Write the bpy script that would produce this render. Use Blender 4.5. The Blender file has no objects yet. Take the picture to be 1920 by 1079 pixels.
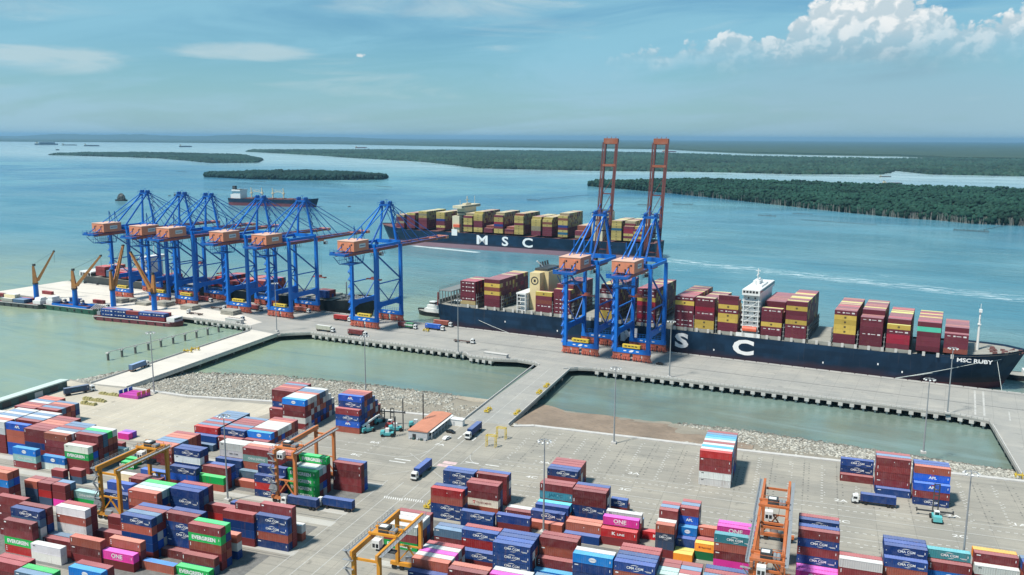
import bpy, bmesh, math, random
import numpy as np
from mathutils import Vector, Matrix
from math import sin, cos, pi, radians, sqrt, atan2, hypot

random.seed(7); rng = np.random.default_rng(7)
SC = bpy.context.scene
COL = SC.collection

# ------------------------------------------------------------------ camera, sky, sun, exposure
CAM_H = 134.0
FPX = 1650.0                                     # focal length in pixels of a 1920 px wide frame
RT = np.array([[0.9434, 0.0610, -0.3259], [0.3315, -0.1568, 0.9303], [0.0056, -0.9857, -0.1682]])
u_, s_, v_ = np.linalg.svd(RT); RT = u_ @ v_
cam = bpy.data.cameras.new('camera')
cam.sensor_width = 36.0; cam.lens = FPX / 1920 * 36.0
cam.clip_start = 1.0; cam.clip_end = 250000.0
camo = bpy.data.objects.new('camera', cam); COL.objects.link(camo)
M = Matrix.Identity(4)
for r_i in range(3):
    M[r_i][0] = RT[r_i, 0]; M[r_i][1] = -RT[r_i, 1]; M[r_i][2] = -RT[r_i, 2]
M[2][3] = CAM_H
camo.matrix_world = M
SC.camera = camo

SUN_EL = radians(60); SUN_AZ = atan2(-0.62, -0.78)      # azimuth measured from +Y towards +X
sun_dir = Vector((sin(SUN_AZ) * cos(SUN_EL), cos(SUN_AZ) * cos(SUN_EL), sin(SUN_EL)))
sl = bpy.data.lights.new('sun', 'SUN'); sl.energy = 3.9; sl.angle = radians(6); sl.color = (1.0, 0.945, 0.85)
so = bpy.data.objects.new('sun', sl); COL.objects.link(so)
so.rotation_euler = sun_dir.to_track_quat('Z', 'Y').to_euler(); so.location = (0, 0, 900)

SC.view_settings.view_transform = 'Standard'; SC.view_settings.look = 'None'
SC.view_settings.gamma = 1.0; SC.view_settings.use_curve_mapping = False
SC.view_settings.exposure = 0.66
SC.cycles.volume_bounces = 0
SC.cycles.max_bounces = 6; SC.cycles.diffuse_bounces = 2; SC.cycles.glossy_bounces = 3
SC.cycles.transparent_max_bounces = 8
SC.cycles.caustics_reflective = False; SC.cycles.caustics_refractive = False

def direction(u, v):                             # world direction of a point of the photograph
    d = RT @ np.array([u - 960.0, v - 539.5, FPX]); return d / np.linalg.norm(d)
def ang(u, v):
    d = direction(u, v); return math.degrees(atan2(d[0], d[1])), math.degrees(math.asin(d[2]))
def P(u, v, z=0.0):                              # place in the world seen at that point, at height z
    d = RT @ np.array([u - 960.0, v - 539.5, FPX]); t = (z - CAM_H) / d[2]
    return np.array([d[0] * t, d[1] * t])

class NT:
    """small helper to write node trees"""
    def __init__(s, tree): s.t = tree; s.n = tree.nodes; s.l = tree.links; s.n.clear()
    def new(s, typ, **kw):
        n = s.n.new(typ)
        for k, v in kw.items(): setattr(n, k, v)
        return n
    def put(s, sock, v):
        if v is None: return
        if hasattr(v, 'is_linked') or hasattr(v, 'links'): s.l.new(v, sock)
        elif isinstance(v, (tuple, list)):
            sock.default_value = tuple(v) if len(sock.default_value) == len(v) else tuple(v) + (1.0,)
        else: sock.default_value = v
    def math(s, op, a, b=None, c=None, clamp=False):
        n = s.new('ShaderNodeMath', operation=op); n.use_clamp = clamp
        s.put(n.inputs[0], a)
        if b is not None: s.put(n.inputs[1], b)
        if c is not None: s.put(n.inputs[2], c)
        return n.outputs[0]
    def mr(s, v, a, b, c=0.0, d=1.0, smooth=True):
        n = s.new('ShaderNodeMapRange'); n.interpolation_type = 'SMOOTHSTEP' if smooth else 'LINEAR'; n.clamp = True
        s.put(n.inputs[0], v); s.put(n.inputs[1], a); s.put(n.inputs[2], b); s.put(n.inputs[3], c); s.put(n.inputs[4], d)
        return n.outputs[0]
    def mix(s, f, a, b, blend='MIX'):
        n = s.new('ShaderNodeMix', data_type='RGBA', blend_type=blend)
        s.put(n.inputs['Factor'], f)
        s.put(n.inputs[6], a); s.put(n.inputs[7], b)
        return n.outputs[2]
    def noise(s, vec, scale, detail=4.0, rough=0.55, dist=0.0, dim='3D'):
        n = s.new('ShaderNodeTexNoise', noise_dimensions=dim)
        s.put(n.inputs['Vector'], vec); n.inputs['Scale'].default_value = scale
        n.inputs['Detail'].default_value = detail; n.inputs['Roughness'].default_value = rough
        n.inputs['Distortion'].default_value = dist
        return n.outputs['Fac']
    def voro(s, vec, scale, feature='F1', out='Distance', rand=1.0):
        n = s.new('ShaderNodeTexVoronoi', feature=feature)
        s.put(n.inputs['Vector'], vec); n.inputs['Scale'].default_value = scale; n.inputs['Randomness'].default_value = rand
        return n.outputs[out]
    def xyz(s, x, y, z):
        n = s.new('ShaderNodeCombineXYZ'); s.put(n.inputs[0], x); s.put(n.inputs[1], y); s.put(n.inputs[2], z); return n.outputs[0]
    def sep(s, v):
        n = s.new('ShaderNodeSeparateXYZ'); s.put(n.inputs[0], v); return n.outputs
    def ramp(s, v, stops, interp='LINEAR'):
        n = s.new('ShaderNodeValToRGB'); n.color_ramp.interpolation = interp
        e = n.color_ramp.elements
        while len(e) < len(stops): e.new(0.5)
        for q, (p, c) in zip(e, stops): q.position = p; q.color = tuple(c) + (1.0,) if len(c) == 3 else c
        s.put(n.inputs[0], v); return n.outputs[0]
    def vmath(s, op, a, b):
        n = s.new('ShaderNodeVectorMath', operation=op); s.put(n.inputs[0], a); s.put(n.inputs[1], b); return n.outputs[0]

def make_world():
    w = bpy.data.worlds.new('World'); SC.world = w; w.use_nodes = True
    g = NT(w.node_tree)
    out = g.new('ShaderNodeOutputWorld'); bg = g.new('ShaderNodeBackground')
    sky = g.new('ShaderNodeTexSky', sky_type='NISHITA'); sky.sun_disc = False
    sky.sun_elevation = SUN_EL; sky.sun_rotation = SUN_AZ; sky.altitude = 0
    sky.air_density = 1.0; sky.dust_density = 0.6; sky.ozone_density = 2.2
    geo = g.new('ShaderNodeTexCoord'); x, y, z = g.sep(geo.outputs['Generated'])
    az = g.math('MULTIPLY', g.math('ARCTAN2', x, y), 180 / pi)
    el = g.math('MULTIPLY', g.math('ARCSINE', z), 180 / pi)
    # thin veil of high cloud: pale towards the horizon, streaked higher up
    vec = g.xyz(g.math('MULTIPLY', az, 0.10), g.math('MULTIPLY', el, 0.62), 3.7)
    n1 = g.noise(vec, 1.0, 8.0, 0.60, 0.8)
    vec2 = g.xyz(g.math('MULTIPLY', az, 0.03), g.math('MULTIPLY', el, 0.16), 9.1)
    n2 = g.noise(vec2, 1.0, 5.0, 0.5, 0.3)
    base = sky.outputs[0]
    vec3 = g.xyz(g.math('ADD', g.math('MULTIPLY', az, 0.05), g.math('MULTIPLY', el, 0.12)), g.math('SUBTRACT', g.math('MULTIPLY', el, 0.42), g.math('MULTIPLY', az, 0.055)), 21.3)
    n3 = g.noise(vec3, 1.0, 8.0, 0.62, 0.7)
    tint = g.mix(1.0, base, (0.60, 1.02, 1.16, 1), 'MULTIPLY')
    veil = g.math('ADD', g.mr(el, 0.0, 8.0, 0.62, 0.02), g.math('MULTIPLY', g.mr(g.math('ADD', g.math('MULTIPLY', n2, 0.5), g.math('MULTIPLY', n3, 0.5)), 0.40, 0.62), 0.80), clamp=True)
    veil_c = g.mix(g.mr(el, 0.0, 6.0), (4.3, 6.6, 7.6, 1), (3.2, 6.5, 8.2, 1))
    c = g.mix(veil, tint, veil_c)
    # streaks at two places in the left of the sky, and wisps
    def blob(u, v, ra, re, slope=0.0):
        a0, e0 = ang(u, v)
        da = g.math('DIVIDE', g.math('SUBTRACT', az, a0), ra)
        dz = g.math('DIVIDE', g.math('SUBTRACT', g.math('SUBTRACT', el, e0), g.math('MULTIPLY', g.math('SUBTRACT', az, a0), slope)), re)
        r2 = g.math('ADD', g.math('MULTIPLY', da, da), g.math('MULTIPLY', dz, dz))
        return g.mr(r2, 0.0, 1.0, 1.0, 0.0)
    st = g.math('MAXIMUM', blob(90, 112, 6.0, 1.05), blob(450, 97, 5.6, 0.80))
    st = g.math('MAXIMUM', st, g.math('MULTIPLY', blob(640, 150, 8.0, 1.6), 0.5))
    st = g.math('MAXIMUM', st, g.math('MULTIPLY', blob(850, 8, 11.0, 1.5), 0.8))
    st = g.math('MAXIMUM', st, g.math('MULTIPLY', blob(60, 10, 9.0, 1.2), 0.5))
    st = g.math('MAXIMUM', st, g.math('MULTIPLY', blob(1000, 60, 7.5, 1.6), 0.55))
    st = g.math('MULTIPLY', g.mr(g.math('ADD', st, g.math('MULTIPLY', g.math('SUBTRACT', n1, 0.5), 2.6)), 0.25, 1.15), 0.62)
    c = g.mix(st, c, (6.6, 8.1, 8.5, 1))
    # tiny detached cloud
    # the cumulus bank on the right: outline from a curve over azimuth, roughened by cauliflower noise
    pts = [(1080, 120), (1150, 100), (1200, 80), (1260, 84), (1330, 62), (1375, 48), (1420, 66), (1480, 46), (1500, 12), (1560, -18), (1660, -26),
           (1760, -8), (1800, 30), (1830, 26), (1880, 14), (1930, -6), (1990, -15), (2080, 20), (2200, 70)]
    a_lo, a_hi = ang(1060, 60)[0], ang(2220, 60)[0]
    fac = g.mr(az, a_lo, a_hi, 0.0, 1.0, smooth=False)
    stops = []
    for (pu, pv) in pts:
        aa, ee = ang(pu, pv); stops.append(((aa - a_lo) / (a_hi - a_lo), (ee / 16.0,) * 3))
    stops = [(0.0, (ang(1060, 140)[1] / 16,) * 3)] + stops + [(1.0, (ang(2220, 90)[1] / 16,) * 3)]
    top = g.math('MULTIPLY', g.ramp(fac, stops), 16.0)
    base_e = ang(1600, 106)[1]
    pv3 = g.xyz(az, g.math('MULTIPLY', el, 1.15), 0.0)
    warp = g.new('ShaderNodeTexNoise'); g.put(warp.inputs['Vector'], pv3); warp.inputs['Scale'].default_value = 0.9; warp.inputs['Detail'].default_value = 3
    wv = g.vmath('ADD', pv3, g.vmath('MULTIPLY', g.vmath('SUBTRACT', warp.outputs['Color'], (0.5, 0.5, 0.5)), (0.9, 0.9, 0.0)))
    def cauli(vv):
        a = g.voro(vv, 0.85); b = g.voro(vv, 1.9); d = g.voro(vv, 4.3)
        h = g.math('SUBTRACT', 1.0, g.math('ADD', g.math('MULTIPLY', a, 0.62), g.math('ADD', g.math('MULTIPLY', b, 0.30), g.math('MULTIPLY', d, 0.13))))
        return g.math('ADD', h, g.math('MULTIPLY', g.math('SUBTRACT', g.noise(vv, 5.0, 5.0, 0.6), 0.5), 0.16))
    h0 = cauli(wv)
    h1 = cauli(g.vmath('ADD', wv, (-0.30, 0.34, 0.0)))
    dens = g.math('ADD', g.math('SUBTRACT', top, el), g.math('MULTIPLY', g.math('SUBTRACT', h0, 0.62), 1.7))
    edge = g.mr(dens, 0.0, 0.30)
    low = g.mr(g.math('ADD', el, g.math('MULTIPLY', g.math('SUBTRACT', g.noise(pv3, 0.42, 3, 0.5), 0.5), 3.0)), base_e - 1.0, base_e + 2.4)
    cm = g.math('MULTIPLY', edge, low)
    lit = g.mr(g.math('ADD', g.math('MULTIPLY', g.math('SUBTRACT', h0, h1), 1.5), g.math('MULTIPLY', g.math('SUBTRACT', h0, 0.55), 0.5)), -0.28, 0.30)
    depth = g.mr(g.math('SUBTRACT', el, base_e), -0.6, 2.8)
    lit = g.math('MULTIPLY', g.math('ADD', g.math('MULTIPLY', lit, 0.65), g.math('MULTIPLY', depth, 0.35)), 1.0, clamp=True)
    cc = g.mix(lit, (4.3, 6.2, 7.3, 1), (10.4, 10.7, 10.7, 1))
    # grey rain shaft / shade below the bank
    shade = g.math('MULTIPLY', g.mr(el, base_e + 0.3, base_e - 3.2, 0.0, 0.0), 0.0)
    under = g.math('MULTIPLY', g.math('MULTIPLY', blob(1600, 118, 7.5, 1.5), 0.6), g.mr(n1, 0.3, 0.65))
    c = g.mix(under, c, (2.7, 4.8, 6.1, 1))
    c = g.mix(g.math('MULTIPLY', blob(1620, 190, 13.0, 5.2), 0.28), c, (3.3, 4.9, 5.7, 1))
    c = g.mix(cm, c, cc)
    tc = g.math('MULTIPLY', blob(676, 104, 0.5, 0.24), 0.85)
    c = g.mix(g.mr(g.math('ADD', tc, g.math('MULTIPLY', g.math('SUBTRACT', g.noise(pv3, 2.6, 5, 0.6), 0.5), 1.6)), 0.5, 1.0), c, (8.4, 9.2, 9.4, 1))
    # below the horizon the sky simply continues in its horizon tone
    g.put(bg.inputs['Color'], c); bg.inputs['Strength'].default_value = 0.055
    g.l.new(bg.outputs[0], out.inputs['Surface'])
make_world()

# ------------------------------------------------------------------ helpers
def tag(o, label=None, cat=None, group=None, kind=None):
    if label: o['label'] = label
    if cat: o['category'] = cat
    if group: o['group'] = group
    if kind: o['kind'] = kind
    return o
def link(o, parent=None):
    COL.objects.link(o)
    if parent is not None: o.parent = parent
    return o
def empty(name, loc, rz=0.0):
    o = bpy.data.objects.new(name, None); o.empty_display_size = 1.0
    link(o); o.location = loc; o.rotation_euler = (0, 0, rz); return o

class MB:
    """collects boxes, beams and tubes; build() links them as one mesh object"""
    def __init__(s): s.v = []; s.f = []; s.m = []; s.mi = 0
    def add(s, vs, fs, mi=None):
        b = len(s.v); s.v += [tuple(map(float, p)) for p in vs]
        s.f += [tuple(i + b for i in f) for f in fs]; s.m += [s.mi if mi is None else mi] * len(fs)
        return s
    def box(s, x0, x1, y0, y1, z0, z1, mi=None):
        vs = [(x0, y0, z0), (x1, y0, z0), (x1, y1, z0), (x0, y1, z0), (x0, y0, z1), (x1, y0, z1), (x1, y1, z1), (x0, y1, z1)]
        return s.add(vs, [(0, 3, 2, 1), (4, 5, 6, 7), (0, 1, 5, 4), (1, 2, 6, 5), (2, 3, 7, 6), (3, 0, 4, 7)], mi)
    def beam(s, p, q, w, h=None, mi=None, up=(0, 0, 1), w2=None, h2=None):
        h = w if h is None else h; w2 = w if w2 is None else w2; h2 = h if h2 is None else h2
        p = Vector(p); q = Vector(q); d = (q - p).normalized(); u = Vector(up)
        if abs(d.dot(u)) > 0.98: u = Vector((0, 1, 0)) if abs(d.y) < 0.9 else Vector((1, 0, 0))
        a = d.cross(u).normalized(); b = a.cross(d).normalized()
        vs = [p + a * sx * w / 2 + b * sy * h / 2 for sx, sy in ((-1, -1), (1, -1), (1, 1), (-1, 1))] + \
             [q + a * sx * w2 / 2 + b * sy * h2 / 2 for sx, sy in ((-1, -1), (1, -1), (1, 1), (-1, 1))]
        return s.add(vs, [(0, 3, 2, 1), (4, 5, 6, 7), (0, 1, 5, 4), (1, 2, 6, 5), (2, 3, 7, 6), (3, 0, 4, 7)], mi)
    def tube(s, p, q, r, n=6, r2=None, mi=None, cap=True):
        r2 = r if r2 is None else r2
        p = Vector(p); q = Vector(q); d = (q - p).normalized()
        u = Vector((0, 0, 1)) if abs(d.z) < 0.95 else Vector((1, 0, 0))
        a = d.cross(u).normalized(); b = a.cross(d)
        vs = []
        for c, rr in ((p, r), (q, r2)):
            for i in range(n): vs.append(c + a * cos(2 * pi * i / n) * rr + b * sin(2 * pi * i / n) * rr)
        fs = [(i, (i + 1) % n, n + (i + 1) % n, n + i) for i in range(n)]
        if cap: fs += [tuple(range(n - 1, -1, -1)), tuple(range(n, 2 * n))]
        return s.add(vs, fs, mi)
    def prism(s, poly, z0, z1, mi=None):
        n = len(poly); vs = [(x, y, z0) for x, y in poly] + [(x, y, z1) for x, y in poly]
        fs = [(i, (i + 1) % n, n + (i + 1) % n, n + i) for i in range(n)] + [tuple(range(n - 1, -1, -1)), tuple(range(n, 2 * n))]
        return s.add(vs, fs, mi)
    def extr(s, poly, x0, x1, axis='x', mi=None):        # polygon in the (y,z) plane pushed along x, or (x,z) along y
        n = len(poly)
        f = (lambda a, p: (a, p[0], p[1])) if axis == 'x' else (lambda a, p: (p[0], a, p[1]))
        vs = [f(x0, p) for p in poly] + [f(x1, p) for p in poly]
        fs = [(i, (i + 1) % n, n + (i + 1) % n, n + i) for i in range(n)] + [tuple(range(n - 1, -1, -1)), tuple(range(n, 2 * n))]
        return s.add(vs, fs, mi)
    def mesh(s, name, mats):
        me = bpy.data.meshes.new(name); me.from_pydata(s.v, [], s.f)
        for m in (mats if isinstance(mats, (list, tuple)) else [mats]): me.materials.append(m)
        if any(s.m): me.polygons.foreach_set('material_index', s.m)
        bm = bmesh.new(); bm.from_mesh(me); bmesh.ops.recalc_face_normals(bm, faces=bm.faces); bm.to_mesh(me); bm.free()
        me.update(); return me
    def build(s, name, mats, parent=None, smooth=False):
        me = s.mesh(name, mats)
        if smooth: me.polygons.foreach_set('use_smooth', [True] * len(me.polygons))
        return link(bpy.data.objects.new(name, me), parent)

def copy_tree(o, parent=None):
    c = o.copy(); COL.objects.link(c)
    if parent is not None: c.parent = parent
    for ch in list(o.children): copy_tree(ch, c)
    return c

# ------------------------------------------------------------------ materials
def mat(name, col, rough=0.6, metal=0.0, var=0.25, scale=0.6, bump=0.0, spec=0.4, streak=0.0, dirt=(0.30, 0.27, 0.24), dirt_amt=0.25):
    m = bpy.data.materials.new(name); m.use_nodes = True; g = NT(m.node_tree)
    out = g.new('ShaderNodeOutputMaterial'); b = g.new('ShaderNodeBsdfPrincipled')
    tc = g.new('ShaderNodeTexCoord'); oi = g.new('ShaderNodeObjectInfo')
    vec = g.vmath('ADD', tc.outputs['Object'], oi.outputs['Location'])
    n = g.noise(vec, scale, 6, 0.6)
    c = g.mix(g.math('MULTIPLY', g.mr(n, 0.30, 0.72), var), tuple(col) + (1,), tuple(x * 0.55 for x in col) + (1,))
    n2 = g.noise(vec, scale * 0.35, 5, 0.62, 0.4)
    c = g.mix(g.math('MULTIPLY', g.mr(n2, 0.52, 0.75), dirt_amt), c, tuple(dirt) + (1,))
    if streak:
        x, y, z = g.sep(vec); sv = g.xyz(g.math('MULTIPLY', x, 1.2), g.math('MULTIPLY', y, 1.2), g.math('MULTIPLY', z, 0.08))
        c = g.mix(g.math('MULTIPLY', g.mr(g.noise(sv, 1.4, 4, 0.6), 0.52, 0.75), streak), c, (0.20, 0.12, 0.08, 1))
    g.put(b.inputs['Base Color'], c); b.inputs['Roughness'].default_value = rough; b.inputs['Metallic'].default_value = metal
    b.inputs['Specular IOR Level'].default_value = spec
    if bump:
        bp = g.new('ShaderNodeBump'); bp.inputs['Strength'].default_value = bump; bp.inputs['Distance'].default_value = 0.1
        g.put(bp.inputs['Height'], g.noise(vec, scale * 6, 4)); g.put(b.inputs['Normal'], bp.outputs[0])
    g.l.new(b.outputs[0], out.inputs[0]); return m

def paint_mat(name, roof=False, attr=False):
    """weathered container steel; the paint colour comes from the object (or from the mesh's own colours)"""
    m = bpy.data.materials.new(name); m.use_nodes = True; g = NT(m.node_tree)
    out = g.new('ShaderNodeOutputMaterial'); b = g.new('ShaderNodeBsdfPrincipled')
    oi = g.new('ShaderNodeObjectInfo'); tc = g.new('ShaderNodeTexCoord')
    if attr:
        at = g.new('ShaderNodeVertexColor'); at.layer_name = 'Col'; col = at.outputs['Color']; vec = tc.outputs['Object']
    else:
        col = oi.outputs['Color']
        vec = g.vmath('ADD', tc.outputs['Object'], oi.outputs['Location'])
    n = g.noise(vec, 0.22, 5, 0.6, 0.5)
    c = g.mix(g.math('MULTIPLY', g.mr(n, 0.35, 0.7), 0.30), col, g.mix(1.0, col, (0.62, 0.60, 0.60, 1), 'MULTIPLY'))
    x, y, z = g.sep(vec)
    sv = g.xyz(g.math('MULTIPLY', x, 1.0), g.math('MULTIPLY', y, 1.0), g.math('MULTIPLY', z, 0.12))
    rust = g.math('MULTIPLY', g.mr(g.noise(sv, 1.1, 6, 0.65), 0.55, 0.76), 0.55)
    c = g.mix(rust, c, (0.17, 0.085, 0.05, 1))
    chalk = (0.46, 0.44, 0.43, 1)
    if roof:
        light = g.mix(1.0, g.mix(0.20, g.mix(1.0, c, (2.1, 2.1, 2.1, 1), 'MULTIPLY'), (0.62, 0.60, 0.60, 1)), (0.62, 0.62, 0.61, 1), 'DARKEN')  # roof tone: faded paint, with the sky's sheen painted in as well
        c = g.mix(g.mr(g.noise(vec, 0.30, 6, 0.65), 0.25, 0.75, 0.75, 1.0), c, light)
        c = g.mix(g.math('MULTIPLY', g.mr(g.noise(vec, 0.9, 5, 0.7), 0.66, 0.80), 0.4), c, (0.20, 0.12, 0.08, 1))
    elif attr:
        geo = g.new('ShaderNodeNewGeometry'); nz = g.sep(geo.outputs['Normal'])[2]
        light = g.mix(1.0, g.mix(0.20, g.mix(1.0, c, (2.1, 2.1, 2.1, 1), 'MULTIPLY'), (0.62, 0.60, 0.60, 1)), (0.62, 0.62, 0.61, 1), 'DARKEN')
        c = g.mix(g.mr(nz, 0.6, 0.9), c, light)     # paler tops: fading plus sky sheen put into the colour
    else:
        c = g.mix(g.mr(g.noise(vec, 0.5, 5, 0.6), 0.35, 0.8, 0.0, 0.10), c, chalk)
    g.put(b.inputs['Base Color'], c); b.inputs['Roughness'].default_value = 0.62 if roof else 0.5
    b.inputs['Specular IOR Level'].default_value = 0.18
    g.l.new(b.outputs[0], out.inputs[0]); return m

def hull_mat(name, col, stain, z0, z1):
    m = bpy.data.materials.new(name); m.use_nodes = True; g = NT(m.node_tree)
    out = g.new('ShaderNodeOutputMaterial'); b = g.new('ShaderNodeBsdfPrincipled'); tc = g.new('ShaderNodeTexCoord')
    vec = tc.outputs['Object']; x, y, z = g.sep(vec)
    c = g.mix(g.mr(g.noise(vec, 0.05, 6, 0.6, 0.4), 0.35, 0.7), tuple(col) + (1,), tuple(q * 1.9 + 0.004 for q in col) + (1,))
    plate = g.noise(g.xyz(g.math('FLOOR', g.math('MULTIPLY', x, 0.085)), g.math('FLOOR', g.math('MULTIPLY', z, 0.36)), 3.0), 0.9, 0, 0.5)
    c = g.mix(g.math('MULTIPLY', g.mr(plate, 0.35, 0.65), 0.45), c, tuple(q * 0.6 for q in col) + (1,))
    run = g.noise(g.xyz(g.math('MULTIPLY', x, 0.55), 0.0, g.math('MULTIPLY', z, 0.035)), 1.0, 6, 0.68)
    c = g.mix(g.math('MULTIPLY', g.mr(run, 0.56, 0.76), 0.40), c, (0.075, 0.060, 0.055, 1))
    low = g.math('ADD', z, g.math('MULTIPLY', g.math('SUBTRACT', g.noise(g.xyz(g.math('MULTIPLY', x, 0.06), 0.0, g.math('MULTIPLY', z, 0.25)), 1.0, 6, 0.65), 0.5), 6.0))
    c = g.mix(g.mr(low, z0, z1, 0.75, 0.0), c, tuple(stain) + (1,))
    g.put(b.inputs['Base Color'], c); b.inputs['Roughness'].default_value = 0.5; b.inputs['Specular IOR Level'].default_value = 0.25
    g.l.new(b.outputs[0], out.inputs[0]); return m

MAT = {}
MAT['paint'] = paint_mat('container_paint')
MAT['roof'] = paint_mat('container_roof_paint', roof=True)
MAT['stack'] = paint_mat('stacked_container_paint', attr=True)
MAT['white_print'] = mat('white_print', (0.78, 0.78, 0.78), 0.5, var=0.15, scale=2.0, dirt_amt=0.15)
MAT['black_print'] = mat('black_print', (0.03, 0.03, 0.035), 0.5)
MAT['navy_print'] = mat('navy_print', (0.02, 0.05, 0.20), 0.5)
MAT['red_print'] = mat('red_print', (0.45, 0.04, 0.04), 0.5)
MAT['orange_print'] = mat('orange_print', (0.30, 0.06, 0.03), 0.5)
MAT['faint_print'] = mat('faint_print', (0.025, 0.13, 0.19), 0.5)
MAT['pale_print'] = mat('pale_print', (0.60, 0.66, 0.64), 0.5)
MAT['crane_blue'] = mat('crane_blue_paint', (0.005, 0.145, 0.56), 0.38, var=0.25, scale=0.25, dirt=(0.03, 0.15, 0.38), dirt_amt=0.3, streak=0.05)
MAT['crane_blue_dark'] = mat('crane_blue_steel', (0.006, 0.10, 0.38), 0.45, var=0.3, scale=0.3, dirt=(0.05, 0.08, 0.16), dirt_amt=0.3)
MAT['crane_orange'] = mat('crane_orange_paint', (0.64, 0.235, 0.13), 0.45, var=0.25, scale=0.3, streak=0.2, dirt=(0.50, 0.26, 0.18), dirt_amt=0.3)
MAT['boom_orange'] = mat('boom_primer_paint', (0.36, 0.105, 0.075), 0.5, var=0.3, scale=0.25, streak=0.25)
MAT['house_roof'] = mat('house_roof_sheet', (0.68, 0.43, 0.33), 0.55, var=0.2, scale=0.4)
MAT['boom_shaded'] = mat('boom_shaded_paint', (0.115, 0.035, 0.035), 0.55, var=0.4, scale=0.25, streak=0.2, dirt=(0.16, 0.06, 0.04), dirt_amt=0.4)  # dark copy of the boom paint, underside shade put into the colour
MAT['boom_cap_shaded'] = mat('boom_cap_shaded_paint', (0.24, 0.07, 0.035), 0.55, var=0.4, scale=0.4, streak=0.2)  # raised boom's end pieces, darkened in colour for the same shade
MAT['bogie'] = mat('bogie_red_paint', (0.52, 0.13, 0.085), 0.5, var=0.5, scale=1.2, dirt_amt=0.4)
MAT['rtg_yellow'] = mat('gantry_yellow_paint', (0.60, 0.26, 0.025), 0.45, var=0.25, scale=0.35, streak=0.15, dirt_amt=0.2)
MAT['rtg_orange'] = mat('gantry_orange_paint', (0.60, 0.20, 0.065), 0.45, var=0.25, scale=0.35, streak=0.15, dirt_amt=0.2)
MAT['rtg_red'] = mat('gantry_red_orange_paint', (0.50, 0.145, 0.045), 0.5, var=0.4, scale=0.5, streak=0.35, dirt_amt=0.25)
MAT['jib_orange'] = mat('jib_ochre_paint', (0.46, 0.20, 0.06), 0.5, var=0.35, scale=0.4, streak=0.3, dirt_amt=0.3)
MAT['steel'] = mat('galvanised_steel', (0.34, 0.36, 0.38), 0.45, 0.3, var=0.3, scale=1.0)
MAT['steel_dark'] = mat('dark_steel', (0.05, 0.055, 0.06), 0.5, var=0.3, scale=1.0)
MAT['white'] = mat('white_paint', (0.72, 0.73, 0.72), 0.4, var=0.2, scale=0.8, dirt_amt=0.15)
MAT['cream'] = mat('cream_paint', (0.66, 0.54, 0.30), 0.45, var=0.2, scale=0.3, streak=0.1, dirt_amt=0.12)
MAT['far_cream'] = mat('pale_cream_paint', (0.60, 0.53, 0.38), 0.45, var=0.2, scale=0.2, dirt_amt=0.15)
MAT['glass'] = mat('dark_glass', (0.015, 0.02, 0.025), 0.08, spec=0.8, var=0.0, dirt_amt=0.0)
MAT['tyre'] = mat('black_rubber', (0.018, 0.018, 0.018), 0.85, var=0.3)
MAT['yellow'] = mat('safety_yellow_paint', (0.62, 0.45, 0.05), 0.5, var=0.25, scale=1.0, dirt_amt=0.3)
MAT['teal_machine'] = mat('teal_machine_paint', (0.10, 0.42, 0.44), 0.4, var=0.2, scale=0.8, dirt_amt=0.25)
MAT['red_machine'] = mat('red_machine_paint', (0.32, 0.045, 0.04), 0.45, var=0.3, scale=0.8)
MAT['hull_blue'] = hull_mat('hull_navy_paint', (0.003, 0.017, 0.040), (0.060, 0.030, 0.034), -1.0, 4.5)
MAT['hull_red'] = mat('hull_boot_paint', (0.15, 0.035, 0.045), 0.6, var=0.45, scale=0.12, dirt=(0.16, 0.10, 0.12), dirt_amt=0.5, streak=0.2)
MAT['hull_pale_red'] = mat('hull_faded_boot_paint', (0.25, 0.15, 0.18), 0.6, var=0.3, scale=0.06, dirt=(0.24, 0.22, 0.24), dirt_amt=0.5)
MAT['hull_grey'] = mat('hull_grey_green_paint', (0.045, 0.055, 0.055), 0.5, var=0.4, scale=0.1, streak=0.2)
MAT['hull_black'] = hull_mat('hull_black_paint', (0.006, 0.011, 0.014), (0.05, 0.035, 0.03), -2.0, 3.0)
MAT['hull_green'] = mat('hull_green_paint', (0.02, 0.085, 0.055), 0.5, var=0.3, scale=0.2, streak=0.2)
MAT['deck_grey'] = mat('steel_deck', (0.30, 0.30, 0.27), 0.7, var=0.4, scale=0.25, streak=0.1, dirt_amt=0.4)
MAT['deck_red'] = mat('red_oxide_deck', (0.17, 0.075, 0.07), 0.7, var=0.4, scale=0.3)
MAT['lash'] = mat('lashing_bridge_steel', (0.20, 0.22, 0.22), 0.6, var=0.35, scale=0.5, streak=0.2)
MAT['lifeboat'] = mat('lifeboat_orange', (0.65, 0.12, 0.06), 0.45)
MAT['concrete_pale'] = mat('pale_concrete', (0.50, 0.49, 0.47), 0.85, var=0.3, scale=0.4, dirt=(0.30, 0.29, 0.27), dirt_amt=0.35, bump=0.2)
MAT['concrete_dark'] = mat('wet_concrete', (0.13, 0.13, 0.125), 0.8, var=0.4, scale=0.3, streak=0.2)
MAT['purple'] = mat('magenta_rack_paint', (0.48, 0.06, 0.36), 0.55, var=0.2, scale=0.6)
MAT['tile_roof'] = mat('salmon_sheet_roof', (0.52, 0.22, 0.14), 0.7, var=0.25, scale=0.35, dirt=(0.42, 0.20, 0.13), dirt_amt=0.4, streak=0.1)
MAT['wall_grey'] = mat('grey_wall', (0.44, 0.46, 0.48), 0.7, var=0.25, scale=0.4, streak=0.1)
MAT['shed_roof'] = mat('pale_green_roof', (0.52, 0.62, 0.58), 0.5, var=0.15, scale=0.3)
MAT['shed_wall'] = mat('dark_green_wall', (0.03, 0.075, 0.075), 0.6, var=0.3)
MAT['dark_wood'] = mat('weathered_timber', (0.07, 0.06, 0.05), 0.85, var=0.4, scale=0.8)
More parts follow.
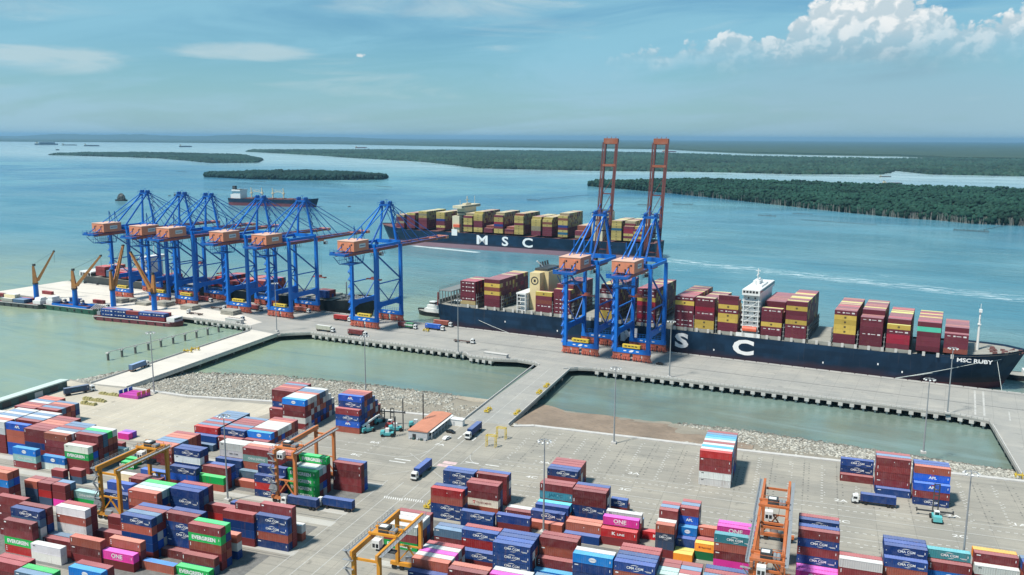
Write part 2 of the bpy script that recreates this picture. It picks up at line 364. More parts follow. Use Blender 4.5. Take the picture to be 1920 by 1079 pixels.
MAT['pallet'] = mat('yellow_pallet_wood', (0.40, 0.36, 0.16), 0.8, var=0.5, scale=1.5)
MAT['hatch'] = mat('hatch_cover_steel', (0.27, 0.27, 0.23), 0.75, var=0.4, scale=0.3, dirt_amt=0.4, streak=0.2)
MAT['car_black'] = mat('black_car_paint', (0.015, 0.016, 0.018), 0.25, spec=0.6)
MAT['car_white'] = mat('white_car_paint', (0.75, 0.76, 0.77), 0.25, spec=0.6, var=0.05, dirt_amt=0.05)
# ------------------------------------------------------------------ quay frame
QA = radians(-7.742); QD = np.array([cos(QA), sin(QA)]); QN = np.array([-sin(QA), cos(QA)])
QO = np.array([-228.284, 532.739])
WZ = -4.6                                        # water level
def Q(s, t): p = QO + QD * s + QN * t; return float(p[0]), float(p[1])
def Q3(s, t, z): p = Q(s, t); return (p[0], p[1], z)
def to_q(p): d = np.asarray(p) - QO; return float(d @ QD), float(d @ QN)

def seg_mask(g, pos, a, b, width):
    """0..1 mask along a straight segment on the ground plane (soft edges)"""
    a = np.array(a); b = np.array(b); L = float(np.linalg.norm(b - a)); d = (b - a) / L
    x, y, z = pos
    dx = g.math('SUBTRACT', x, float(a[0])); dy = g.math('SUBTRACT', y, float(a[1]))
    al = g.math('ADD', g.math('MULTIPLY', dx, float(d[0])), g.math('MULTIPLY', dy, float(d[1])))
    ac = g.math('ABSOLUTE', g.math('SUBTRACT', g.math('MULTIPLY', dy, float(d[0])), g.math('MULTIPLY', dx, float(d[1]))))
    m = g.mr(ac, width * 0.2, width, 1.0, 0.0)
    return g.math('MULTIPLY', m, g.math('MULTIPLY', g.mr(al, -L * 0.05, L * 0.08), g.mr(al, L * 0.92, L * 1.02, 1.0, 0.0)))

def water_material():
    m = bpy.data.materials.new('river_water'); m.use_nodes = True; g = NT(m.node_tree)
    out = g.new('ShaderNodeOutputMaterial'); b = g.new('ShaderNodeBsdfPrincipled')
    geo = g.new('ShaderNodeNewGeometry'); pos = geo.outputs['Position']; xyz = g.sep(pos); x, y, z = xyz
    t = g.math('ADD', g.math('MULTIPLY', g.math('SUBTRACT', x, float(QO[0])), float(QN[0])), g.math('MULTIPLY', g.math('SUBTRACT', y, float(QO[1])), float(QN[1])))
    s = g.math('ADD', g.math('MULTIPLY', g.math('SUBTRACT', x, float(QO[0])), float(QD[0])), g.math('MULTIPLY', g.math('SUBTRACT', y, float(QO[1])), float(QD[1])))
    big = g.noise(pos, 0.012, 5, 0.6, 0.8)
    tw = g.math('ADD', t, g.math('MULTIPLY', g.math('SUBTRACT', big, 0.5), 90.0))
    # silt: greenish in lagoons, blue-green further out; sky reflection painted silver in far channels
    lag = g.mix(g.mr(s, -160, 130), (0.245, 0.315, 0.220, 1), (0.135, 0.175, 0.145, 1))
    lag = g.mix(g.math('MULTIPLY', g.mr(g.noise(pos, 0.02, 4, 0.6, 0.5), 0.40, 0.7), 0.55), lag, (0.175, 0.275, 0.255, 1))
    mid = g.mix(g.mr(g.noise(pos, 0.004, 5, 0.55, 0.6), 0.35, 0.68), (0.055, 0.195, 0.260, 1), (0.125, 0.280, 0.325, 1))
    c = g.mix(g.mr(tw, 20, 330), lag, mid)
    shaded_river = g.mix(g.mr(g.noise(pos, 0.0011, 5, 0.6, 0.5), 0.40, 0.62), (0.032, 0.150, 0.255, 1), (0.125, 0.300, 0.350, 1))  # dark blue patches imitate cloud shadow on the open river
    c = g.mix(g.mr(t, 500, 1300), c, shaded_river)
    c = g.mix(g.mr(g.math('ADD', y, g.math('MULTIPLY', x, 0.25)), 2300, 3800, 0.0, 0.85), c, (0.40, 0.52, 0.53, 1))  # grazing sky reflection put into the base colour of distant water
    # pale and dark streaks drawn out along the quay direction
    lines = g.noise(g.xyz(g.math('MULTIPLY', s, 0.004), g.math('MULTIPLY', t, 0.035), 11.0), 1.0, 8, 0.68, 0.9)
    c = g.mix(g.math('MULTIPLY', g.mr(lines, 0.50, 0.72), 0.30), c, (0.24, 0.36, 0.37, 1))
    c = g.mix(g.math('MULTIPLY', g.mr(lines, 0.50, 0.30), 0.28), c, (0.03, 0.12, 0.17, 1))
    # foam: old wake in mid-river, bow wave of the ship under way
    fo = seg_mask(g, xyz, P(1235, 486, WZ), P(1960, 566, WZ), 26)
    fo2 = seg_mask(g, xyz, P(1235, 505, WZ), P(1700, 520, WZ), 20)
    fo3 = seg_mask(g, xyz, P(774, 461, WZ), P(900, 474, WZ), 7)
    fo4 = seg_mask(g, xyz, P(800, 380, WZ), P(1500, 430, WZ), 30)
    along = g.xyz(g.math('MULTIPLY', s, 0.045), g.math('MULTIPLY', t, 0.16), 0.0)
    fn = g.noise(along, 1.0, 8, 0.72, 0.6)
    foam = g.math('MAXIMUM', g.math('MULTIPLY', fo, g.mr(fn, 0.44, 0.66)), g.math('MULTIPLY', fo3, g.mr(fn, 0.36, 0.5)))
    foam = g.math('MAXIMUM', foam, g.math('MULTIPLY', fo2, g.mr(fn, 0.5, 0.75, 0.0, 0.6)))
    foam = g.math('MAXIMUM', foam, g.math('MULTIPLY', fo4, g.mr(fn, 0.52, 0.8, 0.0, 0.28)))
    c = g.mix(g.math('MULTIPLY', foam, 0.75), c, (0.62, 0.68, 0.70, 1))
    g.put(b.inputs['Base Color'], c)
    sheen = g.noise(g.xyz(g.math('MULTIPLY', s, 0.003), g.math('MULTIPLY', t, 0.010), 2.0), 1.0, 5, 0.6, 0.8)
    g.put(b.inputs['Roughness'], g.math('ADD', g.mr(sheen, 0.35, 0.7, 0.10, 0.26), g.math('MULTIPLY', foam, 0.5)))
    b.inputs['IOR'].default_value = 1.33
    w1 = g.noise(g.xyz(g.math('MULTIPLY', s, 0.22), g.math('MULTIPLY', t, 0.60), 0.0), 1.0, 6, 0.66, 0.4)
    w2 = g.noise(g.xyz(g.math('MULTIPLY', s, 0.05), g.math('MULTIPLY', t, 0.12), 4.0), 1.0, 5, 0.6, 0.6)
    hgt = g.math('ADD', g.math('MULTIPLY', w1, 0.75), g.math('MULTIPLY', w2, 1.6))
    bp = g.new('ShaderNodeBump'); bp.inputs['Distance'].default_value = 1.0
    g.put(bp.inputs['Strength'], g.math('MULTIPLY', g.mr(t, 0, 200, 0.16, 0.70), g.mr(y, 900, 5000, 1.0, 0.35)))
    g.put(bp.inputs['Height'], hgt); g.put(b.inputs['Normal'], bp.outputs[0])
    g.l.new(b.outputs[0], out.inputs[0]); return m

def ground_material(name, a, b_, dark, joints=None, streak_ax=0, amt=0.5):
    m = bpy.data.materials.new(name); m.use_nodes = True; g = NT(m.node_tree)
    out = g.new('ShaderNodeOutputMaterial'); b = g.new('ShaderNodeBsdfPrincipled')
    geo = g.new('ShaderNodeNewGeometry'); pos = geo.outputs['Position']; x, y, z = g.sep(pos)
    s = g.math('ADD', g.math('MULTIPLY', x, float(QD[0])), g.math('MULTIPLY', y, float(QD[1])))
    t = g.math('ADD', g.math('MULTIPLY', x, float(QN[0])), g.math('MULTIPLY', y, float(QN[1])))
    if streak_ax == 1: s, t = x, y
    if streak_ax == 2: s, t = y, x
    n1 = g.noise(pos, 0.045, 6, 0.6, 0.4); n2 = g.noise(pos, 0.5, 6, 0.65)
    c = g.mix(g.mr(n1, 0.3, 0.72), tuple(a) + (1,), tuple(b_) + (1,))
    sv = g.xyz(g.math('MULTIPLY', s, 0.012), g.math('MULTIPLY', t, 0.55), 0.0)
    st = g.noise(sv, 1.0, 6, 0.68, 0.3)
    c = g.mix(g.math('MULTIPLY', g.mr(st, 0.48, 0.75), amt), c, tuple(dark) + (1,))
    c = g.mix(g.math('MULTIPLY', g.mr(n2, 0.5, 0.8), 0.30), c, tuple(dark) + (1,))
    sv2 = g.xyz(g.math('MULTIPLY', s, 0.02), g.math('MULTIPLY', t, 0.35), 7.0)
    c = g.mix(g.math('MULTIPLY', g.mr(g.noise(sv2, 1.0, 4, 0.6), 0.55, 0.8), amt * 0.6), c, tuple(min(1, q * 1.35) for q in a) + (1,))
    spot = g.math('MULTIPLY', g.mr(g.noise(pos, 0.16, 7, 0.72, 0.3), 0.58, 0.72), 0.55)
    c = g.mix(spot, c, tuple(q * 0.55 for q in dark) + (1,))
    patchn = g.noise(g.xyz(g.math('FLOOR', g.math('MULTIPLY', s, 0.08)), g.math('FLOOR', g.math('MULTIPLY', t, 0.16)), 5.0), 0.77, 0, 0.5)
    c = g.mix(g.math('MULTIPLY', g.mr(patchn, 0.3, 0.7), 0.28), c, tuple(q * 1.12 for q in dark) + (1,))
    if joints:
        for (co, per, w) in ((s, joints[0], 0.14), (t, joints[1], 0.14)):
            f = g.math('PINGPONG', co, per / 2.0)
            c = g.mix(g.mr(f, w * 0.4, w, 0.35, 0.0), c, tuple(q * 0.6 for q in dark) + (1,))
    g.put(b.inputs['Base Color'], c); b.inputs['Roughness'].default_value = 0.85
    b.inputs['Specular IOR Level'].default_value = 0.25
    bp = g.new('ShaderNodeBump'); bp.inputs['Strength'].default_value = 0.25; bp.inputs['Distance'].default_value = 0.05
    g.put(bp.inputs['Height'], g.noise(pos, 3.0, 4)); g.put(b.inputs['Normal'], bp.outputs[0])
    g.l.new(b.outputs[0], out.inputs[0]); return m

def noise_mat(name, c0, c1, c2, sc=0.3, rough=0.9, bump=0.5, sc2=2.0):
    m = bpy.data.materials.new(name); m.use_nodes = True; g = NT(m.node_tree)
    out = g.new('ShaderNodeOutputMaterial'); b = g.new('ShaderNodeBsdfPrincipled')
    geo = g.new('ShaderNodeNewGeometry'); pos = geo.outputs['Position']
    c = g.mix(g.mr(g.noise(pos, sc, 6, 0.6, 0.5), 0.32, 0.68), tuple(c0) + (1,), tuple(c1) + (1,))
    c = g.mix(g.math('MULTIPLY', g.mr(g.noise(pos, sc2, 5, 0.65), 0.45, 0.75), 0.6), c, tuple(c2) + (1,))
    g.put(b.inputs['Base Color'], c); b.inputs['Roughness'].default_value = rough; b.inputs['Specular IOR Level'].default_value = 0.25
    bp = g.new('ShaderNodeBump'); bp.inputs['Strength'].default_value = bump; bp.inputs['Distance'].default_value = 0.3
    g.put(bp.inputs['Height'], g.noise(pos, sc2, 5)); g.put(b.inputs['Normal'], bp.outputs[0])
    g.l.new(b.outputs[0], out.inputs[0]); return m

def attr_mat(name, rough=0.9, spec=0.15, var=0.35, sc=0.4):
    m = bpy.data.materials.new(name); m.use_nodes = True; g = NT(m.node_tree)
    out = g.new('ShaderNodeOutputMaterial'); b = g.new('ShaderNodeBsdfPrincipled')
    at = g.new('ShaderNodeVertexColor'); at.layer_name = 'Col'
    geo = g.new('ShaderNodeNewGeometry'); n = g.noise(geo.outputs['Position'], sc, 4, 0.6)
    c = g.mix(g.math('MULTIPLY', g.mr(n, 0.35, 0.7), var), at.outputs['Color'], g.mix(1.0, at.outputs['Color'], (0.45, 0.5, 0.5, 1), 'MULTIPLY'))
    g.put(b.inputs['Base Color'], c); b.inputs['Roughness'].default_value = rough; b.inputs['Specular IOR Level'].default_value = spec
    g.l.new(b.outputs[0], out.inputs[0]); return m

# ------------------------------------------------------------------ water and land sheets
W = MB(); W.add([(-58000, -3000, WZ), (58000, -3000, WZ), (58000, 58000, WZ), (-58000, 58000, WZ)], [(0, 1, 2, 3)])
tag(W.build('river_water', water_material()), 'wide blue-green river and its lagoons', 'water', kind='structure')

yard_poly = [(-388, 40), (300, 40), (300, 386), (83, 380.5), (-24, 378), (-121, 378), (-131, 374), (-133, 376), (-156, 376), (-203, 374), (-260, 368),
             (-305, 360.5), (-345.5, 363), (-347, 365), (-371, 363), (-388, 366)]
MB_ = MB(); MB_.prism(yard_poly, -6.5, 0.0)
yard = MB_.build('yard_ground', ground_material('yard_pavement', (0.335, 0.315, 0.27), (0.265, 0.255, 0.225), (0.17, 0.166, 0.152), joints=(12.6, 6.3), streak_ax=1, amt=0.5))
tag(yard, 'grey paved container yard', 'ground', kind='structure')
bs = MB(); bs.add([(-386, 288, .004), (-262, 300, .004), (-246, 366, .004), (-304, 359, .004), (-345, 361.5, .004), (-371, 361.5, .004), (-386, 364, .004)], [(0, 1, 2, 3, 4, 5, 6)])
tag(bs.build('sandy_pavement', ground_material('sandy_pavement', (0.50, 0.455, 0.37), (0.42, 0.385, 0.32), (0.30, 0.28, 0.24), joints=(12.6, 6.3), streak_ax=2, amt=0.45)),
    'pale sandy paving in the empty corner of the yard by the left bridge', 'pavement', kind='structure')

quay_mat = ground_material('quay_concrete', (0.355, 0.345, 0.315), (0.285, 0.285, 0.27), (0.20, 0.205, 0.20), joints=(11.0, 60.0), amt=0.55)
pale_mat = ground_material('jetty_concrete', (0.62, 0.58, 0.51), (0.54, 0.51, 0.46), (0.40, 0.38, 0.35), amt=0.35)
DECK_T = 1.3
q_poly = [(-440, 34), (470, 34), (470, -28), (318, -28), (303, -24), (112, -28.2), (104, -31), (97, -38), (92, -41), (82, -36), (76, -32), (64, -31), (50, -36), (32, -36), (28, -31.2), (-96, -31.4),
          (-104, -38), (-112, -46), (-141, -42), (-147, -36), (-165, -34.2), (-205, -34), (-440, -34)]
m_ = MB(); m_.prism([Q(*p) for p in q_poly], -DECK_T, 0.0)
quay = tag(m_.build('quay_deck', quay_mat), 'long pale concrete quay deck on piles', 'quay', kind='structure')
m_ = MB(); m_.prism([Q(*p) for p in [(-439, 33), (-300, 33), (-285, 4), (-262, 3), (-180, -8), (-150, -20), (-150, -33), (-439, -33)]], 0.002, 0.006)  # pale sheet: stronger sunlight at this end painted into the concrete
tag(m_.build('sunlit_slab', pale_mat), 'concrete at the left end of the quay, sunlight painted in as a paler tone', 'pavement', kind='structure')
# dark strips: crane rails and expansion joint lines along the quay
rail = MB()
for t in (0.0, 30.5):
    a, b = Q(-438, t - .35), Q(468, t - .35); c, d = Q(468, t + .35), Q(-438, t + .35)
    rail.add([(*a, .012), (*b, .012), (*c, .012), (*d, .012)], [(0, 1, 2, 3)])
rail.build('crane_rail', mat('rail_groove', (0.13, 0.13, 0.13), 0.6), quay)
# kerb of pale blocks along both quay edges
def kerb(poly, h, w, name, parent, m, step=2.4, gap=0.35, z0=0.0, inset=0.4):
    mb = MB()
    for (p, q) in zip(poly[:-1], poly[1:]):
        p = Vector(p); q = Vector(q); L = (q - p).length; d = (q - p) / L; n = max(1, int(L / step)); st = L / n
        for i in range(n):
            a = p + d * (i * st + gap / 2); b = p + d * ((i + 1) * st - gap / 2)
            mb.beam((a.x, a.y, z0 + h / 2), (b.x, b.y, z0 + h / 2), w, h)
    o = mb.build(name, m, parent); o['kind'] = 'stuff'; return o
inner = [(318, -27.5), (303, -23.5), (112, -27.7), (104, -30.5), (97, -37)]
inner2 = [(81, -35.5), (76, -31.5), (64, -30.5), (50, -35.5), (32, -35.5), (28, -30.7), (-96, -30.9), (-104, -37.5), (-111, -45)]
inner3 = [(-141, -41.5), (-147, -35.5), (-165, -33.7), (-205, -33.5)]
for poly in (inner, inner2, inner3): kerb([Q(*p) for p in poly], 0.85, 0.45, 'kerb_blocks', quay, MAT['concrete_pale'])
kerb([Q(-438, 33.7), Q(468, 33.7)], 0.35, 0.4, 'kerb_blocks', quay, MAT['concrete_pale'], step=7.0, gap=0.6)
# piles with their beam ends, one object each along the inner edges
pm = MB(); pm.box(-1.1, 1.1, -0.35, 3.2, -2.9, -1.3); pm.tube((0, 1.2, -9), (0, 1.2, -2.9), 0.55, 8)
pile_me = pm.mesh('pile', MAT['concrete_pale'])
def piles(edge, n_out, parent, step=5.6):
    k = 0
    for (p, q) in zip(edge[:-1], edge[1:]):
        p = np.array(p); q = np.array(q); L = np.linalg.norm(q - p); d = (q - p) / L
        n = max(1, int(round(L / step)))
        for i in range(n):
            c = p + d * (i + .5) * L / n
            o = bpy.data.objects.new('pile', pile_me); link(o, parent); o.location = (c[0], c[1], 0)
            o.rotation_euler = (0, 0, atan2(d[1], d[0]) + (0 if n_out else pi))
piles([Q(*p) for p in [(112, -28.2), (303, -24), (318, -28), (420, -28)]], True, quay)
piles([Q(*p) for p in [(-96, -31.4), (28, -31.2)]], True, quay)
piles([Q(*p) for p in [(32, -36), (50, -36)]], True, quay, 4.5)
piles([Q(*p) for p in [(-205, -34), (-165, -34.2), (-147, -36)]], True, quay)
piles([Q(*p) for p in [(-440, 34), (-440, -34)]], True, quay, 8)
# dark underside rows of piles a little further in
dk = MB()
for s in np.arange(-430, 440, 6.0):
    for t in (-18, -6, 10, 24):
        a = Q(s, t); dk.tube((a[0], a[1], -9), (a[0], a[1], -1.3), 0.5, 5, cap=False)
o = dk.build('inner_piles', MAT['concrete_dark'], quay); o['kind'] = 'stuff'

# bridges from the yard to the quay
def bridge(name, poly, label, m=quay_mat):
    mb = MB(); mb.prism(poly, -1.5, -0.006); return tag(mb.build(name, m), label, 'bridge', kind='structure')
br1 = bridge('approach_bridge', [(-371.2, 361), (-346.2, 361), (-346.2, 508), (-371.5, 512)], 'left approach bridge between the yard and the quay', pale_mat)
br2 = bridge('approach_bridge', [(-156, 374), (-132.5, 374), (-134.2, 487), (-153.5, 492)], 'middle approach bridge between the two lagoons')
br3 = bridge('approach_bridge', [(83, 378), (112, 378), (112, 474), (83, 474)], 'right approach bridge at the edge of the photo')
for b_, x0, x1, y0, y1 in ((br1, -371.0, -346.6, 363, 506), (br2, -155.6, -133.2, 376, 484), (br3, 83.4, 111.5, 380, 455)):
    for x in (x0, x1): kerb([(x, y0), (x, y1)], 0.95, 0.4, 'parapet', b_, MAT['concrete_pale'], step=3.0, gap=0.25)
    for y in np.arange(y0 + 12, y1, 16.0):
        mb = MB(); mb.box(x0 - .2, x1 + .2, y - .8, y + .8, -2.7, -1.5)
        for k in range(5):
            xx = x0 + 2 + k * (x1 - x0 - 4) / 4; mb.tube((xx, y, -9), (xx, y, -2.7), .5, 6)
        mb.build('pier', MAT['concrete_dark'], b_)

# shore slope under the crest of the yard, rocks strewn over it, sand and mud in the middle
crest = [(-388, 30), (-388, 366), (-371.5, 361), (-346, 361), (-305, 360.5), (-260, 368), (-203, 374), (-156, 376), (-132, 376), (-121, 378), (-24, 378), (83, 380.5), (300, 386)]
toe = [(-408, 30), (-404, 360), (-388, 404), (-346, 416), (-303, 427), (-255, 430), (-200, 428), (-160, 425), (-132, 424), (-112, 421), (-24, 421.5), (83, 407), (300, 410)]
def resample(c, t, step=4.0):
    A, B = [], []
    for i in range(len(c) - 1):
        p, q, r, s = map(np.array, (c[i], c[i + 1], t[i], t[i + 1])); n = max(1, int(np.linalg.norm(q - p) / step))
        for k in range(n): f = k / n; A.append(p + (q - p) * f); B.append(r + (s - r) * f)
    A.append(np.array(c[-1])); B.append(np.array(t[-1])); return A, B
A_, B_ = resample(crest, toe); K = 10
vs, fs = [], []
for i, (a, b) in enumerate(zip(A_, B_)):
    for k in range(K + 1):
        f = k / K * 1.25; p = a + (b - a) * f; z = -0.35 - (abs(WZ) - 0.35 + 0.1) * f + (rng.random() - .5) * 0.35
        vs.append((p[0], p[1], z))
for i in range(len(A_) - 1):
    for k in range(K): j = i * (K + 1) + k; fs.append((j, j + 1, j + K + 2, j + K + 1))
m_ = MB(); m_.add(vs, fs)
tag(m_.build('shore_slope', noise_mat('shore_gravel', (0.29, 0.265, 0.215), (0.22, 0.20, 0.165), (0.15, 0.135, 0.115), 0.06)), 'shore slope below the yard edge', 'shore', kind='structure')
def slope_at(f_along, f):
    i = f_along * (len(A_) - 1); j = int(i); fr = i - j; j2 = min(j + 1, len(A_) - 1)
    a = A_[j] * (1 - fr) + A_[j2] * fr; b = B_[j] * (1 - fr) + B_[j2] * fr
    return a + (b - a) * f, -0.35 - (abs(WZ) - 0.25) * f
def ico(sub):
    bm = bmesh.new(); bmesh.ops.create_icosphere(bm, subdivisions=sub, radius=1.0)
    v = np.array([x.co[:] for x in bm.verts]); f = np.array([[q.index for q in p.verts] for p in bm.faces]); bm.free(); return v, f
def scatter_mesh(name, protos, pts, scl, cols, m, parent=None, smooth=False, rot=True):
    """one mesh of many small clumps; every clump is a jittered copy of one of the prototypes"""
    V, F, C = [], [], []; base = 0
    n = len(pts); which = rng.integers(0, len(protos), n); a = rng.random(n) * 2 * pi
    for k, (pv, pf) in enumerate(protos):
        ii = np.where(which == k)[0]
        if not len(ii): continue
        ca, sa = np.cos(a[ii]), np.sin(a[ii])
        x = pv[None, :, 0] * ca[:, None] - pv[None, :, 1] * sa[:, None]; y = pv[None, :, 0] * sa[:, None] + pv[None, :, 1] * ca[:, None]
        z = np.repeat(pv[None, :, 2], len(ii), 0)
        vv = np.stack([x * scl[ii, 0:1] + pts[ii, 0:1], y * scl[ii, 1:2] + pts[ii, 1:2], z * scl[ii, 2:3] + pts[ii, 2:3]], -1)
        nv = pv.shape[0]; off = base + np.arange(len(ii)) * nv
        V.append(vv.reshape(-1, 3)); F.append((pf[None] + off[:, None, None]).reshape(-1, 3)); base += len(ii) * nv
        C.append(np.repeat(cols[ii], nv, 0))
    V = np.concatenate(V); F = np.concatenate(F); C = np.concatenate(C)
    me = bpy.data.meshes.new(name); me.vertices.add(len(V)); me.vertices.foreach_set('co', V.astype(np.float32).ravel())
    me.loops.add(F.size); me.loops.foreach_set('vertex_index', F.astype(np.int32).ravel())
    me.polygons.add(len(F)); me.polygons.foreach_set('loop_start', np.arange(0, F.size, 3, dtype=np.int32)); me.polygons.foreach_set('loop_total', np.full(len(F), 3, np.int32))
    me.update(calc_edges=True)
    ca_ = me.color_attributes.new('Col', 'FLOAT_COLOR', 'POINT'); ca_.data.foreach_set('color', np.concatenate([C, np.ones((len(C), 1))], 1).astype(np.float32).ravel())
    if smooth: me.polygons.foreach_set('use_smooth', [True] * len(F))
    me.materials.append(m); return link(bpy.data.objects.new(name, me), parent)

rv, rf = ico(1); rocks = []
for k in range(5):
    v = rv * (0.75 + 0.5 * rng.random((len(rv), 1))); v[:, 2] *= 0.75; rocks.append((v, rf))
pts, scl, cols = [], [], []
N_R = 24000
while len(pts) < N_R:
    fa = rng.random(); f = rng.random() * 1.02; p, z = slope_at(fa, f)
    x = p[0]
    if x > 190 or p[1] < 180: continue
    if -371 < x < -346 and p[1] > 360: keep = 0.5
    elif -140 < x < -32:
        lim = 0.10 + 0.12 * max(0, (x + 60) / 28)
        if f > lim and not (f > 0.9 - (x + 60) / 120 and x > -60): continue
    elif -178 < x < -140 and f > 0.55 + 0.1 * sin(x) : continue
    elif -235 < x < -140 and 0.15 < f < 0.45 + 0.05 * sin(x * .3) and rng.random() < 0.75: continue
    elif -32 <= x < 60 and 0.08 < f < 0.30 - 0.003 * x and rng.random() < 0.85: continue
    r = 0.36 + 0.62 * rng.random() ** 2.2
    pts.append((p[0], p[1], z + 0.05)); scl.append((r * 1.1, r, r * 0.8))
    c = 0.22 + 0.30 * rng.random() ** 1.2; wet = 0.55 if f > 0.93 else 1.0
    cols.append((c * wet, c * 0.97 * wet, c * 0.86 * wet))
o = scatter_mesh('revetment_rocks', rocks, np.array(pts), np.array(scl), np.array(cols), attr_mat('rock', 0.9, 0.2, 0.4, 1.5))
tag(o, 'grey rock armour strewn along the yard shore', 'rocks', kind='stuff')

def sheet(name, poly, zf, m, label, cat, nx=40, ny=12, kind='structure'):
    """gently rounded bank: a grid between a near and a far polyline"""
    near, far_ = poly; vs, fs = [], []
    def at(c, f):
        i = f * (len(c) - 1); j = min(int(i), len(c) - 2); fr = i - j; return np.array(c[j]) * (1 - fr) + np.array(c[j + 1]) * fr
    for i in range(nx + 1):
        a, b = at(near, i / nx), at(far_, i / nx)
        for k in range(ny + 1):
            f = k / ny; p = a + (b - a) * f; vs.append((p[0], p[1], zf(i / nx, f)))
    for i in range(nx):
        for k in range(ny): j = i * (ny + 1) + k; fs.append((j, j + 1, j + ny + 2, j + ny + 1))
    mb = MB(); mb.add(vs, fs); return tag(mb.build(name, m, smooth=True), label, cat, kind=kind)
sand = noise_mat('wet_sand', (0.29, 0.225, 0.170), (0.205, 0.160, 0.122), (0.14, 0.112, 0.09), 0.05, 0.75, 0.2, 0.5)
dry_sand = noise_mat('dry_sand', (0.40, 0.36, 0.29), (0.30, 0.26, 0.20), (0.22, 0.19, 0.15), 0.09, 0.9, 0.2, 0.8)
sheet('mud_bank', ([(-133, 380), (-110, 381), (-60, 382), (-22, 384)], [(-133, 428), (-112, 421), (-75, 421), (-52, 416), (-22, 410)]),
      lambda a, f: -0.75 - 4.0 * f ** 1.3 + 0.15 * sin(a * 23) * f, sand, 'brown mud bank beside the middle bridge', 'mud')
sheet('dry_sand_bank', ([(-126, 379), (-80, 379.5), (-20, 380), (25, 381)], [(-118, 383), (-80, 390), (-40, 393), (-10, 390), (25, 384)]),
      lambda a, f: -0.5 - 1.75 * f + 0.1 * sin(a * 31), dry_sand, 'pale dry sand below the yard edge', 'sand')
sheet('sand_bar', ([(-184, 421), (-170, 417), (-157, 415)], [(-190, 428), (-172, 429), (-157, 429)]),
      lambda a, f: -3.9 - 0.95 * f, dry_sand, 'small sand bar left of the middle bridge', 'sand')
sheet('grass_verge', ([(-392, 150), (-391.5, 300), (-390, 362)], [(-395, 150), (-395, 300), (-393, 366)]),
      lambda a, f: -0.2 - 0.5 * f, noise_mat('verge_grass', (0.07, 0.10, 0.04), (0.12, 0.14, 0.06), (0.05, 0.06, 0.03), 0.3), 'strip of rough grass along the left shore', 'grass', kind='stuff')
# low wall along the crest
def wall_line(poly, h, w, z0, name, label):
    mb = MB()
    for p, q in zip(poly[:-1], poly[1:]): mb.beam((p[0], p[1], z0 + h / 2), (q[0], q[1], z0 + h / 2), w, h)
    return tag(mb.build(name, MAT['concrete_pale']), label, 'wall', kind=None)
wall_line([(-345, 363.4), (-305, 361.2), (-260, 368.6), (-203, 374.6), (-156.5, 376.6)], 0.55, 2.2, 0.0, 'crest_wall', 'low pale wall on the rock slope left of the middle bridge')
wall_line([(-130, 375), (-121, 378.6), (-24, 378.6), (83, 381.1), (200, 384)], 0.55, 2.2, 0.0, 'crest_wall', 'low pale wall on the shore right of the middle bridge')

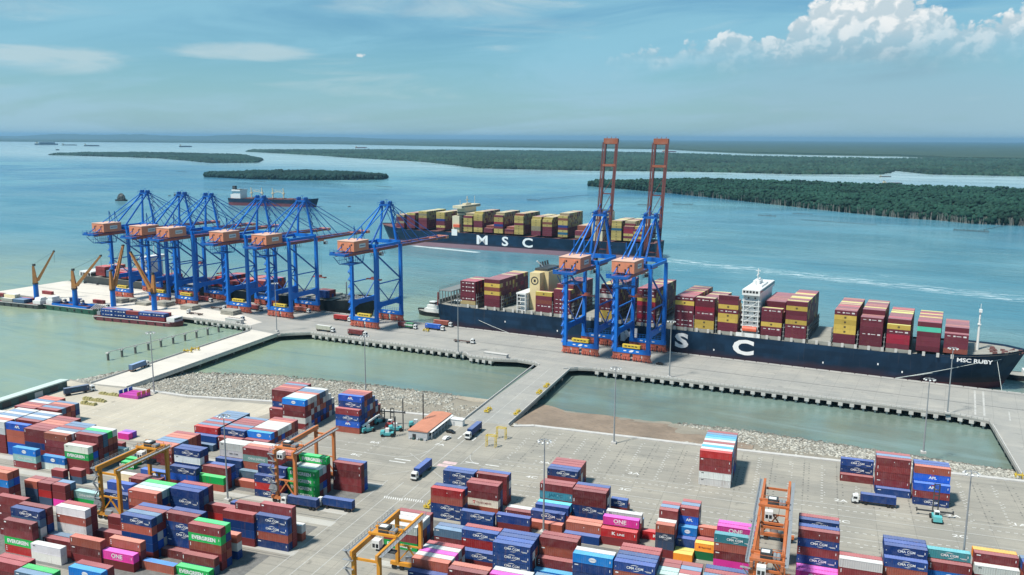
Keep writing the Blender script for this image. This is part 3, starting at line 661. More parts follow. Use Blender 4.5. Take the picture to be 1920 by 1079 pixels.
# ------------------------------------------------------------------ forests, far land, hills
def in_poly(p, poly):
    x, y = p[:, 0], p[:, 1]; ins = np.zeros(len(p), bool); n = len(poly)
    for i in range(n):
        x1, y1 = poly[i]; x2, y2 = poly[(i + 1) % n]
        c = ((y1 > y) != (y2 > y)) & (x < (x2 - x1) * (y - y1) / (y2 - y1 + 1e-9) + x1); ins ^= c
    return ins
def blob_protos(sub, k=4, rough=0.35):
    v0, f0 = ico(sub); out = []
    for _ in range(k): out.append((v0 * (1 - rough / 2 + rough * rng.random((len(v0), 1))), f0))
    return out
FOREST_M = attr_mat('mangrove_leaves', 0.85, 0.15, 0.5, 0.15)
def forest(name, poly, n, r, h, label, sub=1, col=(0.012, 0.050, 0.034), front=None, base=True, trunks=None, hvar=None):
    poly = [tuple(map(float, p)) for p in poly]; a = np.array(poly); lo, hi = a.min(0), a.max(0); pts = []
    while len(pts) < n:
        c = lo + (hi - lo) * rng.random((n * 3, 2)); pts += c[in_poly(c, poly)].tolist()
    pts = np.array(pts[:n]); edge = []
    for i in range(len(poly)):                                      # denser fringe along the shore
        p, q = a[i], a[(i + 1) % len(a)]; L = np.linalg.norm(q - p); k = int(L / (r * 0.9))
        for j in range(k): edge.append(p + (q - p) * (j + rng.random()) / k + rng.normal(0, r * 0.35, 2))
    edge = np.array(edge) if edge else np.zeros((0, 2))
    # patches of taller and lower, lighter and darker growth
    def patch(p, s, seed):
        from mathutils import noise as mn
        return np.array([mn.noise((x / s + seed, y / s, seed)) for x, y in p])
    allp = np.concatenate([pts, edge]); pa = patch(allp, 40 * r / 5, 1.7); pb = patch(allp, 14 * r / 5, 5.1)
    hh = h * (1 + 0.22 * pa) * (0.82 + 0.3 * rng.random(len(allp))); hh[len(pts):] *= 0.72 + 0.3 * rng.random(len(edge))
    sc = r * (0.75 + 0.6 * rng.random(len(allp)))
    z = WZ + hh - sc * 0.8
    P3 = np.column_stack([allp, z]); S = np.column_stack([sc, sc, sc * 0.85])
    pc = patch(allp, 110 * r / 5, 8.3)
    f = np.maximum(0.35, 0.85 + 0.35 * rng.random(len(allp)) + 0.45 * pb + 0.55 * pc)[:, None]
    cols = np.array(col)[None] * f; cols[:, 0] *= 1 + 0.5 * np.maximum(pb, 0) + 0.25 * rng.random(len(allp)); 
    # skirts: foliage under the crowns at the shore
    if len(edge):
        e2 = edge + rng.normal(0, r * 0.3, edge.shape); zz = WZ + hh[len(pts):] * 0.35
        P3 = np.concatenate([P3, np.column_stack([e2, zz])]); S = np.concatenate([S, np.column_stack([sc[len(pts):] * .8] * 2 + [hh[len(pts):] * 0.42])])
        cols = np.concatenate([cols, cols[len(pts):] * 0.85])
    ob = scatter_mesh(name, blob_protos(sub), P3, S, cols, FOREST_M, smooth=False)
    tag(ob, label, 'forest', kind='stuff')
    if base:
        mb = MB(); mb.prism(poly, WZ - 1, WZ + h * 0.45)
        b = mb.build('forest_floor', noise_mat('forest_floor_' + name, (0.022, 0.04, 0.02), (0.03, 0.05, 0.025), (0.02, 0.03, 0.015), 0.02), ob); b['kind'] = 'stuff'
    if trunks:
        mb = MB()
        for k in range(trunks[0]):
            i = trunks[1][rng.integers(len(trunks[1]))]; p, q = a[i], a[(i + 1) % len(a)]
            c = p + (q - p) * rng.random() + rng.normal(0, 1.5, 2) + np.array(trunks[2])
            mb.tube((c[0], c[1], WZ), (c[0] + rng.normal(0, .8), c[1], WZ + h * (0.55 + .25 * rng.random())), 0.35, 4, 0.18, cap=False)
        b = mb.build('tree_trunks', noise_mat('mangrove_bark', (0.30, 0.29, 0.26), (0.22, 0.21, 0.19), (0.12, 0.11, 0.10), 0.5), ob); b['kind'] = 'stuff'
    return ob
forest('mangrove_forest', [(-640, 2500), (-378, 2278), (-158, 2040), (-20, 1880), (58, 1797), (150, 1712), (190, 1700), (240, 1650), (314, 1640), (420, 1600), (620, 1480), (1300, 1500), (1500, 2500), (477, 2590), (210, 2640), (-62, 2760), (-378, 2800), (-603, 2560)],
       17000, 4.6, 18.0, 'dark green mangrove island across the river on the right', sub=1, trunks=(900, [1, 2, 3, 4, 5, 6, 7, 8], (-1.5, -2.0)))
forest('mangrove_forest', [(-1985, 2500), (-1760, 2440), (-1599, 2441), (-1480, 2500), (-1368, 2590), (-1390, 2680), (-1560, 2800), (-1800, 2860), (-1930, 2760), (-2000, 2600)],
       3600, 6.0, 16.0, 'dark wooded islet alone in the river left of centre', sub=1, col=(0.010, 0.040, 0.034))
forest('mangrove_forest', [(-4807, 6647), (-4100, 6150), (-3478, 5669), (-2900, 5150), (-2106, 4549), (-1700, 4050), (-1464, 3733), (-962, 3700), (-521, 3800), (-88, 3724), (216, 3881), (300, 4400), (420, 3950), (900, 3950), (1600, 4000), (4200, 4200), (4200, 7400), (1200, 7300),
                           (400, 6700), (-400, 6900), (-1100, 7700), (-1900, 8300), (-3000, 8500), (-4300, 8100), (-5200, 7300)],
       22000, 15.0, 14.0, 'broad mangrove lowland beyond the far channel', sub=1, col=(0.022, 0.060, 0.042))
forest('mangrove_forest', [(-5071, 4768), (-4400, 4600), (-3861, 4450), (-3300, 4050), (-2965, 3804), (-2820, 3960), (-3131, 4455), (-3900, 5300), (-4893, 5600), (-5300, 5300)],
       3200, 12.0, 13.0, 'low wooded islet with a pale village at its right end', sub=1, col=(0.016, 0.05, 0.038))
far_m = noise_mat('far_forest', (0.030, 0.058, 0.034), (0.045, 0.075, 0.040), (0.02, 0.04, 0.03), 0.0012, 0.95, 0.0, 0.006)
fl = MB()
fl.prism([(-57000, 16500), (-15228, 13400), (-12016, 14200), (-8343, 14000), (-5600, 12400), (-4152, 11700), (-1934, 11300), (-1300, 9800), (-700, 8700), (-200, 8300), (600, 8000), (900, 7000), (4000, 7000), (9000, 10000), (57000, 12000), (57000, 57500), (-57000, 57500)], WZ - 1, 14.0)
tag(fl.build('far_land', far_m), 'flat forested land along the horizon', 'land', kind='structure')
hv, hf = [], []; NX = 160
for i in range(NX + 1):
    x = -34000 + i * 24000 / NX; e = max(0.0, 1 - ((x + 22500) / 11000) ** 2)
    hh = 190 * e * (0.72 + 0.25 * sin(x / 900.0) * sin(x / 2300.0 + 1) + 0.12 * rng.random())
    for k, (dy, f) in enumerate(((-1500, 0.0), (-700, 0.55), (0, 1.0), (900, 0.6), (2500, 0.0))): hv.append((x, 26000 + dy + 500 * sin(x / 3000.0), 10 + hh * f))
for i in range(NX):
    for k in range(4): j = i * 5 + k; hf.append((j, j + 5, j + 6, j + 1))
hb = MB(); hb.add(hv, hf); tag(hb.build('hills', far_m, smooth=True), 'low blue hills on the left horizon', 'hills', kind='structure')

# haze: pale air in one closed box round the whole scene
hz = MB(); hz.box(-60000, 60000, -4000, 60000, -12.0, 225.0)
hm = bpy.data.materials.new('haze'); hm.use_nodes = True; g = NT(hm.node_tree); out = g.new('ShaderNodeOutputMaterial'); pv = g.new('ShaderNodeVolumePrincipled')
pv.inputs['Color'].default_value = (0.36, 0.68, 0.95, 1); pv.inputs['Density'].default_value = 3.6e-5; pv.inputs['Anisotropy'].default_value = 0.25
g.l.new(pv.outputs[0], out.inputs['Volume'])
tag(hz.build('haze', hm), 'pale blue air over the river and land', 'haze', kind='stuff')
# ------------------------------------------------------------------ lettering
_txt = {}
def text_mesh(txt, h, m, bold=0.0, sx=1.0, space=1.0):
    """flat letters in the XZ plane facing -Y, centred"""
    key = (txt, h, m.name, bold, sx, space)
    if key in _txt: return _txt[key]
    cu = bpy.data.curves.new('lettering', 'FONT'); cu.body = txt; cu.size = h * 1.38; cu.align_x = 'CENTER'; cu.align_y = 'CENTER'
    cu.offset = bold * h; cu.space_character = space; cu.resolution_u = 3
    ob = bpy.data.objects.new('tmp', cu); COL.objects.link(ob)
    dg = bpy.context.evaluated_depsgraph_get(); me = bpy.data.meshes.new_from_object(ob.evaluated_get(dg))
    bpy.data.objects.remove(ob); bpy.data.curves.remove(cu)
    me.transform(Matrix.Diagonal((sx, 1, 1, 1))); me.transform(Matrix.Rotation(pi / 2, 4, 'X'))
    co = np.array([v.co[:] for v in me.vertices]) if len(me.vertices) else np.zeros((1, 3))
    c = (co.min(0) + co.max(0)) / 2; me.transform(Matrix.Translation((-c[0], 0, -c[2])))
    me.materials.clear(); me.materials.append(m); me.name = 'lettering'; _txt[key] = me; return me
def join_meshes(name, parts):
    """parts: (mesh, offset) -> one mesh, keeping materials"""
    bm = bmesh.new(); mats = []
    for me, off in parts:
        k = len(bm.verts); nf = len(bm.faces); bm.from_mesh(me); bm.verts.ensure_lookup_table(); bm.faces.ensure_lookup_table()
        for v in bm.verts[k:]: v.co += Vector(off)
        for m in me.materials:
            if m not in mats: mats.append(m)
        for f in bm.faces[nf:]: f.material_index = mats.index(me.materials[min(f.material_index, len(me.materials) - 1)])
    out = bpy.data.meshes.new(name); bm.to_mesh(out); bm.free()
    for m in mats: out.materials.append(m)
    return out
def arc_mesh(r, a0, a1, w, m, n=10, sy=0.6, taper=True):
    vs, fs = [], []
    for i in range(n + 1):
        f = i / n; a = a0 + (a1 - a0) * f; ww = w * (sin(pi * f) if taper else 1.0) + 0.01
        for rr in (r, r - ww): vs.append((cos(a) * rr, 0, sin(a) * rr * sy))
    for i in range(n): fs.append((2 * i, 2 * i + 1, 2 * i + 3, 2 * i + 2))
    mb = MB(); mb.add(vs, fs); return mb.mesh('lettering', m)
def disc_mesh(rx, rz, m, n=20):
    mb = MB(); mb.add([(cos(2 * pi * i / n) * rx, 0, sin(2 * pi * i / n) * rz) for i in range(n)], [tuple(range(n))]); return mb.mesh('lettering', m)
def quad_mesh(w, h, m):
    mb = MB(); mb.add([(-w / 2, 0, -h / 2), (w / 2, 0, -h / 2), (w / 2, 0, h / 2), (-w / 2, 0, h / 2)], [(0, 1, 2, 3)]); return mb.mesh('lettering', m)
WP = MAT['white_print']
def logo(kind, L):
    f = L / 12.19; parts = []
    if kind == 'cma':
        parts = [(text_mesh('CMA CGM', 0.78, WP, 0.03, 1.0), (0.2, 0, 0)), (arc_mesh(1.5, radians(35), radians(150), 0.3, WP, sy=0.62), (0.1, 0, 0.05)), (arc_mesh(1.5, radians(235), radians(325), 0.26, WP, sy=0.6), (0.4, 0, -0.05))]
        if L > 8: parts += [(quad_mesh(1.9, 0.12, WP), (4.1, 0, -0.42)), (quad_mesh(1.5, 0.12, WP), (4.3, 0, -0.66)), (quad_mesh(.22, .22, WP), (-5.5, 0, -.2))]
    elif kind == 'evergreen': parts = [(text_mesh('EVERGREEN', 1.25, WP, 0.05, 0.98), (-0.4, 0, 0))]
    elif kind == 'one': parts = [(text_mesh('ONE', 1.35, WP, 0.035, 1.12), (-0.3, 0, 0.15)), (quad_mesh(3.6, 0.10, WP), (-0.3, 0, -0.88))]
    elif kind == 'kline': parts = [(text_mesh('K', 1.05, WP, 0.06, 1.2), (-1.7, 0, .1)), (text_mesh('LINE', 0.72, WP, 0.04, 1.25), (0.7, 0, -0.06))]
    elif kind == 'yangming': parts = [(text_mesh('YANG MING', 0.75, MAT['faint_red'], 0.02, 1.0), (0.6, 0, 0)), (text_mesh('T', 1.0, MAT['red_print'], 0.08, 1.2), (-3.1, 0, 0))]
    elif kind == 'apl': parts = [(text_mesh('APL', 1.0, WP, 0.05, 1.15), (0.2, 0, 0.15)), (quad_mesh(1.0, 0.28, MAT['red_print']), (0.2, 0, 0.98))]
    elif kind == 'china': parts = [(text_mesh('CHINA SHIPPING', 0.95, MAT['pale_print'], 0.04, 0.78), (0.2, 0, 0))]
    elif kind == 'cosco': parts = [(disc_mesh(1.15, 0.72, WP), (0, 0, 0)), (text_mesh('COSCO', 0.42, MAT['navy_print'], 0.02, 1.0), (0, -0.004, 0))]
    elif kind == 'hapag': parts = [(text_mesh('Hapag-Lloyd', 0.62, MAT['orange_print'], 0.03, 0.9), (0.7, 0, 0)), (quad_mesh(.7, .7, MAT['red_print']), (-1.9, 0, 0.05))]
    elif kind == 'uasc': parts = [(text_mesh('UASC', 0.95, WP, 0.05, 1.2), (-0.3, 0, 0.1)), (quad_mesh(.12, 1.2, WP), (2.15, 0, 0)), (quad_mesh(.12, 1.2, WP), (2.4, 0, 0))]
    elif kind == 'jartc': parts = [(text_mesh('JARTC', 1.1, MAT['faint_print'], 0.05, 1.2), (-.2, 0, 0))]
    elif kind == 'amark': parts = [(text_mesh('A', 1.6, WP, 0.05, 1.3), (0.6, 0, 0))]
    elif kind == 'cmadark': parts = [(text_mesh('CMA CGM', 0.6, MAT['black_print'], 0.01, 1.1), (0.4, 0, 0))]
    elif kind == 'strip': parts = [(quad_mesh(0.22, 1.15, WP), (-5.45 * f, 0, 0.35))]
    elif kind == 'square': parts = [(quad_mesh(0.85, 0.42, WP), (-5.1 * f, 0, 0.75))]
    elif kind == 'dots': parts = [(quad_mesh(0.34, 0.34, WP), (-5.4 * f, 0, 0.7 - 0.6 * k)) for k in range(3)]
    elif kind == 'corner': parts = [(quad_mesh(1.15, 0.3, WP), (-4.9 * f, 0, 0.75))]
    elif kind == 'darkcorner': parts = [(quad_mesh(0.95, 0.26, MAT['black_print']), (-4.7 * f, 0, 0.75))]
    elif kind == 'dot': parts = [(quad_mesh(0.26, 0.26, WP), (0.2, 0, 0.1))]
    if kind != 'strip' and kind not in ('hapag', 'yangming') and L > 8: parts += [(quad_mesh(0.2, 0.75, WP), (5.35, 0, 0.2))]
    return join_meshes('lettering', parts) if parts else None
MAT['faint_red'] = mat('faded_red_print', (0.36, 0.13, 0.11), 0.6)
_logo = {}
def logo_mesh(kind, L):
    k = (kind, L)
    if k not in _logo: _logo[k] = logo(kind, L)
    return _logo[k]

# ------------------------------------------------------------------ shipping containers
CH, CW = 2.78, 2.44                              # stack pitch is 2.8
def corr(mb, a, b, z0, z1, n, inset, normal):
    """corrugated panel between two points of the plan"""
    a = np.array(a); b = np.array(b); d = (b - a) / n; nn = np.array(normal) * inset
    xs = []
    for i in range(n):
        for f, q in ((0.0, 0), (0.30, 0), (0.42, 1), (0.88, 1)): xs.append((a + d * (i + f)) - nn * q)
    xs.append(b); vs = [(p[0], p[1], z0) for p in xs] + [(p[0], p[1], z1) for p in xs]; N = len(xs)
    mb.add(vs, [(i, i + 1, N + i + 1, N + i) for i in range(N - 1)])
def container_body(L):
    mb = MB(); h = L / 2; w = CW / 2; p = 0.15
    for sx in (-1, 1):
        for sy in (-1, 1): mb.box(min(sx * h, sx * (h - p)), max(sx * h, sx * (h - p)), min(sy * w, sy * (w - p)), max(sy * w, sy * (w - p)), 0, CH)
    for sy in (-1, 1):
        for z0, z1 in ((0.02, 0.17), (CH - 0.13, CH - 0.012)): mb.box(-h + p, h - p, min(sy * w, sy * (w - .1)) + (0.004 if sy < 0 else 0), max(sy * w, sy * (w - .1)) - (0.004 if sy > 0 else 0), z0, z1)
    for sx in (-1, 1):
        for z0, z1 in ((0.02, 0.17), (CH - 0.13, CH - 0.012)): mb.box(min(sx * h, sx * (h - .1)) + .004, max(sx * h, sx * (h - .1)) - .004, -w + p, w - p, z0, z1)
    n = 18 if L > 8 else 9
    for sy in (-1, 1): corr(mb, (-h + p, sy * (w - .025)), (h - p, sy * (w - .025)), 0.17, CH - 0.13, n, 0.05, (0, sy))
    for sx in (-1, 1): corr(mb, (sx * (h - .03), -w + p), (sx * (h - .03), w - p), 0.17, CH - 0.13, 4, 0.05, (sx, 0))
    mb.box(-h + .1, h - .1, -w + .1, w - .1, 0.05, 0.12)
    return mb.mesh('shipping_container', MAT['paint'])
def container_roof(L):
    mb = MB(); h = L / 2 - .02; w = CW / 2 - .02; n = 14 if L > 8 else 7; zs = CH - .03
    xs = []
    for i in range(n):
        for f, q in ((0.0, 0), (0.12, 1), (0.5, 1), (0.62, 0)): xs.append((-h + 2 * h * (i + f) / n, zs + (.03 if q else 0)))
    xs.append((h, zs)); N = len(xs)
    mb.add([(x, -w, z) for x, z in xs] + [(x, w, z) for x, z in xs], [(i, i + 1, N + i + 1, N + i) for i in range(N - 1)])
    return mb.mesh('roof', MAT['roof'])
def container_door():
    mb = MB(); mb.box(-.01, .05, -.54, .54, .18, CH - .14)
    for y in (-.28, .28): mb.tube((.075, y, .12), (.075, y, CH - .1), .028, 5)
    for z in (.6, 1.3, 2.0): mb.box(.05, .062, -.5, .5, z, z + .05)
    mb.box(.06, .11, -.34, -.05, 1.02, 1.08); mb.box(.06, .11, .05, .34, 1.02, 1.08)
    return mb.mesh('door', MAT['paint'])
C_BODY = {40: container_body(12.19), 20: container_body(6.06)}; C_ROOF = {40: container_roof(12.19), 20: container_roof(6.06)}; C_DOOR = container_door()
C_LEN = {40: 12.19, 20: 6.06}
PAL = dict(n=((0.011, 0.045, 0.176), 'navy'), N=((0.011, 0.040, 0.163), 'navy'), a=((0.013, 0.084, 0.429), 'blue'), s=((0.011, 0.179, 0.550), 'bright blue'), b=((0.319, 0.084, 0.056), 'rust brown'),
           m=((0.176, 0.031, 0.034), 'maroon'), r=((0.390, 0.025, 0.025), 'red'), o=((0.792, 0.269, 0.034), 'orange'), w=((0.638, 0.638, 0.605), 'white'), W=((0.616, 0.616, 0.572), 'off-white'),
           l=((0.440, 0.462, 0.473), 'light grey'), y=((0.242, 0.407, 0.385), 'pale teal'), g=((0.011, 0.351, 0.078), 'bright green'), p=((0.638, 0.039, 0.302), 'magenta'), k=((0.013, 0.130, 0.050), 'dark green'),
           d=((0.067, 0.124, 0.202), 'slate blue'), D=((0.039, 0.062, 0.111), 'dark slate'), t=((0.039, 0.202, 0.247), 'dark teal'), c=((0.638, 0.583, 0.462), 'cream'), e=((0.638, 0.550, 0.352), 'cream'), K=((0.396, 0.016, 0.020), 'bright red'),
           C=((0.034, 0.418, 0.616), 'cyan'), u=((0.157, 0.056, 0.416), 'purple'), j=((0.050, 0.221, 0.325), 'faded blue'), A=((0.034, 0.095, 0.390), 'blue'), T=((0.312, 0.095, 0.062), 'rust brown'), v=((0.390, 0.403, 0.364), 'grey'))
LOGO = dict(n='cma', g='evergreen', p='one', K='kline', c='yangming', a='apl', y='china', s='cosco', o='hapag', k='uasc', j='jartc', A='amark', D='cma', t='cma', W='cmadark')
MARKTXT = dict(cma='white round-arc logo', evergreen='large white lettering', one='large white lettering', kline='white lettering', yangming='faint red lettering', apl='white slanted lettering',
               china='pale lettering', cosco='white oval emblem', hapag='dark lettering', uasc='white lettering', jartc='faint lettering', amark='white A mark', cmadark='dark lettering',
               strip='white upright strip', square='white corner tag', dots='three white dots', corner='white corner tag', darkcorner='dark corner tag', dot='white dot')
prng = random.Random(11)
def make_container(code, size, loc, rz=0.0, mark=None, lettering_side=-1, door=True, name='shipping_container'):
    col, _ = PAL[code]; f_ = prng.uniform(0.72, 1.32); col = tuple(max(0.004, c * f_ * prng.uniform(0.93, 1.07)) for c in col) + (1.0,)
    o = bpy.data.objects.new(name, C_BODY[size]); link(o); o.location = loc; o.rotation_euler = (0, 0, rz); o.color = col
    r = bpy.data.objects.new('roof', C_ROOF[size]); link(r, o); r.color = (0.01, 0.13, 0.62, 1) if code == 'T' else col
    h = C_LEN[size] / 2
    if door:
        e = 1 if door == 1 else -1
        for y in (-.56, .56):
            d = bpy.data.objects.new('door', C_DOOR); link(d, o); d.location = (e * (h - .01), y, 0); d.color = col; d.rotation_euler = (0, 0, 0 if e > 0 else pi)
    if mark:
        me = logo_mesh(mark, C_LEN[size])
        if me is not None:
            t = bpy.data.objects.new('lettering', me); link(t, o); t.location = (0, -CW / 2 - 0.006, CH / 2 + .02)
            if size == 20: t.scale = (0.8, 1, 0.9)
            t['kind'] = 'stuff'
    return o
def pick_mark(code):
    if code in LOGO: return LOGO[code]
    if code in 'mbr': return prng.choice(['strip', 'strip', 'square', 'dots', None, 'dot', 'corner'])
    if code in 'wle': return prng.choice(['darkcorner', 'darkcorner', None])
    if code in 'dNv': return prng.choice(['corner', None])
    return None

STK = []      # every yard pile: (x_left, y_front, size, codes bottom->top)
def pile(x, y, codes, rows='', size=40, pitch=2.62):
    STK.append([x, y, size, codes]); n = len(codes); k = 0; i = 0
    while i < len(rows):
        c = rows[i]; i += 1
        if c == ' ': continue
        nn = n
        if i < len(rows) and rows[i].isdigit(): nn = int(rows[i]); i += 1
        k += 1
        if c == 'x': continue
        fill = ''.join(prng.choice('mmmbbNdlwann') for _ in range(nn - 1)) + c
        STK.append([x, y + k * pitch, size, fill])
# far left block
pile(-351.9, 298.3, 'mmm', 'b m l d b b'); pile(-339.4, 299.6, 'bmm', 'd m b d'); pile(-332.6, 266.0, 'mmmll', 'b w d l d l')
pile(-345.1, 268.0, 'mmmlb', 'w d l'); pile(-319.6, 271.2, 'mmmmm', 'd l d l'); pile(-319.6, 266.0, 'aabba'); pile(-306.6, 263.3, 'amnmm', 'm m b b m m')
pile(-294.3, 261.9, 'mrmmb', 'l d m d d'); pile(-282.0, 265.6, 'mmmmm', 'd g w'); pile(-305.4, 256.2, 'mys'); pile(-293.1, 258.6, 'ws')
pile(-281.8, 259.9, 'mmgw', 'm'); pile(-276.8, 248.2, 'dm', size=20); pile(-270.6, 250.9, 'dm', size=20)
pile(-271.4, 231.3, 'DDb', 'm', size=20); pile(-265.1, 231.5, 'Drm', 'm', size=20); pile(-258.7, 231.8, 'pmm', 'd', size=20)
pile(-252.3, 235.2, 'gy'); pile(-282.2, 223.4, 'nwmsb', 'b'); pile(-239.9 - 2.2, 238.0, 'nn'); pile(-241.9, 240.7, 'NNA')
pile(-244.6, 260.5, 'mA'); pile(-256.9, 259.6, 'e'); pile(-237.0, 246.2, 'mmm', 'm')
pile(-272.2, 275.6, 'my', size=20); pile(-264.6, 279.0, 'd', size=20); pile(-264.7, 274.0, 'g', size=20); pile(-263.2, 270.0, 'g', size=20)
pile(-290.9, 300.3, 'u', size=20); pile(-284.6, 287.0, 'm', size=20); pile(-290.9, 297.6, 'p', size=20)
# near left block
pile(-256.6, 207.6, 'mmmmm'); pile(-244.0, 204.9, 'mdnmm'); pile(-244.0, 201.9, 'wwwdn'); pile(-243.9, 198.6, 'rgmm'); pile(-231.2, 207.9, 'wwwbw', 'm')
pile(-231.3, 202.0, 'mm', 'd'); pile(-231.4, 197.4, 'ww'); pile(-218.8, 201.0, 'mmb'); pile(-206.4, 204.5, 'mmb'); pile(-206.6, 201.5, 'mp')
pile(-228.5, 180.7, 'mmm', 'm'); pile(-215.9, 177.9, 'bbd', 'g'); pile(-203.2, 185.3, 'sss', 'm'); pile(-219.1, 212.0, 'mm'); pile(-224.0, 222.0, 'mm', size=20)
pile(-206.4, 209.8, 'mnnbn', 'd m n'); pile(-194.0, 216.1, 'mNnnm', 'n'); pile(-194.1, 213.3, 'm'); pile(-181.6, 211.7, 'mmbgm', 'g x b3'); pile(-181.7, 208.2, 'dm'); pile(-181.7, 205.4, 'g'); pile(-194.0, 204.5, 'T')
# left block, second strip
pile(-181.9, 228.9, 'mnNm'); pile(-169.6, 229.8, 'Nbnn'); pile(-169.5, 232.5, 'mmmmm', 'x l2'); pile(-182.0, 235.8, 'mmmm', 'x n3'); pile(-194.3, 236.6, 'brm'); pile(-206.6, 232.8, 'NNNnN', 'n m'); pile(-218.9, 226.7, 'mmmbb', 'l y g')
pile(-191.9, 245.9, 'mn')
# left block, third strip
pile(-232.4, 265.6, 'mNNwn', 'n'); pile(-231.3, 261.5, 'man'); pile(-256.6, 278.0, 'mmb', 'b d d b b m'); pile(-254.2, 304.0, 'mnr', 'd m d m d d d d'); pile(-252.8, 301.2, 'Nn'); pile(-252.5, 298.4, 'd')
pile(-240.8, 304.8, 'mmn', 'm d m m m d'); pile(-240.6, 302.0, 'mm'); pile(-228.3, 306.1, 'mms', 'm w w w w b m'); pile(-228.2, 303.4, 'mm')
pile(-220.1, 277.2, 'mmmWw', 'w'); pile(-220.2, 274.5, 'NNN'); pile(-207.8, 275.4, 'mmbym', 'b w'); pile(-208.0, 272.7, 'md'); pile(-208.1, 270.0, 'b')
pile(-195.4, 267.6, 'nrNN'); pile(-195.3, 264.9, 'nrn'); pile(-195.4, 274.0, 'mmmmm', 'b'); pile(-182.9, 276.4, 'mmmmg'); pile(-183.0, 268.5, 'gggg', 'y l'); pile(-170.6, 280.3, 'mmmm', 'n')
pile(-220.5, 266.1, 'mmm', 'n'); pile(-220.2, 263.3, 'bg')
# stacks by the rock slope
pile(-243.7, 347.3, 'mmnmm', 'm b m d m'); pile(-243.6, 344.6, 'mm'); pile(-230.9, 336.8, 'mwmms', 'w w w b d d w w4 l3'); pile(-204.7, 342.9, 'bannna'[:6], 'm m b d5 n4 m3'); pile(-204.8, 340.2, 'banm')
pile(-38.9, 334.1, 'wwmmr', 'w s w m w j s d m')
# middle block
pile(-127.4, 286.9, 'NNnn', 'n'); pile(-114.9, 288.6, 'mmmm', 'n'); pile(-114.8, 279.1, 'bcmm', 'm'); pile(-124.9, 270.3, 'nnbr', 'n'); pile(-112.3, 267.5, 'nn'); pile(-99.6, 269.0, 'mN'); pile(-100.2, 279.6, 'm', 'l')
pile(-89.4, 276.3, 'mn'); pile(-89.4, 273.6, 'b'); pile(-89.5, 281.8, 'mN', 'C'); pile(-89.7, 287.7, 'mmjm', 'm'); pile(-93.5, 309.2, 'mmn', 'n m m m'); pile(-77.1, 286.1, 'nnmm', 'm n'); pile(-65.3, 295.6, 'mn', 'm1', size=20)
pile(-75.3, 271.6, 'bb', 'b'); pile(-75.2, 268.8, 'n'); pile(-62.9, 270.7, 'mK'); pile(-63.0, 274.0, 'mmp'); pile(-63.0, 278.7, 'mmw', 'd2'); pile(-50.6, 279.3, 'K')
pile(-44.2, 267.9, 'mDDb', 'w', size=20); pile(-44.1, 273.2, 'mmmmm', 'd m', size=20); pile(-37.9, 277.3, 'mmmam', 'd m', size=20); pile(-37.9, 274.7, 'NNs', size=20); pile(-38.0, 272.1, 'NN', size=20); pile(-38.0, 269.5, 'o', size=20); pile(-38.1, 266.9, 'o', size=20)
pile(-31.8, 270.6, 'ko', size=20); pile(-31.7, 273.4, 'mm', size=20); pile(-31.6, 276.8, 'mmb', size=20); pile(-25.5, 267.3, 'pmbt'); pile(-25.3, 273.5, 'mmmp', 'p')
pile(-0.6, 273.6, 'mnmnm', 'n x n m'); pile(-0.5, 270.9, 'p'); pile(-0.5, 268.3, 'p'); pile(11.8, 269.2, 'bmw', 'm3 d2'); pile(24.7, 277.3, 'bbNn', 'n n'); pile(24.7, 274.4, 'bbn'); pile(37.8, 285.5, 'mmt'); pile(38.0, 282.7, 'sm'); pile(51.2, 287.4, 'mrm', 'o'); pile(51.2, 284.6, 'ml')
pile(64.0, 283.0, 'mbm', 'n d'); pile(76.6, 281.0, 'nmb', 'm'); pile(64.0, 262.0, 'mnb', 'm'); pile(51.2, 262.0, 'nmn', 'n m')
# right hand stacks
pile(13.6, 359.9, 'mnn'); pile(13.6, 357.2, 'm'); pile(26.0, 349.9, 'Nmmmm', 'd m'); pile(26.3, 347.2, 'N'); pile(39.0, 345.3, 'mmNab', 'n n'); pile(38.9, 342.6, 'nma')
# near middle block
pile(-101.6, 242.9, 'mmrn', 'm'); pile(-100.9, 240.2, 'mn'); pile(-115.2, 251.7, 'md', 'd'); pile(-89.2, 237.9, 'nnnn', 'n n n'); pile(-76.7, 246.2, 'mmbm', 'm'); pile(-76.6, 243.5, 'mm'); pile(-76.7, 240.8, 's')
pile(-64.0, 239.2, 'NNNs', 'l'); pile(-51.3, 238.6, 'mmbn', 'n n m m'); pile(-39.0, 240.8, 'mmy', 'y m m', size=20); pile(-32.8, 240.8, 'mml', 'm d m', size=20)
pile(-110.6, 225.0, 'bbb', 'l p l m'); pile(-110.5, 222.2, 'mN'); pile(-84.9, 224.0, 'mmp', 'l'); pile(-97.6, 222.6, 'mmm', 'b'); pile(-130.0, 244.0, 'gml', 'w w w m')
pile(-72.2, 222.0, 'mnm', 'b d'); pile(-12.9 - 13, 244.0, 'mbd', 'm n'); pile(12.0, 240.0, 'nmb', 'm'); pile(24.7, 243.0, 'mnm', 'b')

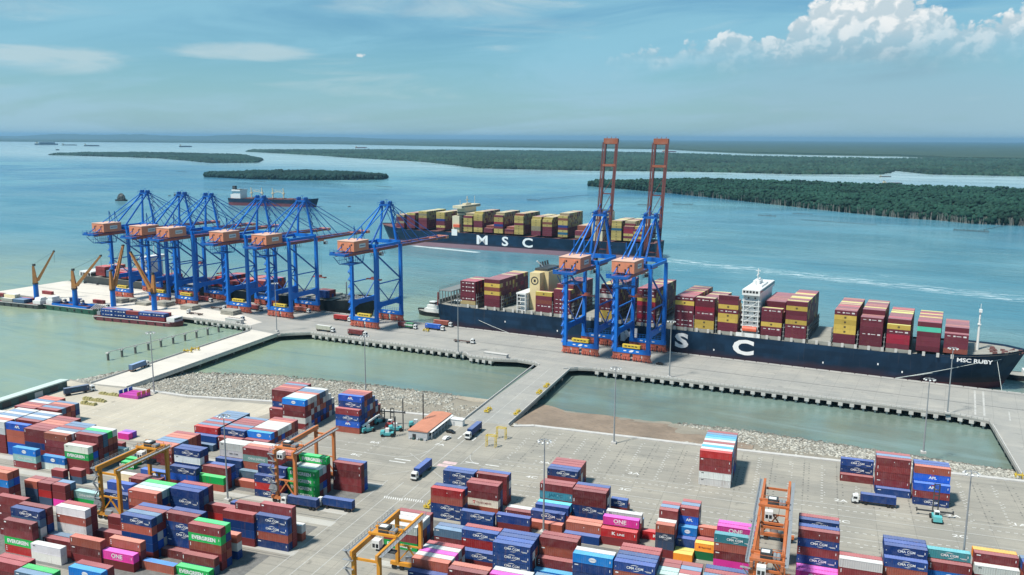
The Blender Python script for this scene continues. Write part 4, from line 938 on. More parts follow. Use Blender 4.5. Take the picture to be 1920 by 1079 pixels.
# how much of a container the camera can see: front, top and end faces left free by its neighbours
TOPS = {}
ALLC = []
for (x, y, size, codes) in STK:
    L = C_LEN[size]
    for k, c in enumerate(codes): ALLC.append(dict(x=x, y=y, L=L, size=size, k=k, n=len(codes), code=c))
bys = {}
for (x, y, size, codes) in STK: bys.setdefault(int(x // 15), []).append((x, y, C_LEN[size], len(codes)))
def near_piles(x):
    i = int(x // 15)
    return [q for j in (i - 1, i, i + 1) for q in bys.get(j, [])]
for c in ALLC:
    h = 2.8; cx, cy, cz = c['x'] + c['L'] / 2, c['y'], c['k'] * h + 1.4
    pq = Vector((cx, cy, cz)); dist = (pq - camo.location).length
    fr = 1.0; tp = 1.0 if c['k'] == c['n'] - 1 else 0.0; en = 1.0
    side = 1 if cx < 25 else -1
    for (x, y, L, n) in near_piles(c['x']):
        ov = max(0.0, min(c['x'] + c['L'], x + L) - max(c['x'], x)) / c['L']
        if ov > 0.1 and y < c['y'] - 0.5:
            gap = c['y'] - y - CW; hide = n * h - 0.32 * gap            # height up to which the pile in front hides this face
            vis = min(1.0, max(0.0, ((c['k'] + 1) * h - hide) / h)); fr = min(fr, 1 - ov * (1 - vis))
            if tp: tp = min(tp, 1.0 if (c['n'] * h + 0.32 * CW) > hide - .5 else 1 - ov)
        if abs(y - c['y']) < 1.6 and ov < 0.1 and n > c['k']:
            if side > 0 and 0 <= x - (c['x'] + c['L']) < 2.5: en = min(en, 0.15)
            if side < 0 and 0 <= c['x'] - (x + L) < 2.5: en = min(en, 0.15)
    d = pq - camo.location; d.normalize()
    area = (fr * c['L'] * 2.8 * abs(d.y) + tp * c['L'] * 2.44 * abs(d.z) + en * 2.44 * 2.8 * abs(d.x) * 0.8) / dist ** 2
    q = np.array([cx, cy, cz - CAM_H]) @ RT; u, v = 960 + FPX * q[0] / q[2], 539.5 + FPX * q[1] / q[2]
    inside = (-60 < u < 1980) and v < 1110
    c['score'] = area * 1e4 if inside else 0.0; c['vis'] = fr + tp + en
N_SINGLE = 290
order = sorted(ALLC, key=lambda c: -c['score']); cut = order[N_SINGLE]['score']
# names of blocks, used in the labels
def block_of(x, y):
    if x < -155:
        if y > 330: return 'stacks by the rock slope'
        if y < 219: return 'nearest left block'
        if y < 247: return 'left block beside the yellow gantry crane'
        if x < -262: return 'far left block'
        return 'left block around the orange gantry crane'
    if x < 10 and y > 330: return 'lone tall stack by the shore'
    if y > 330: return 'right-hand shore stacks'
    if y < 258: return 'nearest middle block'
    return 'wide middle block'
blocks = {}
for (x, y, size, codes) in STK: blocks.setdefault(block_of(x, y), []).append((x, y))
def cols_of(b):
    xs = sorted(set(round(x, 1) for x, y in blocks[b])); cl = []
    for x in xs:
        if not cl or x - cl[-1][-1] > 4.0: cl.append([x])
        else: cl[-1].append(x)
    return cl
bcols = {b: cols_of(b) for b in blocks}
ORD = ['first', 'second', 'third', 'fourth', 'fifth', 'sixth', 'seventh', 'eighth', 'ninth', 'tenth', 'eleventh', 'twelfth', 'thirteenth', 'fourteenth', 'fifteenth', 'sixteenth', 'seventeenth', 'eighteenth']
BW = {'stacks by the rock slope': 'rock-slope stacks', 'nearest left block': 'nearest left block', 'left block beside the yellow gantry crane': 'yellow-gantry left block', 'far left block': 'far left block',
      'left block around the orange gantry crane': 'orange-gantry left block', 'lone tall stack by the shore': 'lone shore stack', 'right-hand shore stacks': 'right shore stacks', 'nearest middle block': 'nearest middle block', 'wide middle block': 'wide middle block'}
def place_phrase(c):
    b = block_of(c['x'], c['y']); cl = bcols[b]
    ci = next(i for i, g_ in enumerate(cl) if round(c['x'], 1) in g_)
    ys = sorted(set(round(y, 2) for x, y in blocks[b] if any(abs(x - q) < .06 for q in cl[ci])))
    ri = min(range(len(ys)), key=lambda i: abs(ys[i] - c['y']))
    row = 'front row' if ri == 0 else ('%s row back' % ORD[ri])
    return row, (ORD[ci] + ' column from left'), BW[b]
TIER = ['bottom', 'second up', 'third up', 'fourth up', 'fifth up', 'sixth up']
GRP = 'shipping containers stacked in the yard'
singles = 0; seen = set(); STUFF = []
STUFFBOX = []                                    # (centre matrix, L, colour)
for c in ALLC:
    loc = (c['x'] + c['L'] / 2, c['y'] + CW / 2, c['k'] * 2.8)
    mark = pick_mark(c['code'])
    if c['score'] > cut:
        e = prng.choice([1, 1, -1]) if loc[0] < 25 else prng.choice([1, -1, -1])
        o = make_container(c['code'], c['size'], loc, 0.0, mark, door=e)
        row, colp, bl = place_phrase(c)
        t = 'top' if c['k'] == c['n'] - 1 else TIER[c['k']]
        if c['n'] == 1: t = 'on ground'
        col = PAL[c['code']][1]; sz = 'short ' if c['size'] == 20 else ''
        if c['code'] == 'T': col = 'blue-topped brown'
        lab = f"{sz}{col} container, {t}, {row}, {colp}, {bl}"
        while len(lab.replace('-', ' ').split()) > 16 or lab in seen:
            if lab in seen: lab = lab.replace(' container', ' box'); break
            lab = lab.replace(' from left', '')
            if len(lab.replace('-', ' ').split()) <= 16: break
            lab = lab.replace(' row back', ' row')
            break
        seen.add(lab); tag(o, lab, 'container', GRP); singles += 1
    else:
        STUFFBOX.append(((loc[0], loc[1], loc[2]), 0.0, c['L'], PAL[c['code']][0], mark if c['code'] in LOGO else None))
print('containers', len(ALLC), 'single', singles, 'cut', cut)
# ------------------------------------------------------------------ ship to shore cranes
CB, CBD, CO, BO = MAT['crane_blue'], MAT['crane_blue_dark'], MAT['crane_orange'], MAT['boom_orange']
HW = 10.4; GA = 30.5; ZB = 56.0                  # half leg spacing, gauge, boom level
def part(mb, name, m, parent): return mb.build(name, m, parent)
def sts_common(root, house=True):
    for sx in (-1, 1):
        for t in (0.0, GA):
            b = MB(); BC = sx * 6.5
            b.box(BC - 5.6, BC + 5.6, t - .6, t + .6, 4.0, 5.2)
            for k in (-1, 1):
                b.box(BC + k * 3.0 - 2.4, BC + k * 3.0 + 2.4, t - .55, t + .55, 2.7, 3.9)
                for j in (-1, 1):
                    c = BC + k * 3.0 + j * 1.45; b.box(c - 1.25, c + 1.25, t - .62, t + .62, 1.0, 2.5)
                    for q in (-.45, .45): b.tube((c + q, t - .2, .45), (c + q, t + .2, .45), .45, 8)
                    b.box(c - .25, c + .25, t - .9, t + .9, 1.6, 2.9)
            b.tube((BC + sx * 5.4, t, 1.0), (BC + sx * 6.6, t, 1.0), .35, 6)
            part(b, 'bogie', MAT['bogie'], root)
            b = MB(); b.beam((sx * HW, t, 5.2), (sx * HW, t, ZB + 1.5), 2.2, 2.4, up=(0, 1, 0), w2=1.9, h2=2.1)
            lg = part(b, 'leg', CB, root)
            if t == 0 and sx < 0:
                b = MB(); z = 7.0; k = 0
                while z < 52:
                    d = 1 if k % 2 == 0 else -1
                    b.beam((sx * HW - 1.9, t - d * 1.6, z), (sx * HW - 1.9, t + d * 1.6, z + 2.6), .8, .16); b.box(sx * HW - 2.5, sx * HW - .9, t + d * 1.6 - .5, t + d * 1.6 + .5, z + 2.55, z + 2.7)
                    b.beam((sx * HW - 2.35, t - d * 1.6, z + 1), (sx * HW - 2.35, t + d * 1.6, z + 3.6), .08); z += 2.7; k += 1
                part(b, 'stairway', CB, lg)
    for t in (0.0, GA):
        b = MB(); b.box(-HW - 1.6, HW + 1.6, t - .9, t + .9, 5.0, 7.6); sb = part(b, 'sill_beam', CB, root)
        y = t - .93
        for x in (-4.0, 4.0): b = MB(); b.add([(x - .9, y, 6.1), (x + .9, y, 6.1), (x + .9, y, 6.7), (x - .9, y, 6.7)], [(0, 1, 2, 3)]); part(b, 'sign_plate', MAT['white_print'], sb)
        b = MB(); b.add([(-1.5, y, 5.7), (0.2, y, 5.75), (1.2, y, 6.2), (1.7, y, 7.1), (.2, y, 7.15), (-.9, y, 6.6)], [(0, 1, 2, 3, 4, 5)]); part(b, 'leaf_emblem', MAT['white_print'], sb)
        b = MB(); b.box(-HW, HW, t - .8, t + .8, ZB + 1.6, ZB + 4.2); part(b, 'top_beam', CB, root)
    for sx in (-1, 1):
        b = MB(); x = sx * HW
        b.add([(x - .7, 1, 13.2), (x + .7, 1, 13.2), (x + .7, 1, 19.8), (x - .7, 1, 19.8), (x - .7, 7, 15.2), (x + .7, 7, 15.2), (x + .7, 7, 18.6), (x - .7, 7, 18.6),
               (x - .7, GA - 7, 15.2), (x + .7, GA - 7, 15.2), (x + .7, GA - 7, 18.6), (x - .7, GA - 7, 18.6), (x - .7, GA - 1, 13.2), (x + .7, GA - 1, 13.2), (x + .7, GA - 1, 19.2), (x - .7, GA - 1, 19.2)],
              [q for k in (0, 4, 8) for q in ((k, k + 1, k + 5, k + 4), (k + 1, k + 2, k + 6, k + 5), (k + 2, k + 3, k + 7, k + 6), (k + 3, k, k + 4, k + 7))])
        pb = part(b, 'portal_beam', CB, root)
        b = MB(); b.beam((x, 1, 32), (x, GA - 1, 32), .75); part(b, 'cross_tie', CB, root)
        b = MB(); b.beam((x, 1, 53), (x, GA - 1, 33), .85); part(b, 'diagonal_brace', CBD, root)
        for t0 in (1.2, GA - 1.2): b = MB(); b.beam((x, t0, 31.5), (x, GA / 2, 18.6), .55); part(b, 'diagonal_brace', CBD, root)
        b = MB(); b.box(x - .8, x + .8, .8, GA - .8, ZB + 1.8, ZB + 3.6); part(b, 'upper_tie', CB, root)
    # yellow cable drum housing and the railing on the sills
    b = MB(); b.box(-5.6, 5.6, -1.15, 1.15, 8.3, 10.3); hb_ = part(b, 'yellow_housing', MAT['yellow'], root)
    b = MB()
    for x in (-3.4, -1.2, 1.0, 3.1): b.box(x - .8, x + .8, -1.19, -1.15, 9.1, 9.75)
    part(b, 'dark_lettering', MAT['black_print'], hb_)['kind'] = 'stuff'
    b = MB()
    for x in np.arange(-9, 9.1, 2.0): b.beam((x, GA - .8, 7.6), (x, GA - .8, 10.4), .14)
    for z in (9.0, 10.4): b.beam((-9, GA - .8, z), (9, GA - .8, z), .12)
    part(b, 'railing', CB, root)['kind'] = 'stuff'
    # A frame and apex
    for sx in (-1, 1):
        b = MB(); b.beam((sx * 7.0, GA, ZB + 4), (sx * 3.4, GA - 1.8, 85.5), 1.35, 1.35, up=(0, 1, 0), w2=1.0, h2=1.0); part(b, 'mast_leg', CB, root)
        b = MB(); b.beam((sx * 6.0, 1.5, ZB + 4), (sx * 3.2, GA - 2.6, 85.2), 0.9, 0.9); part(b, 'back_leg', CB, root)
        b = MB(); b.beam((sx * 3.4, GA - 3.2, 85.5), (sx * 3.6, -24.5, ZB + 1), .5); part(b, 'back_stay', CB, root)
    b = MB(); z = ZB + 5; k = 0
    while z < 82:
        d = 1 if k % 2 == 0 else -1; b.beam((6.4 - 0.12 * (z - 60), GA + 1.6 - d * 1.2, z), (6.4 - 0.12 * (z - 60), GA + 1.6 + d * 1.2, z + 2.3), .7, .15); b.box(5.4 - .12 * (z - 60), 7.2 - .12 * (z - 60), GA + .6, GA + 2.6, z + 2.3, z + 2.42); z += 2.5; k += 1
    part(b, 'mast_stairway', CBD, root)
    b = MB(); b.box(-4.6, 4.6, GA - 4.2, GA + 1.2, 84.8, 86.0); b.box(-4.2, -2.4, GA - 3.4, GA - .2, 86, 87.6); b.box(2.4, 4.2, GA - 3.4, GA - .2, 86, 87.6)
    for x in (-3.3, 3.3):
        for y in (GA - 3.0, GA - .8): b.tube((x - .5, y, 87.4), (x + .5, y, 87.4), .95, 10)
    for x in (-5.6, 5.6):
        for y in (GA - 4.6, GA + 1.6): b.beam((x, y, 85.2), (x, y, 87.2), .12)
    for y in (GA - 4.6, GA + 1.6): b.beam((-5.6, y, 87.0), (5.6, y, 87.0), .14)
    for x in (-5.6, 5.6): b.beam((x, GA - 4.6, 87.0), (x, GA + 1.6, 87.0), .14)
    b.beam((0, GA - 1.5, 86), (0, GA - 1.5, 89.5), .2); b.box(-1.4, 1.4, GA - 1.7, GA - 1.3, 89.2, 89.4)
    part(b, 'apex_head', CBD, root)
    # trolley girder over the legs, with its back end
    for sx in (-1, 1):
        b = MB(); b.box(sx * 3.6 - .7, sx * 3.6 + .7, -26, GA + 2.4, ZB - 2.2, ZB + .2); part(b, 'girder', BO, root)
        b = MB(); b.box(sx * 4.9 - .5, sx * 4.9 + .5, -26, GA + 2, ZB + .05, ZB + .16)
        for t in np.arange(-26, GA + 2, 3.0): b.beam((sx * 5.4, t, ZB + .1), (sx * 5.4, t, ZB + 1.3), .08)
        b.beam((sx * 5.4, -26, ZB + 1.25), (sx * 5.4, GA + 2, ZB + 1.25), .08)
        part(b, 'walkway', CBD, root)
    b = MB()
    for t in (-25.5, -18, -9, 3, 12, 21, 30): b.box(-2.9, 2.9, t - .4, t + .4, ZB - 1.8, ZB - .4)
    part(b, 'girder_tie', CBD, root)['kind'] = 'stuff'
    b = MB()
    for x in (-4.6, 4.6):
        b.beam((x, -27, ZB - 2.4), (x, -21, ZB - 8.2), .35); b.beam((x, -21, ZB - 8.2), (x, -7, ZB - 8.2), .35); b.beam((x, -7, ZB - 8.2), (x, -5, ZB - 2.4), .35); b.beam((x, -24, ZB - 5.4), (x, -6, ZB - 5.4), .2)
        for t in np.arange(-21, -6, 2.0): b.beam((x, t, ZB - 8.2), (x, t, ZB - 2.6), .18)
    for t in np.arange(-21, -6, 2.0): b.beam((-4.6, t, ZB - 8.2), (4.6, t, ZB - 8.2), .22)
    b.box(-4.4, 4.4, -20, -8, ZB - 8.0, ZB - 7.8)
    part(b, 'service_basket', CBD, root)
    b = MB(); b.box(-6.6, 6.6, -29, -24.5, ZB - 1.2, ZB + .1)
    for x in (-6.4, -2, 2, 6.4):
        for t in (-28.8, -24.7): b.beam((x, t, ZB), (x, t, ZB + 2.6), .14)
    b.beam((-6.4, -28.8, ZB + 1.3), (6.4, -28.8, ZB + 1.3), .12); b.beam((-6.4, -28.8, ZB + 2.6), (6.4, -28.8, ZB + 2.6), .12); b.box(-7.6, -5, -27, -25, ZB - .4, ZB + .8)
    part(b, 'rear_platform', CBD, root)
    # machinery house
    b = MB(); b.box(-6.9, 6.9, -19.5, -2.8, ZB + .9, ZB + 7.6); hs = part(b, 'machinery_house', CO, root)
    b = MB(); b.box(-7.1, 7.1, -19.7, -2.6, ZB + 7.6, ZB + 7.95); part(b, 'roof', MAT['house_roof'], hs)
    for x in (-3.9, 3.2):
        b = MB(); b.tube((x, -19.5, ZB + 5.5), (x, -20.2, ZB + 5.5), .75, 10); part(b, 'vent_hood', CO, hs)
        b = MB(); b.box(x + 1.2, x + 2.3, -19.54, -19.48, ZB + 4.9, ZB + 6.1); part(b, 'vent', MAT['black_print'], hs)
    b = MB(); b.box(1.0, 2.1, -19.54, -19.48, ZB + 1.2, ZB + 3.3); part(b, 'door', MAT['black_print'], hs)
    b = MB(); b.add([(6.93, -13.5, ZB + 3.0), (6.93, -6.5, ZB + 3.0), (6.93, -6.5, ZB + 5.8), (6.93, -13.5, ZB + 5.8)], [(0, 1, 2, 3)]); part(b, 'name_panel', MAT['pale_print'], hs)
    b = MB(); b.add([(6.95, -12.8, ZB + 4.1), (6.95, -7.2, ZB + 4.1), (6.95, -7.2, ZB + 4.6), (6.95, -12.8, ZB + 4.6)], [(0, 1, 2, 3)]); part(b, 'panel_stripe', MAT['navy_print'], hs)
    b = MB()
    for k in range(9):
        t = 1.0 + k * 2.2
        for j in range(5):
            a0, a1 = pi + j * pi / 5, pi + (j + 1) * pi / 5
            b.beam((5.6, t + cos(a0) * .95, ZB - 2.4 + sin(a0) * 2.3), (5.6, t + cos(a1) * .95, ZB - 2.4 + sin(a1) * 2.3), .14)
    part(b, 'festoon_cable', MAT['steel_dark'], root)['kind'] = 'stuff'

def boom(root, up):
    BO = MAT['boom_shaded'] if up else MAT['boom_orange']; CT = MAT['boom_cap_shaded'] if up else MAT['crane_orange']; WB = MAT['boom_shaded'] if up else CBD  # raised boom takes the darker copies with shade painted in
    bm_ = empty('boom', (0, GA + 2.4, ZB - 1.0), 0); bm_.parent = root
    if up: bm_.rotation_euler = (radians(81), 0, 0)
    Lb = 79.0 if up else 74.0
    for sx in (-1, 1):
        b = MB(); b.beam((sx * 3.6, 0, 0), (sx * 3.6, Lb, 0), 1.25, 2.1, w2=1.05, h2=1.6); part(b, 'girder', BO, bm_)
        b = MB(); b.box(sx * 4.9 - .45, sx * 4.9 + .45, 0, Lb - 2, 1.0, 1.1)
        for t in np.arange(0, Lb - 1, 3.0): b.beam((sx * 5.3, t, 1.05), (sx * 5.3, t, 2.2), .08)
        b.beam((sx * 5.3, 0, 2.2), (sx * 5.3, Lb - 2, 2.2), .08)
        part(b, 'walkway', WB, bm_)
    b = MB()
    for t in (8, 20, 32, 44): b.box(-2.95, 2.95, t - .35, t + .35, -.6, .5)
    for t0, t1 in ((8, 20), (20, 32), (32, 44), (44, 54)): b.beam((-2.9, t0, 0), (2.9, t1, 0), .3)
    part(b, 'boom_tie', WB, bm_)
    b = MB(); b.box(-4.6, 4.6, Lb - 17.5, Lb - 16, -1.1, 1.0); part(b, 'boom_crossbeam', CT, bm_)
    b = MB(); b.box(-4.8, 4.8, Lb - 3.0, Lb + .6, -1.2, 1.0)
    for x in (-3, 0, 3): b.beam((x, Lb, 0), (x, Lb + 1.8, 0), .25)
    part(b, 'boom_tip', CT, bm_)
    return bm_
def trolley(root, t, hook=0.0, load=True):
    b = MB(); b.box(-3.0, 3.0, t - 3.2, t + 3.2, ZB - 3.2, ZB - 2.3); tr = part(b, 'trolley', CO, root)
    b = MB(); b.box(2.2, 4.6, t + 3.4, t + 6.0, ZB - 6.0, ZB - 3.3); cb = part(b, 'operator_cab', MAT['white'], tr)
    b = MB(); b.box(2.3, 4.5, t + 3.37, t + 3.40, ZB - 5.6, ZB - 4.2); part(b, 'cab_window', MAT['glass'], cb)
    if hook:
        b = MB(); b.box(-6.1, 6.1, t - 1.1, t + 1.1, hook, hook + .55); b.box(-1.8, 1.8, t - 1.2, t + 1.2, hook + .55, hook + 1.9)
        for x in (-5.9, 5.9): b.box(x - .3, x + .3, t - 1.3, t + 1.3, hook - .3, hook + .7)
        sp = part(b, 'spreader', MAT['bogie'], root)
        b = MB()
        for x in (-1.6, 1.6):
            for y in (-1.0, 1.0): b.beam((x, t + y, hook + 1.8), (x, t + y, ZB - 3.0), .07)
        part(b, 'hoist_rope', MAT['steel_dark'], sp)
def make_sts(up, s, label, hook=None, trol=8.0, number=None):
    root = empty('quay_crane', Q3(s, 0.0, 0.0), QA)
    tag(root, label, 'crane', 'blue ship-to-shore cranes along the quay')
    sts_common(root); boom(root, up); trolley(root, trol, hook or 0.0)
    if up:
        for sx in (-1, 1): b = MB(); b.beam((sx * 3.3, GA - 1.5, 86.2), (sx * 3.6, GA + 7.6, ZB + 36), .4); part(b, 'fore_stay', CBD, root)
    else:
        for sx in (-1, 1):
            for tt, w in ((GA + 36, .42), (GA + 62, .42), (GA + 20, .3)):
                b = MB(); b.beam((sx * 3.4, GA - .5, 86.0), (sx * 3.6, tt, ZB + .4), w); part(b, 'fore_stay', CB, root)
    for sx in (-1, 1):
        b = MB(); b.beam((sx * 3.3, -5.5, ZB + 8), (sx * 3.3, -5.5, ZB + 17), .4); b.beam((sx * 3.3, -1.5, ZB + 4), (sx * 3.3, -5.5, ZB + 17), .3); part(b, 'stay_post', CBD, root)
    if number:
        me = text_mesh(number, 1.6, MAT['white_print'], 0.05)
        o = bpy.data.objects.new('lettering', me); link(o, root); o.location = (HW + 0.72, GA * .66, 17.2); o.rotation_euler = (0, 0, pi / 2)
    return root
STS_LAB = ['blue quay crane with lowered boom, leftmost of the row by the jetty tip', 'blue quay crane with lowered boom, second from the left',
           'blue quay crane with lowered boom, third from the left', 'blue quay crane with lowered boom, fourth from the left',
           'blue quay crane with lowered boom, fifth from the left, before the black feeder ship', 'blue quay crane with lowered boom standing alone by the feeder bow']
first = None
for i, (s, hk, tr) in enumerate(((-321.0, 0, 10), (-277.5, 26, 44), (-247.5, 20, 40), (-192.0, 0, 12), (-150.5, 24, 46), (-73.0, 33.0, 12))):
    if hk or first is None:
        r = make_sts(False, s, STS_LAB[i], hk, tr)
        if first is None: first = r
    else:
        r = copy_tree(first); r.location = Q3(s, 0, 0); r['label'] = STS_LAB[i]
c7 = make_sts(True, 92.5, 'blue quay crane with its boom raised upright, the left one of the two', 36.0, 10.0, 'A12')
c8 = make_sts(True, 126.0, 'blue quay crane with its boom raised upright, the right one beside the letter S', 38.0, 10.0, 'A13')

# ------------------------------------------------------------------ yard gantry cranes
def make_rtg(x0, x1, y0, y1, h, m, label, trol=0.5, cab=-1, z=False):
    """two legs at the near end, two at the far end, two girders between them"""
    cx, cy = (x0 + x1) / 2, (y0 + y1) / 2; w = (x1 - x0) / 2; d = (y1 - y0) / 2
    root = empty('yard_gantry_crane', (cx, cy, 0)); tag(root, label, 'gantry crane', 'gantry cranes over the container stacks')
    for sy in (-1, 1):
        for sx in (-1, 1):
            b = MB(); b.beam((sx * w, sy * d, 2.4), (sx * w, sy * d, h - .9), 1.0, 1.25, up=(0, 1, 0)); part(b, 'leg', m, root)
            b = MB()
            for q in (-1.3, 1.3): b.tube((sx * w + q, sy * d - .35, .8), (sx * w + q, sy * d + .35, .8), .8, 12)
            part(b, 'wheel_pair', MAT['tyre'], root)
        b = MB(); b.box(-w - 2.4, w + 2.4, sy * d - .55, sy * d + .55, 1.5, 2.6); sl_ = part(b, 'sill_beam', m, root)
        b = MB(); b.box(-w + .6, w - .6, sy * d - .25, sy * d + .25, h - 2.4, h - 1.7); part(b, 'leg_tie', m, root)
        b = MB(); b.beam((-w, sy * d, 2.6), (w * .2, sy * d, h * .45), .4); b.beam((w, sy * d, 2.6), (-w * .2 + .0, sy * d + .05, h * .45), .4)
        b.beam((-w, sy * d, h * .45), (w, sy * d, h * .45), .45); part(b, 'leg_brace', m, root)
        b = MB(); b.box(-1.6, 1.2, sy * (d + 1.1) - .5, sy * (d + 1.1) + .5, 2.6, 4.2); part(b, 'power_unit', MAT['steel'], root)
    for sx in (-1, 1):
        b = MB(); b.box(sx * w - .38, sx * w + .38, -d - 1.6, d + 1.6, h - .9, h + .7); gd = part(b, 'girder', m, root)
        b = MB(); xx = sx * (w + 1.15); b.box(xx - .5, xx + .5, -d - 1.4, d + 1.4, h + .3, h + .38)
        for t in np.arange(-d - 1.4, d + 1.5, 1.8): b.beam((sx * (w + 1.6), t, h + .35), (sx * (w + 1.6), t, h + 1.5), .09)
        for q in (.95, 1.5): b.beam((sx * (w + 1.6), -d - 1.4, h + q), (sx * (w + 1.6), d + 1.4, h + q), .08)
        part(b, 'walkway', MAT['steel'], gd)
    # stairs on the near left leg
    b = MB(); zz = 2.8; k = 0
    while zz < h - 2:
        q = 1 if k % 2 == 0 else -1
        b.beam((-w - 1.3 - q * 1.0, -d - .9, zz), (-w - 1.3 + q * 1.0, -d - .9, zz + 2.6), .7, .16); b.box(-w - 2.9, -w + .3, -d - 1.4, -d - .4, zz + 2.6, zz + 2.7)
        b.beam((-w - 1.3 - q * 1.0, -d - 1.3, zz + 1), (-w - 1.3 + q * 1.0, -d - 1.3, zz + 3.6), .08); zz += 2.7; k += 1
    part(b, 'stairway', MAT['steel'], root)
    ty = -d + 2 * d * trol
    b = MB(); b.box(-w - .6, w + .6, ty - 2.6, ty - 1.9, h + .85, h + 1.5); b.box(-w - .6, w + .6, ty + 1.9, ty + 2.6, h + .85, h + 1.5); b.box(-w + .3, w - .3, ty - 1.9, ty + 1.9, h + 1.0, h + 1.2); tr = part(b, 'trolley', m, root)
    b = MB(); b.box(-1.9, 1.2, ty - 1.4, ty + 1.5, h + 1.2, h + 3.0); part(b, 'hoist_housing', MAT['steel_dark'], tr)
    b = MB(); b.box(-1.6, .6, ty - 1.2, ty + .6, h + 3.0, h + 3.12); part(b, 'housing_lid', MAT['white'], tr)
    for x in (1.9, 2.9): b = MB(); b.tube((x, ty - 1.2, h + 1.8), (x, ty + 1.2, h + 1.8), .55, 10); part(b, 'rope_drum', MAT['steel'], tr)
    b = MB()
    for x in (-w, w):
        for q in (-2.2, 2.2): b.beam((x, ty + q, h + 1.5), (x, ty + q, h + 2.6), .1)
    b.beam((-w, ty - 2.2, h + 2.6), (w, ty - 2.2, h + 2.6), .1); b.beam((-w, ty + 2.2, h + 2.6), (w, ty + 2.2, h + 2.6), .1); part(b, 'trolley_railing', m, tr)
    b = MB(); b.box(-w + 1.5, -w + 3.9, ty - 4.4, ty - 2.2, h - 2.4, h + .1); cb = part(b, 'operator_cab', MAT['white'], tr)
    for x in (-w + 2.15, -w + 3.25): b = MB(); b.box(x - .42, x + .42, ty - 4.43, ty - 4.40, h - 2.1, h - .9); part(b, 'cab_window', MAT['glass'], cb)
    b = MB(); sz = 13.6 if h < 22 else 15
    b.box(-w + .9, w - .9, ty - .9, ty + .9, sz, sz + .5); b.box(-1.4, 1.4, ty - 1, ty + 1, sz + .5, sz + 1.6); sp = part(b, 'spreader', MAT['steel_dark'], root)
    b = MB()
    for x in (-1.2, 1.2):
        for y in (-.8, .8): b.beam((x, ty + y, sz + 1.5), (x * 1.5, ty + y, h + 1.0), .08)
    part(b, 'hoist_rope', MAT['steel_dark'], sp)
    b = MB(); b.tube((-w - 1.0, -d - 1.2, 5.8), (-w - 1.0, -d - .6, 5.8), 1.7, 14); part(b, 'cable_reel', MAT['steel'], root)
    return root
make_rtg(-233.2, -225.0, 229.2, 253.2, 19.3, MAT['rtg_yellow'], 'yellow-orange gantry crane straddling the left container stacks', 0.86)
make_rtg(-183.6, -175.6, 262.6, 289.8, 20.2, MAT['rtg_orange'], 'orange gantry crane standing beside the stack of green containers', 0.10)
make_rtg(-118.6, -110.6, 204.6, 231.6, 18.6, MAT['rtg_yellow'], 'yellow-orange gantry crane at the bottom edge beside the central road', 0.45)
make_rtg(-12.2, -4.2, 264.6, 293.0, 20.4, MAT['rtg_red'], 'orange-red gantry crane with white cab in the middle block', 0.28)
make_rtg(-12.0, -4.0, 233.0, 261.6, 20.4, MAT['rtg_red'], 'orange-red gantry crane at the bottom edge, nearest to the camera', 0.06)

# ------------------------------------------------------------------ orange jib cranes on blue pedestals at the left jetty
def jib(base, az, elev, length, label, hpost=13.0):
    root = empty('jib_crane', (base[0], base[1], 0)); tag(root, label, 'jib crane', 'jib cranes on blue pedestals at the left jetty')
    b = MB(); b.tube((0, 0, 0), (0, 0, hpost), 2.1, 14, 1.9); part(b, 'pedestal', MAT['crane_blue'], root)
    b = MB(); b.tube((0, 0, hpost), (0, 0, hpost + 1.0), 2.3, 14); part(b, 'slew_ring', MAT['steel_dark'], root)
    ca, sa = cos(az), sin(az)
    tw = MB(); tw.beam((0, 0, hpost + 1), (-ca * .6, -sa * .6, hpost + 15), 3.6, 3.0, w2=1.6, h2=1.5, up=(-sa, ca, 0)); tower = part(tw, 'tower', MAT['jib_orange'], root)
    b = MB(); b.box(-.9, .9, -.9, .9, hpost + 15, hpost + 16.6); part(b, 'sheave_head', MAT['steel_dark'], tower)
    side = Vector((-sa, ca, 0)); f0 = Vector((ca * 2.0, sa * 2.0, hpost + 3.0)); tip = f0 + Vector((ca * cos(elev), sa * cos(elev), sin(elev))) * length
    arm = MB()
    for s in (-1, 1): arm.beam(f0 + side * 1.2 * s, tip + side * .6 * s, 1.0, 2.2, w2=.7, h2=1.1)
    for k in range(6):
        p = f0 + (tip - f0) * (k + .5) / 6; arm.beam(p - side * .9, p + side * .9, .4)
    jb = part(arm, 'jib', MAT['jib_orange'], root)
    b = MB(); b.tube(tip - side * .9, tip + side * .9, .9, 10); part(b, 'tip_sheave', MAT['steel_dark'], jb)
    b = MB(); top = Vector((-ca * .6, -sa * .6, hpost + 16))
    for s in (-1, 1): b.beam(top + side * .4 * s, tip + side * .5 * s, .12)
    b.beam(tip, tip - Vector((0, 0, length * .35)), .12); part(b, 'luffing_rope', MAT['steel_dark'], root)
    b = MB(); b.box(-1.2, 1.2, -1.2, 1.2, 0, 2.6); cab = part(b, 'operator_cab', MAT['jib_orange'], root); cab.location = (ca * 1.2 - sa * 2.6, sa * 1.2 + ca * 2.6, hpost + 2.0); cab.rotation_euler = (0, 0, az)
    b = MB(); b.box(1.2, 1.23, -1.0, 1.0, .9, 2.2); part(b, 'cab_window', MAT['glass'], cab)
    return root
def camang(deg): return atan2(RT[1, 0], RT[0, 0]) + radians(deg)       # bearing measured from the picture's rightward axis
jib(P(69, 562), camang(20), radians(60), 27, 'orange jib crane on a blue pedestal, leftmost, jib tilted up to the right')
jib(P(142, 573), camang(5), radians(50), 31, 'orange jib crane on a blue pedestal, jib leaning far right, by the green barge')
jib(P(213, 575), camang(60), radians(72), 33, 'orange jib crane on a blue pedestal, jib almost upright')
jib(P(290, 582), camang(165), radians(60), 33, 'orange jib crane on a blue pedestal, jib leaning left, right end of the four')
